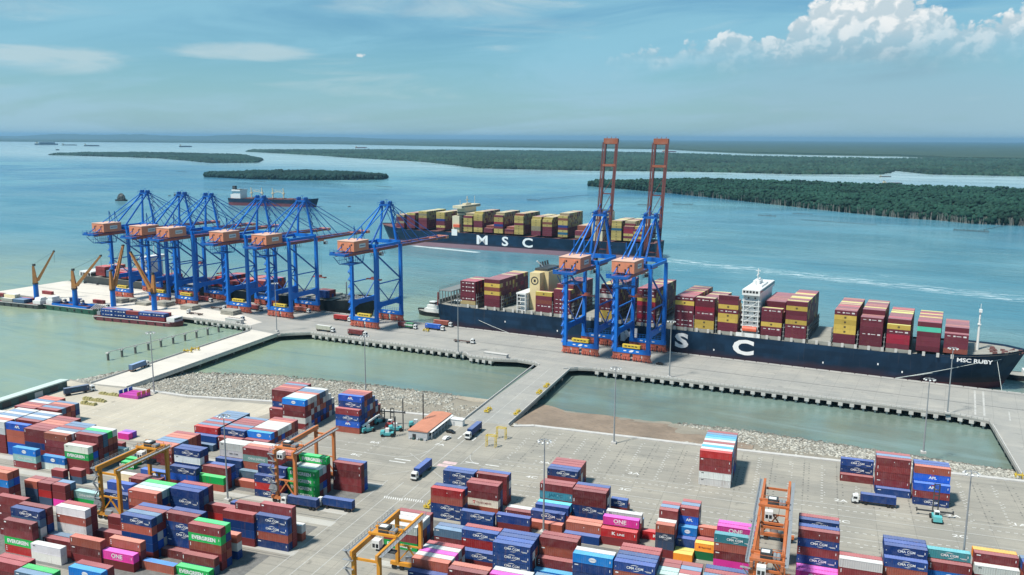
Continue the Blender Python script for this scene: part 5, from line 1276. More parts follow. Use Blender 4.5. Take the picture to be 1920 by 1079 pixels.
# ------------------------------------------------------------------ ships
def hull(L, B, zk, zd, mats, levels, bow_rise=3.0, bow_len=0.16, stern_len=0.07, flare=0.55, transom=0.75, n=56, rake=0.035):
    """lofted hull: x from 0 (stern) to L (stem), mats by height band given in levels [(z_top, material index)]"""
    mb = MB(); zs = [zk] + [l[0] for l in levels]; zs[-1] = None
    xs = [L * (i / n) for i in range(n + 1)]
    rows = []
    for x in xs:
        f = x / L
        fb = max(0.0, (f - (1 - bow_len)) / bow_len); fs = max(0.0, 1 - f / stern_len)
        top = zd + bow_rise * (fb ** 1.3) if fb > 0.0 else zd
        row = []
        for k, z in enumerate(zs):
            zz = top if z is None else z
            h = (zz - zk) / (zd - zk)                        # 0 keel, 1 deck
            hb = (B / 2) * (max(0.0, 1 - fb ** (1.7 + flare * 3.0 * h)) ** (0.75 if h > .5 else 0.9))
            hb *= 1 - (1 - transom) * fs ** 1.5 * (1.0 if h > .6 else 1.6)
            hb = max(hb, 0.05)
            xx = x + (rake * L) * h * (fb ** 2) - (1 - h) * fs * stern_len * L * 0.55 * 0.0
            row.append((xx, hb, zz))
        rows.append(row)
    m = len(zs); idx = {}
    for i, row in enumerate(rows):
        for k, (x, hb, z) in enumerate(row):
            for s in (-1, 1): idx[(i, k, s)] = len(mb.v); mb.v.append((x, s * hb, z))
    for i in range(n):
        for k in range(m - 1):
            mi = levels[k][1]
            for s in (-1, 1): mb.f.append((idx[(i, k, s)], idx[(i + 1, k, s)], idx[(i + 1, k + 1, s)], idx[(i, k + 1, s)])); mb.m.append(mi)
    for k in range(m - 1): mb.f.append((idx[(0, k, -1)], idx[(0, k + 1, -1)], idx[(0, k + 1, 1)], idx[(0, k, 1)])); mb.m.append(levels[k][1])
    deck = MB()
    for i in range(n):
        a = [rows[i][-1], rows[i + 1][-1]]; dz = -1.1 if rows[i][-1][0] > L * (1 - bow_len * .95) else -0.25
        deck.add([(a[0][0], -a[0][1] + .05, a[0][2] + dz), (a[1][0], -a[1][1] + .05, a[1][2] + dz), (a[1][0], a[1][1] - .05, a[1][2] + dz), (a[0][0], a[0][1] - .05, a[0][2] + dz)], [(0, 1, 2, 3)])
    return mb, deck, rows
def at_ship(root_loc, rz, x, y, z): return (root_loc[0] + x * cos(rz) - y * sin(rz), root_loc[1] + x * sin(rz) + y * cos(rz), z)
def ship_bay(rl, rz, x, nrow, tiers, z0, B, pal, front, rowtiers=None, L=12.19):
    """containers of one bay as entries of the joined stack; front: tier colours of the row facing the camera"""
    for r in range(nrow):
        y = -B / 2 + 1.6 + r * 2.54 + CW / 2
        t = tiers if rowtiers is None else rowtiers[min(r, len(rowtiers) - 1)]
        for k in range(t):
            c = front[k] if r == 0 and k < len(front) else prng.choice(pal)
            col = {'M': (0.125, 0.026, 0.040), 'Y': (0.48, 0.34, 0.075), 'O': (0.20, 0.06, 0.045), 'R': (0.26, 0.02, 0.04), 'N': (0.02, 0.05, 0.14), 'G': (0.08, 0.42, 0.30), 'W': (0.5, 0.48, 0.45), 'P': (0.05, 0.05, 0.2), 'L': (0.36, 0.28, 0.14)}[c]
            mark = 'msc' if c == 'Y' else ('triton' if c == 'M' and r == 0 and prng.random() < .42 else None)
            p = at_ship(rl, rz, x + L / 2, y, z0 + k * 2.8); STUFFBOX.append((p, rz, L, col, mark))
def letter_on(root, txt, h, x, y, z, sx=1.2, bold=0.06, m=None):
    me = text_mesh(txt, h, m or MAT['white_print'], bold, sx); o = bpy.data.objects.new('lettering', me); link(o, root); o.location = (x, y, z); return o

# --- the big navy ship alongside the quay
S0, LS, BS = -38.0, 360.0, 48.2; RY = 37.0 + BS / 2
R_LOC = Q3(S0, RY, 0.0); ruby = empty('container_ship', R_LOC, QA)
tag(ruby, 'navy container ship moored along the quay with large white hull letters', 'ship')
mb, dk_, rows = hull(LS, BS, -12, 14.2, None, [(-5.4, 1), (-0.6, 1), (14.2, 0)], bow_rise=4.5, bow_len=0.155, stern_len=0.06, flare=0.6, transom=0.8)
mb.build('hull', [MAT['hull_blue'], MAT['hull_red']], ruby); dk_.build('deck', MAT['deck_grey'], ruby)
b = MB(); b.tube((LS - 22, 0, -7.2), (LS + 2.5, 0, -6.0), 4.4, 14, 1.6); b.build('bulbous_bow', MAT['hull_red'], ruby)
for t_, s_c, w_ in (('M', 111.0, 1.28), ('S', 146.3, 1.5), ('C', 185.0, 1.5)): letter_on(ruby, t_, 8.9, s_c - S0, -BS / 2 - .06, 7.6, w_, 0.06)
letter_on(ruby, 'MSC RUBY', 2.2, 311 - S0, -BS / 2 - 0.02 + 3.1, 13.6, 1.25, 0.04).rotation_euler = (0, 0, 0.13)
b = MB(); b.add([(332 - S0, -BS / 2 + 8.7, 9.0), (339 - S0, -BS / 2 + 11.6, 9.0), (339.4 - S0, -BS / 2 + 10.6, 11.6), (332.4 - S0, -BS / 2 + 7.8, 11.6)], [(0, 1, 2, 3)])
front_cols = {0: 'LMMMMM', 1: 'MMMYOYM', 2: 'MMOMY', 3: 'MMMMMMM', 4: 'YYMMMWMM', 5: 'MRMMRYMM', 6: 'MMMMMYM', 7: 'YYMMRMM', 8: 'MMYYMYMM', 9: 'MMYMMMY', 10: 'MMMYMMYM', 11: 'MMYYYYM', 12: 'MMMMMM', 13: 'MRRMY', 14: 'MMMMGM', 15: 'OMMM'}
pal_r = 'MMMMMOOMRYLMMM'
bays = [(-17.0, 9, 6, None), (2.5, 18, 7, None), (42.6, 6, 5, [5, 5, 4, 3]), (56.2, 16, 7, [6, 6, 7, 7]), (89.4, 17, 8, [7, 8]), (115.4, 18, 8, [8]), (140.7, 18, 7, [7]), (153.6, 18, 7, [7, 7, 7, 6, 5, 4, 6, 6, 6]), (168.2, 8, 8, [8, 7, 7, 6, 5, 3]),
        (194.6, 18, 7, [6, 6, 5, 5, 7, 7, 7, 7]), (208.9, 18, 8, [8]), (236.4, 18, 7, [7]), (250.8, 18, 6, [6, 6, 6, 6, 7, 7, 7]), (265.2, 17, 5, [5, 6, 6, 6, 6]), (280.8, 15, 6, [6]), (294.8, 12, 4, [4, 4, 5, 5])]
for i, (s, nr, tt, rt) in enumerate(bays):
    inset = 0 if s < 262 else (s - 262) * .10
    ship_bay(Q3(S0, RY + inset, 0), QA, s - S0, nr, tt, 16.2, BS, pal_r, front_cols[i], rt)
# hatch covers, lashing bridges and the row of pale pedestals at the ship's side
b = MB()
for s in (-17, 2.5, 17.5, 30, 42.6, 56.4, 75, 89.4, 102, 115.4, 128.8, 140.7, 153.6, 168.2, 194.6, 208.9, 222.5, 236.4, 250.8, 265.2):
    for k in range(3): y0 = -BS / 2 + 1.4 + k * 15.2; b.box(s - S0 + .1, s - S0 + 12.2, y0, y0 + 14.9, 14.1, 16.1)
b.build('hatch_cover', MAT['deck_grey'], ruby)['kind'] = 'stuff'
lb = MB(); 
def lashing(mb, x, B, z0, z1):
    for r in range(19):
        y = -B / 2 + 1.5 + r * (B - 3) / 18
        mb.beam((x, y, z0), (x, y, z1), .28)
    for z in np.arange(z0 + 2.6, z1 + .1, 2.6): mb.box(x - .55, x + .55, -B / 2 + 1.5, B / 2 - 1.5, z - .1, z + .1)
lash_me = lashing(lb, 0, BS, 14.2, 24.4) or lb.mesh('lashing_bridge', MAT['lash'])
for s in (-19.2, -3.6, 16.3, 29.4, 55.4, 70, 88.3, 102.5, 114.2, 129.2, 139.7, 153.1, 167.1, 208.0, 222.0, 235.4, 249.8, 264.2):
    o = bpy.data.objects.new('lashing_bridge', lash_me); link(o, ruby); o.location = (s - S0, 0, 0)
b = MB()
for k, s in enumerate(np.arange(-10, 300, 7.2)): b.box(s - S0 - .75, s - S0 + .75, -BS / 2 + .05, -BS / 2 + .55, 14.2, 16.6)
b.build('side_pedestals', MAT['concrete_pale'], ruby)['kind'] = 'stuff'
# engine casing and funnel
fx = 35.5 - S0
b = MB(); b.box(fx, fx + 11, -10, 12, 14, 42.5); b.box(fx - .1, fx + 7.6, -17, -9.9, 14, 42); fn = b.build('funnel', MAT['cream'], ruby)
b = MB(); b.box(fx + .3, fx + 10, -9.6, 11.6, 42.5, 44.2); 
for y in (-6, -2, 2, 6): b.tube((fx + 3, y, 45), (fx + 2.4, y, 48), .7, 8)
b.build('funnel_cap', MAT['steel_dark'], fn)
b = MB(); b.beam((fx + 4, -5, 45), (fx + 1, -8, 49), .9); b.build('exhaust_pipe', MAT['white'], fn)
o = link(bpy.data.objects.new('ring_emblem', arc_mesh(2.9, 0, 2 * pi, .75, MAT['black_print'], 24, 1.0, False)), fn); o.location = (fx + 4.6, -17.06 + 7, 35)
o.location = (fx + 3.7, -17.06, 36.5)
b = MB(); b.box(fx + 2.9, fx + 4.5, -17.08, -17.02, 35.6, 37.4); b.build('emblem_centre', MAT['black_print'], fn)
b = MB()
for k in range(4): z = 16 + k * 3.0; b.box(28.5 - S0, 35.3 - S0, -BS / 2 + 1.0, -BS / 2 + 6.5, z, z + .25)
for x in (28.8, 35.0):
    for y in (-BS / 2 + 1.2, -BS / 2 + 6.2): b.beam((x - S0, y, 14), (x - S0, y, 27.5), .5)
b.box(28 - S0, 35.4 - S0, -BS / 2 + 1, BS / 2 - 1, 27.2, 28.2); b.box(30 - S0, 35 - S0, -BS / 2 + 4, -BS / 2 + 10, 14, 27)
b.build('accommodation_frame', MAT['white'], ruby)
# bridge house
bx = 183.0 - S0
b = MB(); b.box(bx, bx + 9.5, -19.6, 19.6, 14, 40); b.box(bx - .6, bx + 10.1, -BS / 2 + 1.2, BS / 2 - 1.2, 40.0, 43.4); hs = b.build('bridge_house', MAT['white'], ruby)
b = MB()
for y in np.arange(-BS / 2 + 2, BS / 2 - 2, 2.1): b.box(bx + 10.1, bx + 10.16, y, y + 1.6, 41.4, 42.8)
for x in np.arange(bx, bx + 9, 1.9): b.box(x, x + 1.4, -BS / 2 + 1.14, -BS / 2 + 1.2, 41.4, 42.8)
b.build('bridge_window', MAT['glass'], hs)['kind'] = 'stuff'
b = MB()
for k in range(7):
    z = 17.5 + k * 3.1; b.box(bx - .8, bx + 10.3, -21.4, -19.5, z, z + .3)
    for x in np.arange(bx - .6, bx + 10.4, 1.8): b.beam((x, -21.3, z), (x, -21.3, z + 1.2), .1)
    b.beam((bx - .6, -21.3, z + 1.2), (bx + 10.2, -21.3, z + 1.2), .12)
for x in (bx + .3, bx + 9.3): b.beam((x, -21.2, 14), (x, -21.2, 40), .5)
for k in range(3): b.beam((bx + 1, -21.2, 16 + 7 * k), (bx + 8.5, -21.2, 22 + 7 * k), .35)
b.build('balcony', MAT['white'], hs)['kind'] = 'stuff'
b = MB()
for k in range(7):
    for x in (bx + 2.4, bx + 6.4): b.box(x, x + .9, -19.66, -19.6, 18.7 + 3.1 * k, 19.8 + 3.1 * k)
b.build('cabin_window', MAT['glass'], hs)['kind'] = 'stuff'
b = MB(); b.box(bx + 1, bx + 8.5, -10, 10, 43.4, 44.4); b.box(bx + 2, bx + 6, -5, 5, 44.4, 46.4); b.tube((bx + 4, 0, 46.4), (bx + 4, 0, 53.5), .35, 6); b.box(bx + 3.7, bx + 4.3, -3.4, 3.4, 49.5, 49.9); b.box(bx + 2.4, bx + 5.6, -.3, .3, 52, 52.3)
for y in (-8, 6): b.tube((bx + 4, y, 44.4), (bx + 4, y, 47.2), .9, 10, .4)
for y in np.arange(-20, 20, 4.2): b.beam((bx + 9.6, y, 43.4), (bx + 9.6, y, 44.6), .12)
b.build('radar_mast', MAT['white'], hs)
b = MB(); b.extr([(-BS / 2 + 1.0, 18.0), (-BS / 2 + 1.0, 19.3), (-BS / 2 + 1.6, 20.4), (-BS / 2 + 3.2, 20.4), (-BS / 2 + 3.8, 19.3), (-BS / 2 + 3.8, 18.0), (-BS / 2 + 2.4, 17.2)], bx + .5, bx + 9.0); b.build('lifeboat', MAT['lifeboat'], ruby)
b = MB(); b.box(bx - 3, bx + 11.5, -BS / 2 + .3, -BS / 2 + .9, 14.2, 16.6); b.build('white_bulwark', MAT['white'], ruby)
# forecastle: mast, winches, bulwark gear
mx = 312.0 - S0
b = MB(); b.tube((mx, -1.5, 14.5), (mx, -.2, 38), .8, 8, .45); b.tube((mx, 1.5, 14.5), (mx, .2, 38), .8, 8, .45); b.box(mx - .9, mx + .9, -1.6, 1.6, 30.4, 30.8); b.box(mx - .8, mx + .8, -1.5, 1.5, 37.6, 39.2); b.tube((mx, 0, 39), (mx, 0, 42.5), .14, 5)
for z in (34, 35.6): b.box(mx - .15, mx + .15, -2.4, 2.4, z, z + .2)
b.build('foremast', MAT['white'], ruby)
b = MB()
for k in range(26):
    x = mx + 6 + prng.random() * 30; w = 12 * (1 - (x - mx - 6) / 36) + 1.5; y = prng.uniform(-w, w); r = prng.uniform(.5, 1.2)
    if k % 2: b.tube((x, y - r, 17.0), (x, y + r, 17.0), r * .8, 8)
    else: b.box(x - r, x + r, y - r * .6, y + r * .6, 15.4, 16.6 + r)
for k in range(14):
    x = mx + 5 + prng.random() * 30; w = 10 * (1 - (x - mx - 5) / 36) + 1.5; b.beam((x, prng.uniform(-w, w), 16.2), (x + prng.uniform(-6, 6), prng.uniform(-w, w), 17.6), .35)
b.build('mooring_winches', MAT['deck_red'], ruby)['kind'] = 'stuff'
b = MB(); b.box(-.1 + 1, 1.4, -20, 20, 14.2, 17)
for y in np.arange(-20, 21, 4): b.beam((2, y, 14), (2, y, 24), .5); b.beam((12, y, 14), (12, y, 24), .5)
b.box(1.6, 12.4, -20.5, 20.5, 23.8, 24.3)
for y in np.arange(-20, 21, 2.5): b.beam((1.8, y, 24.3), (1.8, y, 26), .14)
b.beam((1.8, -20, 26), (1.8, 20, 26), .14); b.beam((1.8, -20, 25.2), (1.8, 20, 25.2), .12)
b.build('stern_frame', MAT['lash'], ruby)['kind'] = 'stuff'
b = MB()
for sx_, z_ in ((167, 3.4), (60, 4.2), (232, 3.2), (262, 6.0), (20, 6.5), (275, 3.0)): b.box(sx_ - S0 - .35, sx_ - S0 + .35, -BS / 2 - .08, -BS / 2 - .03, z_, z_ + 1.1)
b.build('hull_mark', MAT['white_print'], ruby)['kind'] = 'stuff'
# draught numerals under the bow
for q, (s_, dz) in enumerate(((322, 0), (328, -.3))): 
    w = BS / 2 * .62
# mooring ropes
def rope(name, p, q, r, label, sag=0.0):
    mb = MB(); p = Vector(p); q = Vector(q); n = 10; prev = p
    for i in range(1, n + 1):
        f = i / n; c = p + (q - p) * f; c.z -= sag * 4 * f * (1 - f); mb.tube(prev, c, r, 5, cap=False); prev = c
    return tag(mb.build(name, MAT['pale_print']), label, 'rope', 'mooring ropes of the navy ship')
rope('mooring_rope', Q3(316, 44, 13.2), Q3(272, 33.6, .4), .13, 'mooring rope from the navy bow to the quay, upper of two', .5)
rope('mooring_rope', Q3(324, 49, 14.2), Q3(272, 33.4, .4), .13, 'mooring rope from the navy bow to the quay, lower and longer', .8)
rope('mooring_rope', Q3(322, 49, 13.5), Q3(325, 33.6, .4), .10, 'steep mooring rope dropping straight from the navy bow')
rope('mooring_rope', Q3(-22, 40, 12), Q3(24, 33.6, .4), .13, 'mooring rope from the navy stern to the quay', .8)

# --- the second navy ship under way in the river
fa, fb_ = np.array([-487.4, 1025.8]), np.array([-217.2, 992.5]); fd = (fa - fb_) / np.linalg.norm(fa - fb_); FZ = atan2(fd[1], fd[0]); FB = 52.0
fn_ = np.array([-fd[1], fd[0]])                   # port side faces away; the camera sees the other side
stern_pt = fb_ - fd * 40.0 - fn_ * (FB / 2) if fn_[1] < 0 else fb_ - fd * 40.0 + fn_ * (FB / 2)
FL = 371.0
far_s = empty('container_ship', (stern_pt[0], stern_pt[1], 0), FZ); tag(far_s, 'navy container ship under way in the river, stacked with yellow and maroon containers', 'ship')
mb, dk_, rows = hull(FL, FB, -10, 15.5, None, [(-4.7, 1), (0.8, 1), (15.5, 0)], bow_rise=4.0, bow_len=0.13, stern_len=0.05, flare=0.5)
mb.build('hull', [MAT['hull_blue'], MAT['hull_pale_red']], far_s); dk_.build('deck', MAT['deck_red'], far_s)
SIDE = 1 if (fn_[1] < 0) else -1                  # local y of the side seen from the yard
def far_local(u, v, z):                           # where the ray over that point meets the side of the hull
    d = direction(u, v)[:2]; o = stern_pt + fn_ * SIDE * (FB / 2); A2 = np.array([[fd[0], -d[0]], [fd[1], -d[1]]]); sol = np.linalg.solve(A2, -o); return float(sol[0]), 0.0
for t_, u0, w_ in (('M', 904, 1.45), ('S', 947, 1.3), ('C', 989, 1.35)):
    x, y = far_local(u0, 459, 8.0); me = text_mesh(t_, 11.2, MAT['white_print'], 0.035, w_); o = link(bpy.data.objects.new('lettering', me), far_s); o.location = (x, SIDE * (FB / 2 + .1), 8.2); o.rotation_euler = (0, 0, pi if SIDE > 0 else 0)
def far_bay(u0, z_top, cols, nrow=19, back=None):
    x, _ = far_local(u0, 440, 15.0); n = len(cols)
    for r in range(nrow):
        t = n if back is None else back[min(r, len(back) - 1)]
        for k in range(t):
            c = cols[k] if r == 0 and k < n else prng.choice('YLLYMLLYMOL')
            if r > 0 and k < 4: c = prng.choice('MMMOMM')
            col = {'M': (0.135, 0.030, 0.045), 'Y': (0.38, 0.29, 0.10), 'O': (0.20, 0.07, 0.05), 'N': (0.02, 0.04, 0.17), 'L': (0.25, 0.21, 0.14), 'B': (0.02, 0.09, 0.16), 'R': (.26, .03, .05)}[c]
            y = SIDE * (FB / 2 - 1.6 - CW / 2 - r * 2.55)
            p = at_ship((stern_pt[0], stern_pt[1]), FZ, x - 6.1, y, 17.5 + k * 2.8)
            STUFFBOX.append((p, FZ + (pi if SIDE > 0 else 0), 12.19, col, 'msc' if c == 'Y' and r == 0 else None))
for u0, cols, back in ((742, 'MMLMML', None), (762, 'MMMMMMY', None), (784, 'MMMMMYLY', None), (817, 'MYMMNYYY', None), (868, 'YYMYYYM', [7, 7, 8]), (887, 'YYMMMYYY', [8, 9]), (906, 'MM', [2, 2, 3]), (925, 'YYMNRYYM', [8, 8, 9]), (945, 'OM', [2, 2, 3]),
                       (963, 'YYYYMYYY', [8, 9]), (995, 'MMLLYYY', [7, 8]), (1016, 'MMMMYOY', [7, 8]), (1045, 'YBYPNYYOY'.replace('P', 'M'), [9, 9, 10]), (1077, 'LMM', [3, 3, 2, 5]), (1145, 'YYYYBYYY', None), (1168, 'YMYRRM', [6, 6, 8]), (1186, 'MYMYM', [5, 6])):
    far_bay(u0, 0, cols, back=back)
# its bridge house and funnel
x, _ = far_local(852, 440, 15.0)
b = MB(); b.box(x - 9, x + 2, -15, 15, 15, 46); b.box(x - 10, x + 3, -FB / 2 + 1, FB / 2 - 1, 45.5, 49); hs = b.build('bridge_house', MAT['far_cream'], far_s)
b = MB()
for y in np.arange(-24, 24, 2.2): b.box(x - 10.06, x - 10, y, y + 1.6, 46.6, 48.2)
for k in range(6): b.box(x - 8.5, x + 1.5, SIDE * 15.3 - .35, SIDE * 15.3 + .35, 19 + 4 * k, 20.6 + 4 * k)
b.build('bridge_window', MAT['glass'], hs)['kind'] = 'stuff'
b = MB(); b.box(x - 6, x - 1, -7, 7, 49, 51); b.tube((x - 4, 0, 51), (x - 4, 0, 60), .5, 6); b.box(x - 4.3, x - 3.7, -4, 4, 55, 55.6); b.tube((x - 4, SIDE * 18, 49), (x - 4, SIDE * 18, 56), .3, 5); b.tube((x - 4, -SIDE * 20, 49), (x - 4, -SIDE * 20, 59), .3, 5); b.build('radar_mast', MAT['far_cream'], hs)['kind'] = 'stuff'
b = MB(); b.box(x - 6, x + 4, SIDE * (FB / 2 - 6) - 4, SIDE * (FB / 2 - 6) + 4, 15, 36); b.build('boat_deck', MAT['far_cream'], far_s)
b = MB(); b.box(x - 7, x + 2, SIDE * (FB / 2 - 2) - 1.6, SIDE * (FB / 2 - 2) + 1.6, 22, 25.5); b.build('lifeboat', MAT['lifeboat'], far_s)
b = MB(); b.box(x - 4, x + 4, SIDE * (FB / 2 - .2) - .3, SIDE * (FB / 2 - .2) + .3, 11.5, 19.5); pn = b.build('white_side_panel', MAT['white'], far_s)
x2, _ = far_local(1110, 445, 15.0)
b = MB(); b.box(x2 - 14, x2 + 1, -11, 11, 15, 48); b.box(x2 - 12, x2 + 1.5, SIDE * 17 - 7, SIDE * 17 + 7, 15, 47); fn = b.build('funnel', MAT['far_cream'], far_s)
b = MB(); b.box(x2 - 13, x2 + 1, -10.5, 10.5, 48, 49.6); b.box(x2 - 11, x2 + 1.2, SIDE * 17 - 6.4, SIDE * 17 + 6.4, 47, 49.2); b.build('funnel_cap', MAT['steel_dark'], fn)
o = link(bpy.data.objects.new('ring_emblem', arc_mesh(4.2, 0, 2 * pi, 1.3, MAT['black_print'], 24, 1.15, False)), fn); o.location = (x2 - 5.5, SIDE * 24.1, 36); o.rotation_euler = (0, 0, pi if SIDE > 0 else 0)
b = MB(); b.box(-.1 + FL - 40, FL - 39, -8, 8, 15, 21); b.tube((FL - 14, 0, 16), (FL - 14, 0, 36), .6, 6); b.build('foremast', MAT['far_cream'], far_s)

# --- feeder ships behind the left cranes
def feeder(s0, L, B, zd, mats, label, bays, house, hz=26, pal='MMNORMBM', bow_rise=3.5):
    rl = Q3(s0, 36.0 + B / 2, 0); r = empty('feeder_ship', rl, QA); tag(r, label, 'ship')
    mb, dk, rows = hull(L, B, -10, zd, None, [(-3.0, 1), (-1.2, 1), (zd, 0)], bow_rise=bow_rise, bow_len=0.16, stern_len=0.08, flare=.6); mb.build('hull', mats, r); dk.build('deck', MAT['deck_grey'], r)
    for x, nr, tt, front in bays: 
        for rr in range(nr):
            for k in range(tt if isinstance(tt, int) else tt[min(rr, len(tt) - 1)]):
                c = front[k] if rr == 0 and k < len(front) else prng.choice('mmbdrNm'); y = -B / 2 + 1.4 + rr * 2.54 + CW / 2
                p = at_ship(rl, QA, x + 6.1, y, zd + 1.4 + k * 2.8); STUFFBOX.append((p, QA, 12.19, PAL[c][0], 'cma' if False else None))
    if house is not None:
        b = MB(); b.box(house, house + 7, -B / 2 + 6, B / 2 - 6, zd, hz); b.box(house - .6, house + 7.6, -B / 2 + 1.6, B / 2 - 1.6, hz, hz + 2.6); hs = b.build('bridge_house', MAT['white'], r)
        b = MB()
        for k in range(int((hz - zd) / 3)):
            for x in np.arange(house + 1, house + 6, 2.0): b.box(x, x + 1, -B / 2 + 5.95, -B / 2 + 6, zd + 1.2 + 3 * k, zd + 2.3 + 3 * k)
        b.build('cabin_window', MAT['glass'], hs)['kind'] = 'stuff'
        b = MB(); b.tube((house + 5, 0, hz + 3), (house + 5, 0, hz + 11), .35, 6); b.box(house - 8, house - 2, -4, 4, zd, hz + 1); b.build('radar_mast', MAT['white'], hs)
    b = MB()
    for k in range(10): b.box(L - 24 + k * 1.9, L - 23 + k * 1.9, -5 + (k % 3) * 3, -3.4 + (k % 3) * 3, zd, zd + 2.4 + (k % 2))
    b.tube((L - 22, 0, zd), (L - 22, 0, zd + 13), .5, 6); b.build('foredeck_gear', MAT['steel'], r)
    return r
fA = feeder(-424, 128, 27, 6.2, [MAT['hull_grey'], MAT['hull_red']], 'grey-green feeder ship at the left end of the quay, white stern rail', [(22, 9, 3, 'mmm'), (36, 9, 2, 'dd'), (50, 9, 2, 'mr'), (64, 9, 3, 'bmm'), (98, 8, 2, 'mm')], 80, 26)
b = MB(); b.box(1, 17, -13.2, 13.2, 9.2, 10.4); b.box(1, 2, -13.2, 13.2, 6, 10)
for x in np.arange(2, 17, 3.5): b.beam((x, -13.1, 6), (x, -13.1, 9.2), .4)
b.build('stern_canopy', MAT['white'], fA)
fB = feeder(-292, 186, 30, 8.4, [MAT['hull_black'], MAT['hull_red']], 'black feeder ship with red boot-top behind the crane row, bow to the right', [(24, 10, 2, 'rm'), (38, 10, 3, 'mbr'), (52, 10, 2, 'Nm'), (66, 10, 3, 'nlm'), (80, 10, 3, 'Nmm'), (144, 4, 2, 'nn')], None, 30)
letter_on(fB, 'TAN CANG', 1.0, 150, -14.0, 7.4, 1.2, 0.03).rotation_euler = (0, 0, 0.10)
b = MB()
for x in (96, 110, 124, 138): b.box(x, x + 12.6, -12.5, 12.5, 8.3, 9.6)
b.build('hatch_cover', MAT['deck_grey'], fB)['kind'] = 'stuff'

# --- bulk carrier at anchor
bp0 = P(424, 385, WZ); bp1 = P(566, 389, WZ); bd = (bp1 - bp0) / np.linalg.norm(bp1 - bp0); BLn = float(np.linalg.norm(bp1 - bp0)) + 20
bk = empty('bulk_carrier', (bp0[0], bp0[1] + 16, 0), atan2(bd[1], bd[0])); tag(bk, 'dark bulk carrier with white house and four deck cranes anchored beyond the crane tops', 'ship')
mb, dk, _r = hull(BLn, 30, -10, 9.5, None, [(-4.7, 1), (1.2, 1), (9.5, 0)], bow_rise=3, bow_len=.12, stern_len=.08); mb.build('hull', [MAT['hull_blue'], MAT['hull_red']], bk); dk.build('deck', MAT['deck_red'], bk)
b = MB(); b.box(14, 30, -13, 13, 9, 27); b.box(12, 31, -15, 15, 24, 27); b.box(5, 14, -8, 8, 9, 17); hs = b.build('bridge_house', MAT['white'], bk)
b = MB(); b.box(7, 13, -3.5, 3.5, 17, 34); b.build('funnel', MAT['steel_dark'], hs)
b = MB(); b.box(18, 29, -13.05, -13, 25, 26.3); b.build('bridge_window', MAT['glass'], hs)
for k, x in enumerate((48, 72, 96, 120)):
    b = MB(); b.tube((x, 0, 9), (x, 0, 27), 1.3, 8); b.box(x - 2.2, x + 2.2, -2, 2, 19, 22); b.beam((x, 0, 21), (x + (20 if k % 2 == 0 else -20), 0, 25.5), .7); b.beam((x, 0, 29), (x + (20 if k % 2 == 0 else -20), 0, 25.5), .25); b.tube((x, 0, 27), (x - 1.5, 0, 31), .8, 6); b.build('deck_crane', MAT['far_cream'], bk)
b = MB()
for x in (40, 62, 84, 106, 128): b.box(x, x + 16, -9, 9, 9.2, 11)
b.build('hatch_cover', MAT['deck_red'], bk)['kind'] = 'stuff'

# --- ships far out, small
def small_ship(u, v, wpx, hpx, label, name='cargo_ship', c='hull_blue', stack=False):
    p0 = P(u - wpx / 2, v, WZ); p1 = P(u + wpx / 2, v, WZ); L = float(np.linalg.norm(p1 - p0)); d = (p1 - p0) / L; sc = L / wpx
    r = empty(name, (p0[0], p0[1], WZ), atan2(d[1], d[0])); tag(r, label, 'ship')
    hh = hpx * sc * 0.45; B = L * .14
    b = MB(); b.prism([(0, -B * .4), (L * .9, -B * .5), (L, 0), (L * .9, B * .5), (0, B * .4)], 0, hh); b.build('hull', MAT[c], r)
    b = MB(); b.box(L * .05, L * .16, -B * .4, B * .4, hh, hpx * sc); b.build('bridge_house', MAT['far_cream'], r)
    b = MB(); b.box(L * .06, L * .10, -B * .15, B * .15, hpx * sc, hpx * sc * 1.25); b.build('funnel', MAT[c], r)
    b = MB()
    if stack: b.box(L * .2, L * .86, -B * .45, B * .45, hh, hpx * sc * .9)
    else:
        for k in range(5): b.box(L * (.22 + .13 * k), L * (.33 + .13 * k), -B * .35, B * .35, hh, hh * 1.18)
    b.build('cargo' if stack else 'hatch_cover', MAT['hull_blue' if stack else 'deck_red'], r); return r
small_ship(87, 272, 44, 6, 'dark cargo ship far out at the left, the largest on the horizon', stack=True)
small_ship(130, 273, 29, 3.4, 'pale low cargo ship far out, left of centre of the horizon row', c='hull_grey')
small_ship(172, 274.5, 29, 4.5, 'dark cargo ship with white house far out beyond the wooded islet')
small_ship(348, 276, 24, 4.5, 'small dark cargo ship far out above the pale village')
small_ship(677, 278, 22, 3.2, 'red-brown cargo ship in the far channel right of centre', c='hull_red')
small_ship(1673, 345.5, 38, 5, 'pale grey barge in the silver channel behind the mangrove island', 'barge', 'hull_grey')
small_ship(1660, 332, 22, 2.6, 'small grey barge close to the far shore on the right', 'barge', 'hull_grey')
small_ship(1255, 285.5, 26, 3.0, 'red hulled barge in the far channel beside the raised booms', 'barge', 'hull_red')
small_ship(108, 282, 7, 4, 'tiny dark boat off the tip of the wooded islet', 'boat')
small_ship(655, 388, 6, 2, 'tiny dark boat in open water left of the lone crane', 'boat')
small_ship(318, 367.5, 5, 1.5, 'tiny dark boat beside the moored launch', 'boat')
small_ship(335, 367, 18, 4.5, 'dark launch with white top near the crane tops', 'boat', stack=False)
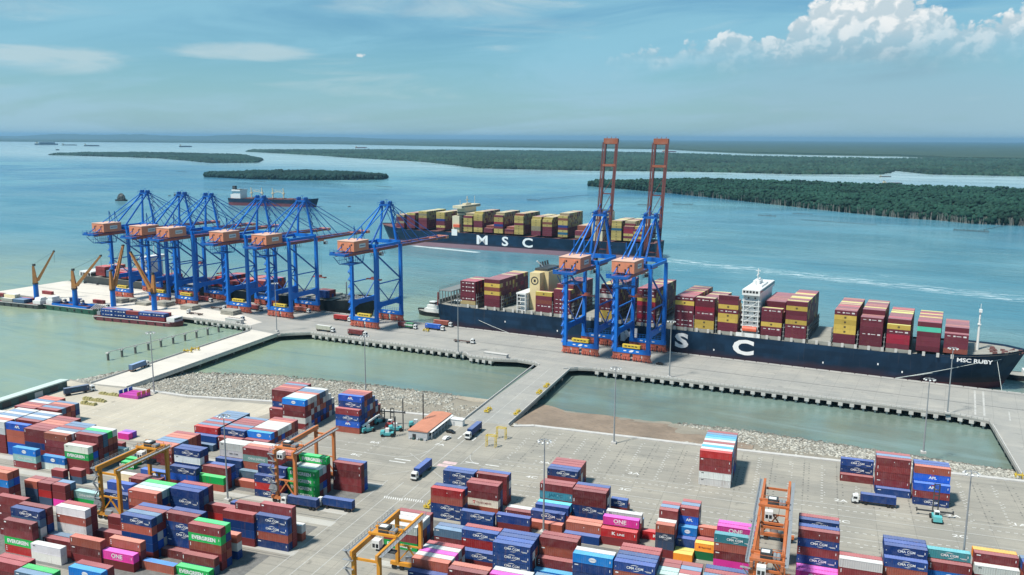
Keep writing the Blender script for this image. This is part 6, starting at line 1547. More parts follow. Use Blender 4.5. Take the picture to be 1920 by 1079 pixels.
# islet like heap of a work boat covered in netting
wb = P(228, 377, WZ); r = empty('fishing_boat', (wb[0], wb[1], WZ), 0.1); tag(r, 'squat dark fishing boat heaped with nets left of the cranes', 'boat')
b = MB(); b.prism([(-13, -4), (11, -5), (14, 0), (11, 5), (-13, 4)], 0, 3); b.build('hull', MAT['hull_black'], r)
bm = bmesh.new(); bmesh.ops.create_icosphere(bm, subdivisions=3, radius=1)
for v in bm.verts: v.co = Vector((v.co.x * 10, v.co.y * 5.5, max(0, v.co.z) * 14 + 2.5)) * 1.0 + Vector((prng.uniform(-.6, .6), prng.uniform(-.6, .6), prng.uniform(-.6, .6)))
me = bpy.data.meshes.new('net_heap'); bm.to_mesh(me); bm.free(); me.materials.append(MAT['hull_grey']); link(bpy.data.objects.new('net_heap', me), r)
# fishing stakes
def stakes(u0, v0, u1, v1, n, label, h=3.0, double=False):
    p0, p1 = P(u0, v0, WZ), P(u1, v1, WZ); c = (p0 + p1) / 2; mb = MB()
    for i in range(n):
        p = p0 + (p1 - p0) * (i + .3 * prng.random()) / n - c; k = prng.uniform(.5, 1.1)
        mb.beam((p[0], p[1], -1), (p[0] + prng.uniform(-.4, .4), p[1], h * k), .35)
        if double: mb.beam((p[0], p[1] + 6, -1), (p[0], p[1] + 6, h * k), .35)
    a, b2 = p0 - c, p1 - c; mb.beam((a[0], a[1], h * .5), (b2[0], b2[1], h * .5), .35)
    o = mb.build('fishing_stakes', MAT['dark_wood']); o.location = (c[0], c[1], WZ); tag(o, label, 'fishing stakes', 'fishing stakes in the river')
stakes(988, 376, 1012, 377, 14, 'row of dark fishing stakes above the containers of the moving ship', 3, True)
stakes(1012, 375, 1105, 366, 20, 'long thin line of fishing stakes slanting up toward the raised booms', 2)
stakes(1195, 385, 1218, 386, 12, 'short dark row of fishing stakes right of the left raised boom', 3, True)
stakes(1262, 384, 1300, 385, 14, 'dark row of fishing stakes right of the right raised boom', 3, True)
stakes(1422, 405, 1456, 407, 14, 'dark row of fishing stakes off the mangrove island, left one', 3, True)
stakes(1486, 402, 1524, 404, 14, 'dark row of fishing stakes close to the mangrove shore, centre', 3, True)
stakes(1502, 413, 1645, 423, 26, 'long low line of fishing stakes below the mangrove island', 1.6)
stakes(1788, 433, 1855, 437, 26, 'dense dark fishing stakes at the right below the mangroves', 4, True)
stakes(1845, 432, 1900, 421, 14, 'line of fishing stakes running up to the right mangrove shore', 2)
stakes(705, 350, 735, 352, 12, 'fishing stakes off the right tip of the wooded islet', 3, True)
stakes(475, 341, 500, 342, 12, 'fishing stakes just below the middle of the wooded islet', 3, True)
stakes(330, 322, 350, 323, 10, 'fishing stakes left of the wooded islet', 3, True)

# --- tugs
def tug(loc, rz, label, L=30.0):
    r = empty('tugboat', loc, rz); tag(r, label, 'tug', 'tugboats')
    mb, dk, rw = hull(L, 10.5, -2, 3.2, None, [(0.3, 0), (2.0, 0), (3.2, 0)], bow_rise=1.6, bow_len=.35, stern_len=.2, n=24); mb.build('hull', [MAT['hull_black']], r); dk.build('deck', MAT['deck_grey'], r)
    b = MB(); b.box(10, 23, -3.8, 3.8, 3, 6); b.box(12, 21, -3.2, 3.2, 6, 8.6); hs = b.build('deckhouse', MAT['white'], r)
    b = MB(); b.prism([(14, -2.6), (19, -2.6), (20.4, 0), (19, 2.6), (14, 2.6)], 8.6, 11.2); wh = b.build('wheelhouse', MAT['white'], hs)
    b = MB(); b.prism([(13.9, -2.7), (19.1, -2.7), (20.5, 0), (19.1, 2.7), (13.9, 2.7)], 9.6, 10.6); b.build('wheelhouse_window', MAT['glass'], wh)
    b = MB(); b.tube((12.5, 0, 8.6), (12.5, 0, 19), .9, 8, .6); b.build('mast', MAT['red_machine'], hs)
    b = MB()
    for k in range(8): b.tube((2 + k * 3, -5.5, 2.0), (2 + k * 3, -5.1, 2.0), .7, 8)
    b.build('fender_tyre', MAT['tyre'], r)['kind'] = 'stuff'
    b = MB(); b.tube((24, -1.2, 5.0), (24, 1.2, 5.0), .9, 10); b.build('towing_winch', MAT['steel_dark'], r); return r
tp = P(842, 603, WZ); tug((tp[0] - 4, tp[1] + 15, WZ), QA + pi, 'white and black tugboat with red mast at the stern of the navy ship')
tp = P(1880, 708, WZ); tug((tp[0], tp[1], WZ), QA + .1, 'white tugboat under the bow of the navy ship at the right edge', 34)

# --- barges at the left jetty
def barge(u0, v0, u1, v1, B, zd, c, label, name='barge'):
    p0, p1 = P(u0, v0, WZ), P(u1, v1, WZ); L = float(np.linalg.norm(p1 - p0)); d = (p1 - p0) / L; rz = atan2(d[1], d[0]); nn = np.array([-d[1], d[0]])
    c0 = p0 + nn * B / 2; r = empty(name, (c0[0], c0[1], WZ), rz); tag(r, label, 'barge', 'barges at the left jetty')
    mb, dk, rw = hull(L, B, -2, zd, None, [(0.2, 0), (zd * .6, 0), (zd, 0)], bow_rise=.8, bow_len=.12, stern_len=.08, n=30, rake=.02); mb.build('hull', [MAT[c]], r); dk.build('deck', MAT['deck_red'], r)
    b = MB(); b.box(-.02 + 1, L * .93, -B / 2 - .12, -B / 2 + .1, zd - .25, zd + .05); b.build('rubbing_strake', MAT['white'], r)
    b = MB()
    for k in range(int(L / 8)): b.tube((4 + k * 8, -B / 2 - .5, zd * .5), (4 + k * 8, -B / 2 - .1, zd * .5), .7, 8)
    b.build('fender_tyre', MAT['tyre'], r)['kind'] = 'stuff'; return r, L, rz, c0
# red barge with containers
r, L, rz, c0 = barge(172, 600, 330, 615, 13, 3.2, 'hull_red', 'dark red barge loaded with navy and maroon containers at the left jetty')
b = MB(); b.box(L - 10, L - 3, -4.5, 4.5, 3.2, 6.4); hs = b.build('wheelhouse', MAT['white'], r); b = MB(); b.box(L - 10.05, L - 2.95, -3.6, 3.6, 4.8, 5.8); b.build('wheelhouse_window', MAT['glass'], hs)
b = MB(); b.box(2, 5, -3, 3, 3.2, 6); b.tube((3, -2, 6), (3, -2, 8.5), .5, 6); b.build('bow_gear', MAT['steel'], r)
k = 0
bcol = [('nn', 'navy'), ('Nn', 'navy'), ('nm', 'maroon'), ('mn', 'navy'), ('mN', 'navy')]
for i in range(5):
    for row in range(3):
        for t in range(2):
            c = bcol[i][0][t] if row == 0 else prng.choice('nmNmd')
            if row > 0 and t == 1 and i in (2,): continue
            x = 7.5 + i * (L - 19) / 5 + 6.1; y = -3.6 + row * 2.6
            STUFFBOX.append((at_ship((c0[0], c0[1]), rz, x, y, WZ + 3.4 + t * 2.8), rz, min(12.19, (L - 20) / 5), PAL[c][0], 'triton' if c in 'nN' and row == 0 else None))
# green and blue barge
r, L, rz, c0 = barge(80, 580, 182, 592, 13, 4.2, 'hull_green', 'green hulled barge with blue coaming at the left jetty')
b = MB(); b.box(L * .16, L * .80, -5.6, -5.1, 4, 5.6); b.box(L * .16, L * .80, 5.1, 5.6, 4, 5.6); b.box(L * .16, L * .165, -5, 5, 4, 5.6); b.box(L * .80, L * .805, -5, 5, 4, 5.6); b.build('blue_coaming', MAT['crane_blue'], r)
b = MB(); b.box(2, 9, -4.5, 4.5, 4, 7.5); b.box(3, 8, -3.5, 3.5, 7.5, 9.8); b.build('wheelhouse', MAT['white'], r)
b = MB()
for k in range(6): b.beam((L * .84 + k * 2.2, -4, 4), (L * .82 + k * 2.2, 3, 6.5), .5)
b.build('bow_gear', MAT['wall_grey'], r)
# grey barge at the left edge
r, L, rz, c0 = barge(-12, 572, 78, 581, 14, 3.4, 'hull_grey', 'grey barge with pale and dark containers at the left photo edge')
for (x, y, n, c) in ((8, -4.6, 1, 'v'), (21, -4.6, 1, 'd'), (8, -1.9, 2, 'e'), (21, -1.9, 1, 'd'), (8, .8, 2, 'e'), (21, .8, 1, 'N'), (21, 3.4, 1, 'm')):
    for t in range(n): STUFFBOX.append((at_ship((c0[0], c0[1]), rz, x + 6, y, WZ + 3.5 + t * 2.8), rz, 12.19, PAL[c][0], None))
b = MB(); b.box(L - 12, L - 4, -4.5, 4.5, 3.4, 6.2); b.extr([(-3.5, 6.2), (3.5, 6.2), (2.5, 8.4), (-2.5, 8.4)], L - 11, L - 5); b.build('wheelhouse', MAT['white'], r)
# pipe line on piles in the left water
p0, p1, p2 = P(203, 676, WZ), P(285, 650, WZ), P(410, 623, WZ)
r = empty('pipe_trestle', (p0[0], p0[1], WZ)); tag(r, 'straight row of piles carrying a pale pipe across the left water', 'pipe trestle')
npl = 10; pts_ = [np.array(p0) + (np.array(p2) - np.array(p0)) * i / (npl - 1) - np.array(p0) for i in range(npl)]
for p in pts_: 
    b = MB(); b.tube((p[0], p[1], -6), (p[0], p[1], 4.2), .75, 8); pl = b.build('pile', MAT['concrete_dark'], r)
    b = MB(); b.box(p[0] - .95, p[0] + .95, p[1] - .95, p[1] + .95, 4.2, 5.0); b.build('pile_cap', MAT['concrete_pale'], pl)
b = MB(); b.tube((pts_[0][0], pts_[0][1], 5.25), (pts_[-1][0], pts_[-1][1], 5.25), .25, 6); b.build('pipe', MAT['concrete_pale'], r)
# ------------------------------------------------------------------ trucks
def make_truck(name='terminal_truck', trailer=True):
    r = empty(name, (0, 0, 0))
    b = MB(); b.add([(5.2, -1.2, .75), (7.55, -1.2, .75), (7.55, 1.2, .75), (5.2, 1.2, .75), (5.2, -1.2, 3.1), (7.2, -1.15, 3.1), (7.2, 1.15, 3.1), (5.2, 1.2, 3.1)], [(0, 3, 2, 1), (4, 5, 6, 7), (0, 1, 5, 4), (1, 2, 6, 5), (2, 3, 7, 6), (3, 0, 4, 7)])
    b.box(5.4, 6.6, -1.0, 1.0, 3.1, 3.45); cab = b.build('cab', MAT['white'], r)
    b = MB(); b.add([(7.51, -1.0, 1.85), (7.51, 1.0, 1.85), (7.30, .98, 2.85), (7.30, -.98, 2.85)], [(0, 1, 2, 3)]); b.v = [(x + .03, y, z) for x, y, z in b.v]; b.build('windshield', MAT['glass'], cab)
    for s in (-1, 1): b = MB(); b.add([(5.6, s * 1.215, 1.9), (7.1, s * 1.205, 1.9), (6.95, s * 1.19, 2.8), (5.6, s * 1.215, 2.8)], [(0, 1, 2, 3)]); b.build('side_window', MAT['glass'], cab)
    b = MB(); b.box(7.5, 7.7, -1.2, 1.2, .55, .95); b.build('bumper', MAT['steel_dark'], cab)
    b = MB(); b.box(-1.0 + 2.4, 7.2, -.5, .5, .6, 1.0); b.build('chassis', MAT['steel_dark'], r)
    def axle(x, w=1.15):
        for s in (-1, 1): q = MB(); q.tube((x, s * w - .22, .52), (x, s * w + .22, .52), .52, 12); q.build('wheel', MAT['tyre'], r)
    axle(6.3); axle(2.7); axle(1.4) if not trailer else None
    if trailer:
        b = MB()
        for y in (-.55, .55): b.box(-7.6, 4.2, y - .12, y + .12, .95, 1.3)
        for x in (-7.4, -5, -2.5, 0, 2.5, 4.0): b.box(x - .12, x + .12, -1.2, 1.2, 1.22, 1.38)
        b.box(-7.7, -7.5, -1.2, 1.2, .75, 1.38); b.build('trailer', MAT['trailer'], r); axle(-5.0); axle(-6.3)
    return r
MAT['trailer'] = mat('trailer_steel', (0.16, 0.10, 0.085), 0.6, var=0.5, scale=1.0)
TRUCK = make_truck(); TRUCK_USED = [False]
def truck(x, y, rz, label, loads=(), group='container trucks on the quay and in the yard', z=0.0):
    """loads: (colour code, size, x offset, mark, label)"""
    t = TRUCK if not TRUCK_USED[0] else copy_tree(TRUCK); TRUCK_USED[0] = True
    t.location = (x, y, z); t.rotation_euler = (0, 0, rz); tag(t, label, 'truck', group)
    for (c, size, dx, mark, lab) in loads:
        o = make_container(c, size, (x + dx * cos(rz), y + dx * sin(rz), z + 1.39), rz, mark); tag(o, lab, 'container', 'shipping containers carried on trucks')
    return t
def qt(u, v, label, loads=(), fwd=1):
    p = P(u, v); rz = QA + (0 if fwd > 0 else pi); return truck(p[0], p[1], rz, label, loads)
M4 = -1.6
qt(611, 622, 'white cabbed truck with a pale grey container on the quay edge', [('v', 40, M4, None, 'pale grey container on the truck near the quay kerb')])
qt(671, 630, 'white cabbed truck with a maroon container, right of the pale grey one', [('m', 40, M4, 'strip', 'maroon container on the truck nearest the quay kerb')])
qt(765, 616, 'truck with a short maroon and a dark green container', [('k', 20, 1.4, 'evergreen', 'short dark green container with white lettering on a quay truck'), ('m', 20, -4.8, None, 'short maroon container behind the dark green one on a quay truck')])
qt(816, 619, 'truck with a blue container beside yellow machinery on the quay', [('a', 40, M4, 'corner', 'blue container on the truck beside yellow machinery')])
qt(831, 612, 'truck with a rust red container next to the navy stern', [('b', 40, M4, 'strip', 'rust red container on the truck next to the navy stern')])
qt(871, 643, 'empty flat truck trailer by the light pole on the quay')
qt(567, 586, 'truck with rust brown container under the fifth crane', [('b', 40, M4, 'dots', 'rust brown container on the truck under the fifth crane')])
qt(643, 602, 'truck seen end on with a red container left of the lone crane', [('r', 40, M4, None, 'red container on the truck left of the lone crane')])
qt(478, 582, 'truck with maroon container right of the fourth crane', [('m', 40, M4, None, 'maroon container on the truck right of the fourth crane')])
qt(385, 566, 'truck with two maroon containers between the third and fourth cranes', [('m', 40, M4, 'strip', 'maroon container on the truck between the third and fourth cranes')])
qt(410, 580, 'empty trailer truck just left of the fourth crane')
qt(365, 590, 'empty trailer truck in front of the hatch covers', fwd=-1)
qt(443, 600, 'empty trailer truck beside the pale kiosk on the quay')
qt(112, 567, 'empty trailer truck between the two left jib cranes')
qt(145, 569, 'truck with navy container behind the second jib crane', [('n', 40, M4, None, 'navy container on the truck behind the second jib crane')])
qt(192, 577, 'empty trailer truck below the maroon box on the left jetty')
def free_container(u, v, code, lab, rz=QA, size=40, mark=None, z=0.0):
    p = P(u, v, z); tag(make_container(code, size, (p[0], p[1], z), rz, mark), lab, 'container', 'containers standing on the left jetty')
free_container(90, 552, 'm', 'maroon container alone on the bright jetty between the jib cranes'); free_container(186, 569, 'm', 'maroon container left of the third jib crane'); free_container(4, 556, 'm', 'maroon container at the left photo edge on the jetty', size=20)
p = P(262, 692); truck(p[0], p[1], pi / 2 + .06, 'truck with slate containers driving up the left bridge', [('d', 40, M4, None, 'slate container on the truck on the left bridge')])
p = P(150, 738); truck(p[0], p[1], radians(62), 'truck with a dark slate container at the foot of the left bridge', [('D', 40, M4, 'jartc', 'dark slate container on the truck at the foot of the left bridge')])
p = P(876, 822); truck(p[0] + 1.0, p[1] + 5, -pi / 2, 'truck with a navy container coming off the middle bridge', [('n', 40, M4, 'cma', 'navy container on the truck coming off the middle bridge')])
p = P(778, 898); truck(p[0] + .5, p[1] + 5, -pi / 2, 'truck with a navy container on the central road', [('n', 40, M4, 'cma', 'navy container on the truck on the central road')])
p = P(628, 954); truck(p[0], p[1], pi, 'truck with navy container right of the orange gantry crane, facing left', [('n', 40, M4, 'cma', 'navy container on the truck right of the orange gantry crane')])
p = P(545, 952); truck(p[0] + 3, p[1] + 1.5, pi, 'truck under the orange gantry crane with a navy container', [('n', 40, M4, 'cma', 'navy container on the truck under the orange gantry crane')])
p = P(1637, 947); truck(p[0], p[1], pi, 'truck with navy container in the right yard, facing left', [('n', 40, M4, 'cma', 'navy container on the truck in the right yard')])

# ------------------------------------------------------------------ light towers
def light_tower(x, y, h, label):
    r = empty('light_tower', (x, y, 0)); tag(r, label, 'light tower', 'tall light towers')
    b = MB(); b.tube((0, 0, .8), (0, 0, h), .38, 10, .17); pl = b.build('pole', MAT['steel'], r)
    b = MB(); b.box(-1.1, 1.1, -1.1, 1.1, 0, .9); b.build('base', MAT['concrete_pale'], r)
    b = MB()
    for i in range(16):
        a0, a1 = 2 * pi * i / 16, 2 * pi * (i + 1) / 16; b.beam((cos(a0) * 1.9, sin(a0) * 1.9, h - .3), (cos(a1) * 1.9, sin(a1) * 1.9, h - .3), .12)
    for i in range(4): b.beam((0, 0, h), (cos(i * pi / 2) * 1.9, sin(i * pi / 2) * 1.9, h - .3), .12)
    rg = b.build('lamp_ring', MAT['steel'], r)
    for i in range(8):
        a = 2 * pi * i / 8; b = MB(); b.box(-.32, .32, -.28, .28, -.2, .22); o = b.build('floodlight', MAT['white'], rg); o.location = (cos(a) * 2.15, sin(a) * 2.15, h - .55); o.rotation_euler = (0, .4, a)
for (u, v, h, lab) in ((859, 663, 34.5, 'light tower on the quay kerb in front of the navy stern'), (1255, 708, 33.0, 'light tower on the quay kerb left of the letter S'), (1776, 776, 33.7, 'light tower on the quay kerb in front of the navy bow'),
                       (519, 622, 34.5, 'light tower at the corner of the left bridge and the quay'), (213, 575, 34.0, 'light tower on the left jetty beside the upright jib crane'), (289.3, 738, 33.2, 'light tower at the yard edge by the left bridge'),
                       (427.3, 939, 33.2, 'light tower among the left container stacks'), (686, 747, 33.5, 'light tower on the rock slope behind the rock-slope stacks'), (1151, 832, 35.0, 'light tower at the yard edge by the brown mud bank'),
                       (1731, 850, 33.5, 'light tower behind the right shore stacks'), (1019, 1000, 33.5, 'light tower among the middle container stacks'), (1803, 1075, 33.5, 'light tower at the bottom right among the stacks')):
    p = P(u, v); light_tower(p[0], p[1], h, lab)

# ------------------------------------------------------------------ lift trucks
def lift_truck(u, v, rz, mast_h, m, label, spreader=False, boomed=False, sp_z=None):
    p = P(u, v); r = empty('container_handler', (p[0], p[1], 0), rz); tag(r, label, 'lift truck', 'container lift trucks')
    b = MB(); b.box(-3.4, 2.4, -1.35, 1.35, .7, 1.9); b.add([(-3.6, -1.5, .8), (-1.7, -1.5, .8), (-1.7, 1.5, .8), (-3.6, 1.5, .8), (-3.4, -1.4, 2.5), (-1.7, -1.4, 2.7), (-1.7, 1.4, 2.7), (-3.4, 1.4, 2.5)], [(0, 3, 2, 1), (4, 5, 6, 7), (0, 1, 5, 4), (1, 2, 6, 5), (2, 3, 7, 6), (3, 0, 4, 7)]); b.build('body', MAT[m], r)
    b = MB(); b.box(-1.2, .5, -.85, .85, 1.9, 3.7); cb = b.build('cab', MAT['white'], r)
    b = MB(); b.box(.5, .53, -.7, .7, 2.5, 3.5); b.box(-1.23, -1.2, -.7, .7, 2.5, 3.5); b.build('cab_window', MAT['glass'], cb)['kind'] = 'stuff'
    for x, rr, w in ((2.0, .85, 1.6), (-2.5, .7, 1.45)):
        for s in (-1, 1): b = MB(); b.tube((x, s * w - .35, rr), (x, s * w + .35, rr), rr, 12); b.build('wheel', MAT['tyre'], r)
    if mast_h:
        b = MB()
        for y in (-.85, .85): b.box(3.0, 3.4, y - .18, y + .18, .5, mast_h)
        for z in np.arange(1.6, mast_h, 2.1): b.box(3.1, 3.3, -.8, .8, z, z + .35)
        ms = b.build('mast', MAT['steel_dark'], r)
    if spreader:
        b = MB(); z = sp_z or 2.0; b.box(3.5, 3.9, -6.0, 6.0, z, z + .5); b.box(3.4, 4.1, -6.2, -5.8, z - .3, z + 1.0); b.box(3.4, 4.1, 5.8, 6.2, z - .3, z + 1.0); b.build('spreader', MAT['steel_dark'], r)
    if boomed:
        b = MB(); b.beam((-3.0, 0, 3.2), (5.0, 0, 6.6), .8, .9, w2=.6, h2=.7); b.beam((5.0, 0, 6.6), (6.4, 0, 7.0), .5); b.build('boom', MAT['white'], r)
        b = MB(); b.box(6.0, 7.4, -3.0, 3.0, 5.4, 6.0); b.build('spreader', MAT['steel_dark'], r)
lift_truck(690, 810, radians(60), 0, 'teal_machine', 'teal reach stacker with raised white boom beside the rock-slope stacks', boomed=True)
lift_truck(710, 793, radians(75), 6, 'teal_machine', 'teal lift truck at the far corner of the rock-slope stacks')
lift_truck(728, 818, radians(20), 9, 'teal_machine', 'teal lift truck nearest the camera left of the orange-roofed building', spreader=False)
lift_truck(743, 808, radians(30), 15, 'teal_machine', 'teal lift truck with the tallest dark mast in the middle of the machines')
lift_truck(732, 801, radians(100), 8, 'red_machine', 'dark red lift truck among the teal ones', spreader=True, sp_z=6.0)
lift_truck(781, 801, radians(20), 16, 'teal_machine', 'teal lift truck with tall mast behind the orange-roofed building')
lift_truck(1755, 976, radians(92), 12.5, 'teal_machine', 'teal lift truck facing the right shore stacks with a wide dark spreader', spreader=True, sp_z=1.6)

# ------------------------------------------------------------------ office by the middle bridge, cabin, cars
r = empty('office_building', (-164.6, 344.0, 0), 0.02); tag(r, 'long single storey office with salmon roof beside the middle bridge', 'building')
b = MB(); b.box(-4.6, 4.6, -1, 27.5, 0, 3.7); wl = b.build('wall', MAT['wall_grey'], r)
b = MB(); b.box(-4.9, 4.9, -1.3, 27.8, 3.7, 4.0); b.add([(-4.9, -1.3, 4.0), (4.9, -1.3, 4.0), (4.9, 27.8, 4.0), (-4.9, 27.8, 4.0), (0, -1.3, 4.5), (0, 27.8, 4.5)], [(0, 1, 4), (1, 2, 5, 4), (2, 3, 5), (3, 0, 4, 5)]); b.build('roof', MAT['tile_roof'], r)
b = MB(); b.box(-2.6, -.9, -1.06, -.98, 0, 2.4); b.build('door', MAT['black_print'], r)
for k in range(8): b = MB(); b.box(4.6, 4.67, 1.2 + k * 3.2, 3.4 + k * 3.2, 1.2, 2.6); b.build('window', MAT['glass'], r)
b = MB(); b.box(4.7, 6.2, .5, 27, 3.35, 3.5)
for k in range(8): b.beam((6.1, .8 + k * 3.6, 0), (6.1, .8 + k * 3.6, 3.35), .15)
b.build('veranda', MAT['white'], r)
for k in range(5): b = MB(); b.box(-4.2 + k * 1.9, -3.2 + k * 1.9, -2.1, -1.3, 0, .9); b.build('planter_box', MAT['shed_wall'] if k % 2 else MAT['wall_grey'], r)
cc = P(853, 797); r = empty('site_cabin', (cc[0], cc[1], 0), 0.0); tag(r, 'white flat-roofed cabin behind the orange-roofed office', 'cabin')
b = MB(); b.box(-4.5, 4.5, -1.4, 1.4, 0, 3.0); b.build('wall', MAT['white'], r); b = MB(); b.box(-4.7, 4.7, -1.6, 1.6, 3.0, 3.2); b.build('roof', MAT['white'], r); b = MB(); b.box(-.5, .5, -1.45, -1.39, 0, 2.1); b.build('door', MAT['wall_grey'], r)
def car(u, v, rz, m, label):
    p = P(u, v); r = empty('parked_car', (p[0], p[1], 0), rz); tag(r, label, 'car', 'cars parked by the office')
    b = MB(); b.extr([(-2.25, .35), (2.2, .35), (2.25, .75), (1.2, .95), (.55, 1.42), (-1.2, 1.45), (-2.0, 1.0), (-2.28, .9)], -.88, .88, axis='y'); b.build('body', MAT[m], r)
    b = MB(); b.extr([(1.05, .98), (.52, 1.36), (-1.15, 1.39), (-1.8, 1.0)], -.9, .9, axis='y'); b.build('window', MAT['glass'], r)
    for x in (-1.4, 1.35):
        for s in (-1, 1): b = MB(); b.tube((x, s * .78 - .1, .34), (x, s * .78 + .12, .34), .34, 10); b.build('wheel', MAT['tyre'], r)
car(838, 824, radians(75), 'car_white', 'white car parked beside the office'); car(845, 812, radians(-12), 'car_black', 'black car parked behind the white one')
p = P(1237, 683); 
car(1237, 684, QA, 'car_black', 'small dark car on the quay right of the raised cranes')

# ------------------------------------------------------------------ yellow things
def frame_gate(u, v, label, w=4.2):
    p = P(u, v); r = empty('height_gauge_frame', (p[0], p[1], 0)); tag(r, label, 'frame', 'yellow steel frames by the middle bridge')
    for x in (-w / 2, w / 2):
        for y in (-.9, .9): b = MB(); b.beam((x, y, 0), (x, y, 5.2), .28); b.build('post', MAT['yellow'], r)
    b = MB()
    for y in (-.9, .9): b.beam((-w / 2, y, 5.2), (w / 2, y, 5.2), .3)
    for x in (-w / 2, w / 2): b.beam((x, -.9, 5.2), (x, .9, 5.2), .3)
    b.beam((-w / 2, -.9, 2.4), (-w / 2, .9, 2.4), .2); b.beam((w / 2, -.9, 2.4), (w / 2, .9, 2.4), .2); b.build('top_frame', MAT['yellow'], r)
frame_gate(921, 838, 'yellow steel frame at the yard corner, nearer the camera'); frame_gate(940, 823, 'yellow-orange steel frame at the foot of the middle bridge')
def equip(u, v, rz, label, s=1.0, m='yellow'):
    p = P(u, v); r = empty('spreader_stand', (p[0], p[1], 0), rz); tag(r, label, 'yellow equipment', 'yellow lifting frames stored on the bridges')
    b = MB(); b.box(-2.6 * s, 2.6 * s, -.3, .3, 1.0, 1.5); b.box(-2.6 * s, -2.2 * s, -1.2, 1.2, .5, 1.4); b.box(2.2 * s, 2.6 * s, -1.2, 1.2, .5, 1.4); b.build('beam', MAT[m], r)
    b = MB()
    for x in (-2.2 * s, 0, 2.2 * s):
        for y in (-.9, .9): b.beam((x, y, 0), (x, y * .4, 2.3), .2)
    b.build('frame', MAT[m], r)
equip(915, 772, pi / 2, 'yellow lifting frame at the left parapet of the middle bridge'); equip(970, 777, pi / 2, 'yellow lifting frame at the right parapet, nearest to the yard'); equip(1011, 738, pi / 2, 'yellow lifting frame halfway along the right parapet', .8)
equip(1025, 726, pi / 2, 'yellow lifting frame at the right parapet toward the quay, lower one'); equip(1916, 897, 0, 'yellow lifting frame at the right bridge by the photo edge')
equip(352, 661, .3, 'yellow lifting frame on the left bridge, lower one'); equip(366, 657, .3, 'yellow lifting frame on the left bridge, upper one'); equip(805, 950, pi / 2, 'yellow lifting frame beside the red container stack', 1.0)
equip(799, 622, QA, 'yellow lifting frame beside the blue container truck on the quay', .8)
# concrete kiosk, hatch covers laid out on the quay
def block(name, cat, u, v, w, d, h, m, label, rz=QA, group=None, lid=None):
    p = P(u, v); r = empty(name, (p[0], p[1], 0), rz); tag(r, label, cat, group)
    b = MB(); b.box(-w / 2, w / 2, -d / 2, d / 2, 0, h); b.build('wall' if name != 'hatch_cover_stack' else 'cover', m, r)
    if lid: b = MB(); b.box(-w / 2 - .2, w / 2 + .2, -d / 2 - .2, d / 2 + .2, h, h + .25); b.build('roof', lid, r)
    return r
ks = block('quay_kiosk', 'kiosk', 440, 606, 15, 3.2, 3.0, MAT['concrete_pale'], 'pale concrete kiosk on the inner quay edge left of the bridge', lid=MAT['concrete_pale'])
for x in (3.6, 5.2): b = MB(); b.box(x, x + 1.0, -1.66, -1.58, .9, 2.0); b.build('window', MAT['glass'], ks)
k2 = block('quay_kiosk', 'kiosk', 930, 670, 16, 3.0, 2.4, MAT['concrete_pale'], 'pale concrete platform on the inner quay edge left of the middle bridge', lid=MAT['concrete_pale'])
HC = mat('hatch_cover_top', (0.36, 0.35, 0.30), 0.8, var=0.4, scale=0.3, dirt_amt=0.4)
def hatch_stack(u, v, n, label, w=13, d=9):
    p = P(u, v); r = empty('hatch_cover_stack', (p[0], p[1], 0), QA); tag(r, label, 'hatch covers', 'ship hatch covers laid on the quay')
    for k in range(n):
        b = MB(); o = .25 * (k % 2); b.box(-w / 2 + o, w / 2 + o, -d / 2, d / 2, .3 + 1.15 * k, 1.15 + 1.15 * k); c = b.build('cover', HC, r)
        for x in (-w / 2 + 1.5, w / 2 - 1.5): b = MB(); b.box(x - .3, x + .3, -d / 2 - .12, d / 2 + .12, .02 + 1.15 * k, .3 + 1.15 * k); b.build('skid', MAT['steel_dark'], c)
hatch_stack(357, 580, 3, 'grey hatch covers stacked beside the third crane'); hatch_stack(433, 589, 3, 'grey hatch covers stacked under the fourth crane'); hatch_stack(272, 571, 2, 'grey hatch covers behind the fourth jib crane, left pile'); hatch_stack(309, 573, 3, 'grey hatch covers right of the fourth jib crane')
hatch_stack(226, 567, 3, 'pale hatch covers right of the third jib crane', 12, 8); hatch_stack(243, 565, 2, 'dark hatch covers behind the upright jib crane', 10, 7)
# bollards along the far quay edge
bo = MB(); bo.tube((0, 0, 0), (0, 0, .7), .35, 8); bo.tube((0, 0, .7), (0, 0, 1.0), .55, 8); bo_me = bo.mesh('bollard', MAT['steel_dark'])
for k, s in enumerate((-430, -412, -395)):
    o = link(bpy.data.objects.new('bollard', bo_me)); o.location = Q3(s, 32.6, 0); o.scale = (2, 2, 2); tag(o, ('dark bollard at the far left jetty edge, %s of three' % ['leftmost', 'middle', 'rightmost'][k]), 'bollard', 'dark bollards on the jetty')
# ------------------------------------------------------------------ left side of the yard: shed, racks, pallets
r = empty('long_shed', (-378.5, 268, 0)); tag(r, 'long low shed with pale green roof along the left shore', 'shed')
b = MB(); b.box(-2.6, 2.6, -60, 84, 0, 4.0); b.build('wall', MAT['shed_wall'], r)
for (y0, y1) in ((-61, 38), (42, 85)):
    b = MB(); b.add([(-3.1, y0, 4.0), (3.1, y0, 4.0), (3.1, y1, 4.0), (-3.1, y1, 4.0), (-3.1, y0, 4.25), (3.1, y0, 4.6), (3.1, y1, 4.6), (-3.1, y1, 4.25)], [(0, 3, 2, 1), (4, 5, 6, 7), (0, 1, 5, 4), (1, 2, 6, 5), (2, 3, 7, 6), (3, 0, 4, 7)]); b.build('roof', MAT['shed_roof'], r)
for k in range(14): b = MB(); b.box(2.6, 2.7, -52 + k * 9.6, -47 + k * 9.6, 0.1, 3.0); b.build('doorway', MAT['black_print'] if k % 3 else MAT['wall_grey'], r)
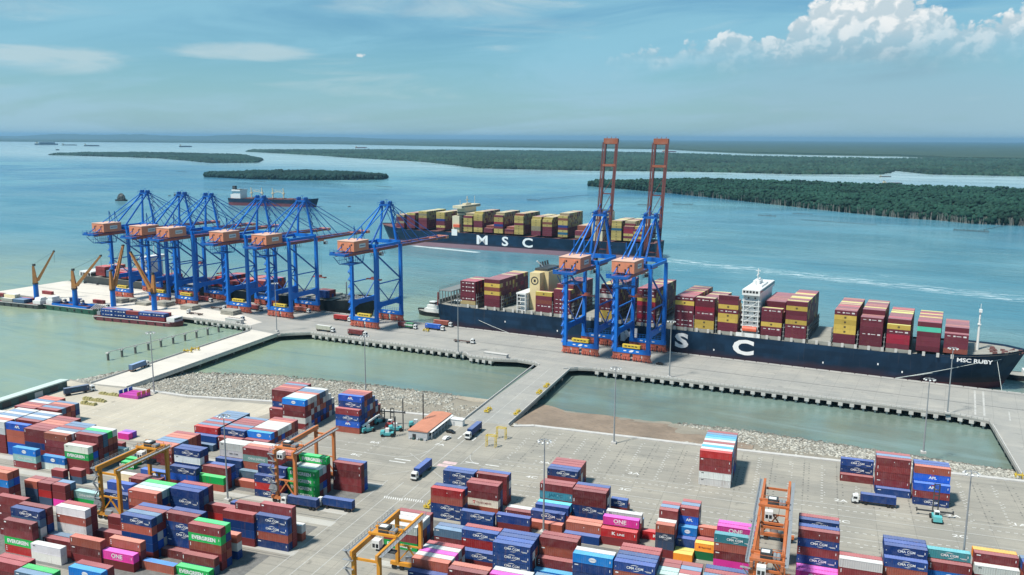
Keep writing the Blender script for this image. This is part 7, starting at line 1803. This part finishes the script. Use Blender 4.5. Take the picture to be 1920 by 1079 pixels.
def rack(x, y, n, label, m='purple', size=12.0):
    for k in range(n):
        r = empty('flat_rack', (x, y, k * .62)); tag(r, label[k], 'flat rack', 'flat racks near the left bridge')
        b = MB(); b.box(-size / 2, size / 2, -1.2, 1.2, 0, .55); b.build('platform', MAT[m], r)
        b = MB(); b.box(-size / 2, -size / 2 + .4, -1.2, 1.2, .55, 2.3 if k == n - 1 else .6); b.build('end_wall', MAT['crane_blue_dark'], r); b = MB(); b.box(size / 2 - .4, size / 2, -1.2, 1.2, .55, 2.3 if k == n - 1 else .6); b.build('end_wall', MAT['bogie'], r)
px_, py_ = P(244, 746)
for j in range(3): rack(px_ + 0.4 * j, py_ + j * 3.0, 3, ['magenta flat rack, %s of the %s pile near the left bridge' % (a, ['front', 'middle', 'back'][j]) for a in ('bottom', 'middle', 'top')])
def pallets(u, v, n, label, m='pallet', L=14):
    p = P(u, v); r = empty('timber_skids', (p[0], p[1], 0)); tag(r, label, 'timber', 'yellowish timber piles on the sandy paving')
    for k in range(n):
        b = MB(); x = -L / 2 + k * L / n; h = prng.uniform(.5, 1.4); b.box(x, x + L / n * .86, -1.1, 1.1, 0, h); b.box(x + .2, x + L / n * .7, -.8, .8, h, h + .35); b.build('bundle', MAT[m], r)
pallets(178, 752, 9, 'long yellowish timber pile, middle of the three'); pallets(167, 759, 6, 'short yellowish timber pile nearest the stacks', L=9); pallets(206, 741, 7, 'reddish yellow timber pile beside the magenta racks', L=13)
# shrubs on the sand
def shrub(u, v, s, label):
    p = P(u, v, -1.4); r = empty('shrub', (p[0], p[1], -1.7)); tag(r, label, 'shrub', 'low shrubs on the sand')
    n = 40; pt = rng.normal(0, 1, (n, 3)) * np.array([1.5 * s, .6 * s, .28 * s]); pt[:, 2] = np.abs(pt[:, 2]); sc = np.repeat((.35 + .3 * rng.random((n, 1))) * s ** .5, 3, 1); cl = np.array([0.06, 0.085, 0.028])[None] * (.7 + .7 * rng.random((n, 1)))
    o = scatter_mesh('foliage', rocks, pt, sc, cl, FOREST_M, r); o['kind'] = 'stuff'
for u, v, s, l in ((1043, 808, 1.8, 'leafy shrub nearest the middle bridge on the sand'), (1062, 813, .8, 'small shrub right of the leafy one'), (1078, 816, 1.0, 'low shrub in the middle of the sand strip'), (1098, 818, 1.2, 'low shrub left of the light tower on the sand'), (1118, 822, 1.3, 'low shrub close to the light tower foot')): shrub(u, v, s, l)

# ------------------------------------------------------------------ painted marks, gravel beds and runways on the paving
def flat(name, polys, z, m, parent=None):
    mb = MB()
    for poly in polys: mb.add([(x, y, z) for x, y in poly], [tuple(range(len(poly)))])
    return mb.build(name, m, parent)
def strip(p, q, w):
    p = np.array(p, float); q = np.array(q, float); d = (q - p) / np.linalg.norm(q - p); n = np.array([-d[1], d[0]]) * w / 2
    return [tuple(p - n), tuple(q - n), tuple(q + n), tuple(p + n)]
rect = lambda x0, x1, y0, y1: [(x0, y0), (x1, y0), (x1, y1), (x0, y1)]
gravel_m = noise_mat('dark_gravel', (0.17, 0.17, 0.165), (0.12, 0.122, 0.12), (0.24, 0.235, 0.22), 0.5, 0.95, 0.6, 2.5)
run_m = ground_material('runway_concrete', (0.45, 0.44, 0.40), (0.38, 0.375, 0.35), (0.27, 0.265, 0.25), streak_ax=1, amt=0.4)
LX0, LX1, MX0, MX1 = -384, -158.5, -127, 130
gb = [rect(LX0, LX1, 232.5, 249.5), rect(LX0, LX1, 267, 286.5), rect(LX0, LX1 - 3, 196, 225.5), rect(MX0, MX1, 237, 258.5), rect(MX0, MX1, 262.5, 268.3), rect(-120, MX1, 208, 229)]
tag(flat('gravel_bed', gb, .008, gravel_m), 'dark gravel beds under the container stacks', 'gravel', kind='structure')
rw = [rect(LX0, LX1 + 4, 228, 231.3), rect(LX0, LX1 + 4, 251.2, 255.2), rect(LX0, LX1 + 4, 261.2, 264.6), rect(LX0, LX1 + 4, 288.2, 291.4), rect(MX0 - 3, MX1, 232.2, 235.2), rect(MX0 - 3, MX1, 260.2, 262.0)]
tag(flat('gantry_runway', rw, .012, run_m), 'pale concrete runways of the gantry cranes', 'runway', kind='structure')
rt = []
for (x0, x1, ya) in ((LX0, LX1 + 4, 226.6), (LX0, LX1 + 4, 225.4), (LX0, LX1 + 4, 256.6), (LX0, LX1 + 4, 293.6), (MX0, MX1, 231.0)): rt.append(rect(x0, x1, ya, ya + .35))
tag(flat('drain_slot', rt, .016, MAT['concrete_dark']), 'dark drain slots beside the runways', 'drain', kind='structure')
white_m = mat('road_paint', (0.66, 0.66, 0.64), 0.7, var=0.5, scale=0.5, dirt=(0.36, 0.36, 0.35), dirt_amt=0.6)
faint_m = mat('worn_road_paint', (0.48, 0.48, 0.46), 0.8, var=0.6, scale=0.5, dirt=(0.30, 0.30, 0.29), dirt_amt=0.7)
L = []
for x in (-155.2, -148.4, -142.0, -135.2): L.append(strip((x, 180), (x, 296), .26))
for x in (-151.2, -144.6, -138.6): L += [strip((x, y), (x, y + 3), .22) for y in np.arange(376, 484, 8)]
L += [strip((-144.8, 300), (-144.8, 484), .3), strip((-135, 322), (-135, 372), .25), strip((-153.6, 322), (-153.6, 372), .25)]
for k in range(14):
    a0, a1 = pi + k * pi / 28, pi + (k + 1) * pi / 28; L.append(strip((-122 + 13 * cos(a0), 335 + 13 * sin(a0)), (-122 + 13 * cos(a1), 335 + 13 * sin(a1)), .3)); 
    L.append(strip((-167 - 13 * cos(a0), 333 + 13 * sin(a0)), (-167 - 13 * cos(a1), 333 + 13 * sin(a1)), .3))
L += [strip((-122, 322), (140, 322), .28), strip((-330, 320), (-167, 320), .28), strip((-160, 300), (-130, 326), .25), strip((-130, 300), (-160, 326), .25)]
for y in (313.5, 304.0, 331.5): L.append(strip((-124, y), (140, y), .26)); L.append(strip((-300, y - 2), (-166, y - 2), .22))
for s0, s1, t in ((118, 340, -14), (118, 420, -2)): L.append(strip(Q(s0, t), Q(s1, t), .25))
for s_ in (312, 316): L.append(strip(Q(s_, -20), Q(s_, 28), .9))
for s_ in (327, 334): L.append(strip(Q(s_, -22), Q(s_, -6), .6))
o = flat('road_marking', L, .022, faint_m); tag(o, 'worn white lane lines on the paving', 'road marking', kind='structure')
D = []
for y in (309, 327.5, 300): D += [strip((x, y), (x + 1.3, y), .3) for x in np.arange(-120, 130, 2.6)]
for x in (-148, -141): D += [strip((x, y), (x, y + 4.5), .7) for y in (350, 356)]
D += [strip((-134 + k * 9, 324.8), (-128 + k * 9, 324.8), .7) for k in (0, 1)] + [strip((-163.5, 318), (-156, 318), .8), strip((-164.5, 315), (-157, 315), .8), strip((76, 309.5), (86, 309.5), .7), strip((76, 306.5), (86, 306.5), .7)]
for k in range(9): D.append(strip((-149 + k * .9, 281.5), (-148.4 + k * .9, 279.6), .4)); D.append(strip((-141 + k * .9, 282.5), (-140.4 + k * .9, 280.6), .4))
o = flat('lane_dash', D, .026, white_m); tag(o, 'white dashes, bars and arrows on the yard roads', 'road marking', kind='structure')
pink = flat('pink_marking', [rect(-143.5, -137.4, 316.5, 319.2), rect(-142.6, -136.6, 320.0, 322.8)], .026, mat('pink_road_paint', (0.62, 0.46, 0.46), 0.8, var=.5, scale=.6)); tag(pink, 'faded pink and white boxes painted at the road crossing', 'road marking', kind='structure')
# slots for the container corners: two ticks per slot in rows towards the river
T1, T2 = [], []
for bx_ in np.arange(-119, 120, 12.6):
    for y in np.arange(333, 374, 2.75):
        if rng.random() < .85: T1.append(rect(bx_ - .5, bx_ + .35, y, y + .38))
        if rng.random() < .5: T1.append(rect(bx_ + .65, bx_ + 1.2, y + 1.2, y + 1.55))
        for o_ in (5.2, 7.2):
            if rng.random() < .75: T2.append(rect(bx_ + o_, bx_ + o_ + .6, y + .4, y + .95))
    for y in np.arange(270, 300, 2.75):
        if rng.random() < .8: T1.append(rect(bx_ - .5, bx_ + .35, y, y + .38))
        for o_ in (5.2, 7.2):
            if rng.random() < .7: T2.append(rect(bx_ + o_, bx_ + o_ + .6, y + .4, y + .95))
for bx_ in np.arange(-330, -175, 12.6):
    for y in np.arange(312, 358, 2.75):
        if rng.random() < .5: T1.append(rect(bx_ - .45, bx_ + .3, y, y + .35))
o = flat('slot_mark', T1, .030, white_m); tag(o, 'white corner marks of empty container slots', 'slot marks', kind='stuff')
o = flat('slot_scuff', T2, .030, mat('rubber_scuff', (0.10, 0.10, 0.10), .9)); tag(o, 'dark scuffs where containers stood', 'scuffs', kind='stuff')
def ground_text(txt, x, y, h, rz=0.0):
    me = text_mesh(txt, h, white_m, 0.02, 1.3).copy(); me.transform(Matrix.Rotation(-pi / 2, 4, 'X')); o = link(bpy.data.objects.new('ground_lettering', me)); o.location = (x, y, .034); o.rotation_euler = (0, 0, rz); tag(o, 'white painted bay number %s on the paving' % txt, 'bay number', 'painted bay numbers', kind='structure')
for (txt, u, v) in (('2A', 1577, 939), ('2A', 1788, 968), ('3A', 1189, 888), ('5A', 1022, 868), ('8A', 704, 830), ('3C', 1172, 918), ('2C', 1580, 978), ('2C', 1800, 1006), ('4C', 997, 895), ('7A', 825, 834), ('3B', 1363, 1008), ('8C', 668, 853), ('1A', 1915, 985)):
    p = P(u, v); ground_text(txt, p[0], p[1], 2.3)
# ------------------------------------------------------------------ all remaining containers in one mesh
def flush_stack():
    V, F, C = [], [], []
    decals = {}
    for (loc, rz, L, col, mark) in STUFFBOX:
        f = prng.uniform(0.82, 1.2); cc = tuple(min(1, max(.004, q * f)) for q in col); b = len(V); h = L / 2 - .02; w = CW / 2 - .02; ca, sa = cos(rz), sin(rz)
        for z in (loc[2] + .02, loc[2] + CH - .02):
            for x, y in ((-h, -w), (h, -w), (h, w), (-h, w)): V.append((loc[0] + x * ca - y * sa, loc[1] + x * sa + y * ca, z)); C.append(cc)
        F += [(b + 4, b + 5, b + 6, b + 7), (b, b + 1, b + 5, b + 4), (b + 1, b + 2, b + 6, b + 5), (b + 2, b + 3, b + 7, b + 6), (b + 3, b, b + 4, b + 7)]
        if mark in ('msc', 'triton'):
            y0 = -w - .03
            def quad(x0, x1, z0, z1, cl):
                k = len(V)
                for x, z in ((x0, z0), (x1, z0), (x1, z1), (x0, z1)):
                    V.append((loc[0] + x * ca - y0 * sa, loc[1] + x * sa + y0 * ca, loc[2] + z)); C.append(cl)
                F.append((k, k + 1, k + 2, k + 3))
            if mark == 'msc': quad(-.55, .55, .85, 1.95, (0.06, 0.05, 0.035)); quad(-.28, .28, 1.1, 1.7, (0.30, 0.24, 0.10))
            else:
                quad(-4.6, -3.0, 1.25, 1.6, (.62, .6, .6)); quad(-1.6, -.5, 1.05, 1.8, (.62, .6, .6)); quad(0.0, 2.4, 1.25, 1.6, (.62, .6, .6)); quad(3.4, 5.0, 1.0, 1.85, (.62, .6, .6))
    me = bpy.data.meshes.new('stacked_containers'); me.from_pydata(V, [], F)
    a = me.color_attributes.new('Col', 'FLOAT_COLOR', 'POINT'); a.data.foreach_set('color', np.column_stack([np.array(C), np.ones(len(C))]).astype(np.float32).ravel())
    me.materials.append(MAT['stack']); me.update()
    tag(link(bpy.data.objects.new('stacked_containers', me)), 'all the smaller and farther stacked containers, on the ships and behind the front stacks', 'containers', kind='stuff')
flush_stack()
SC.cycles.use_denoising = True
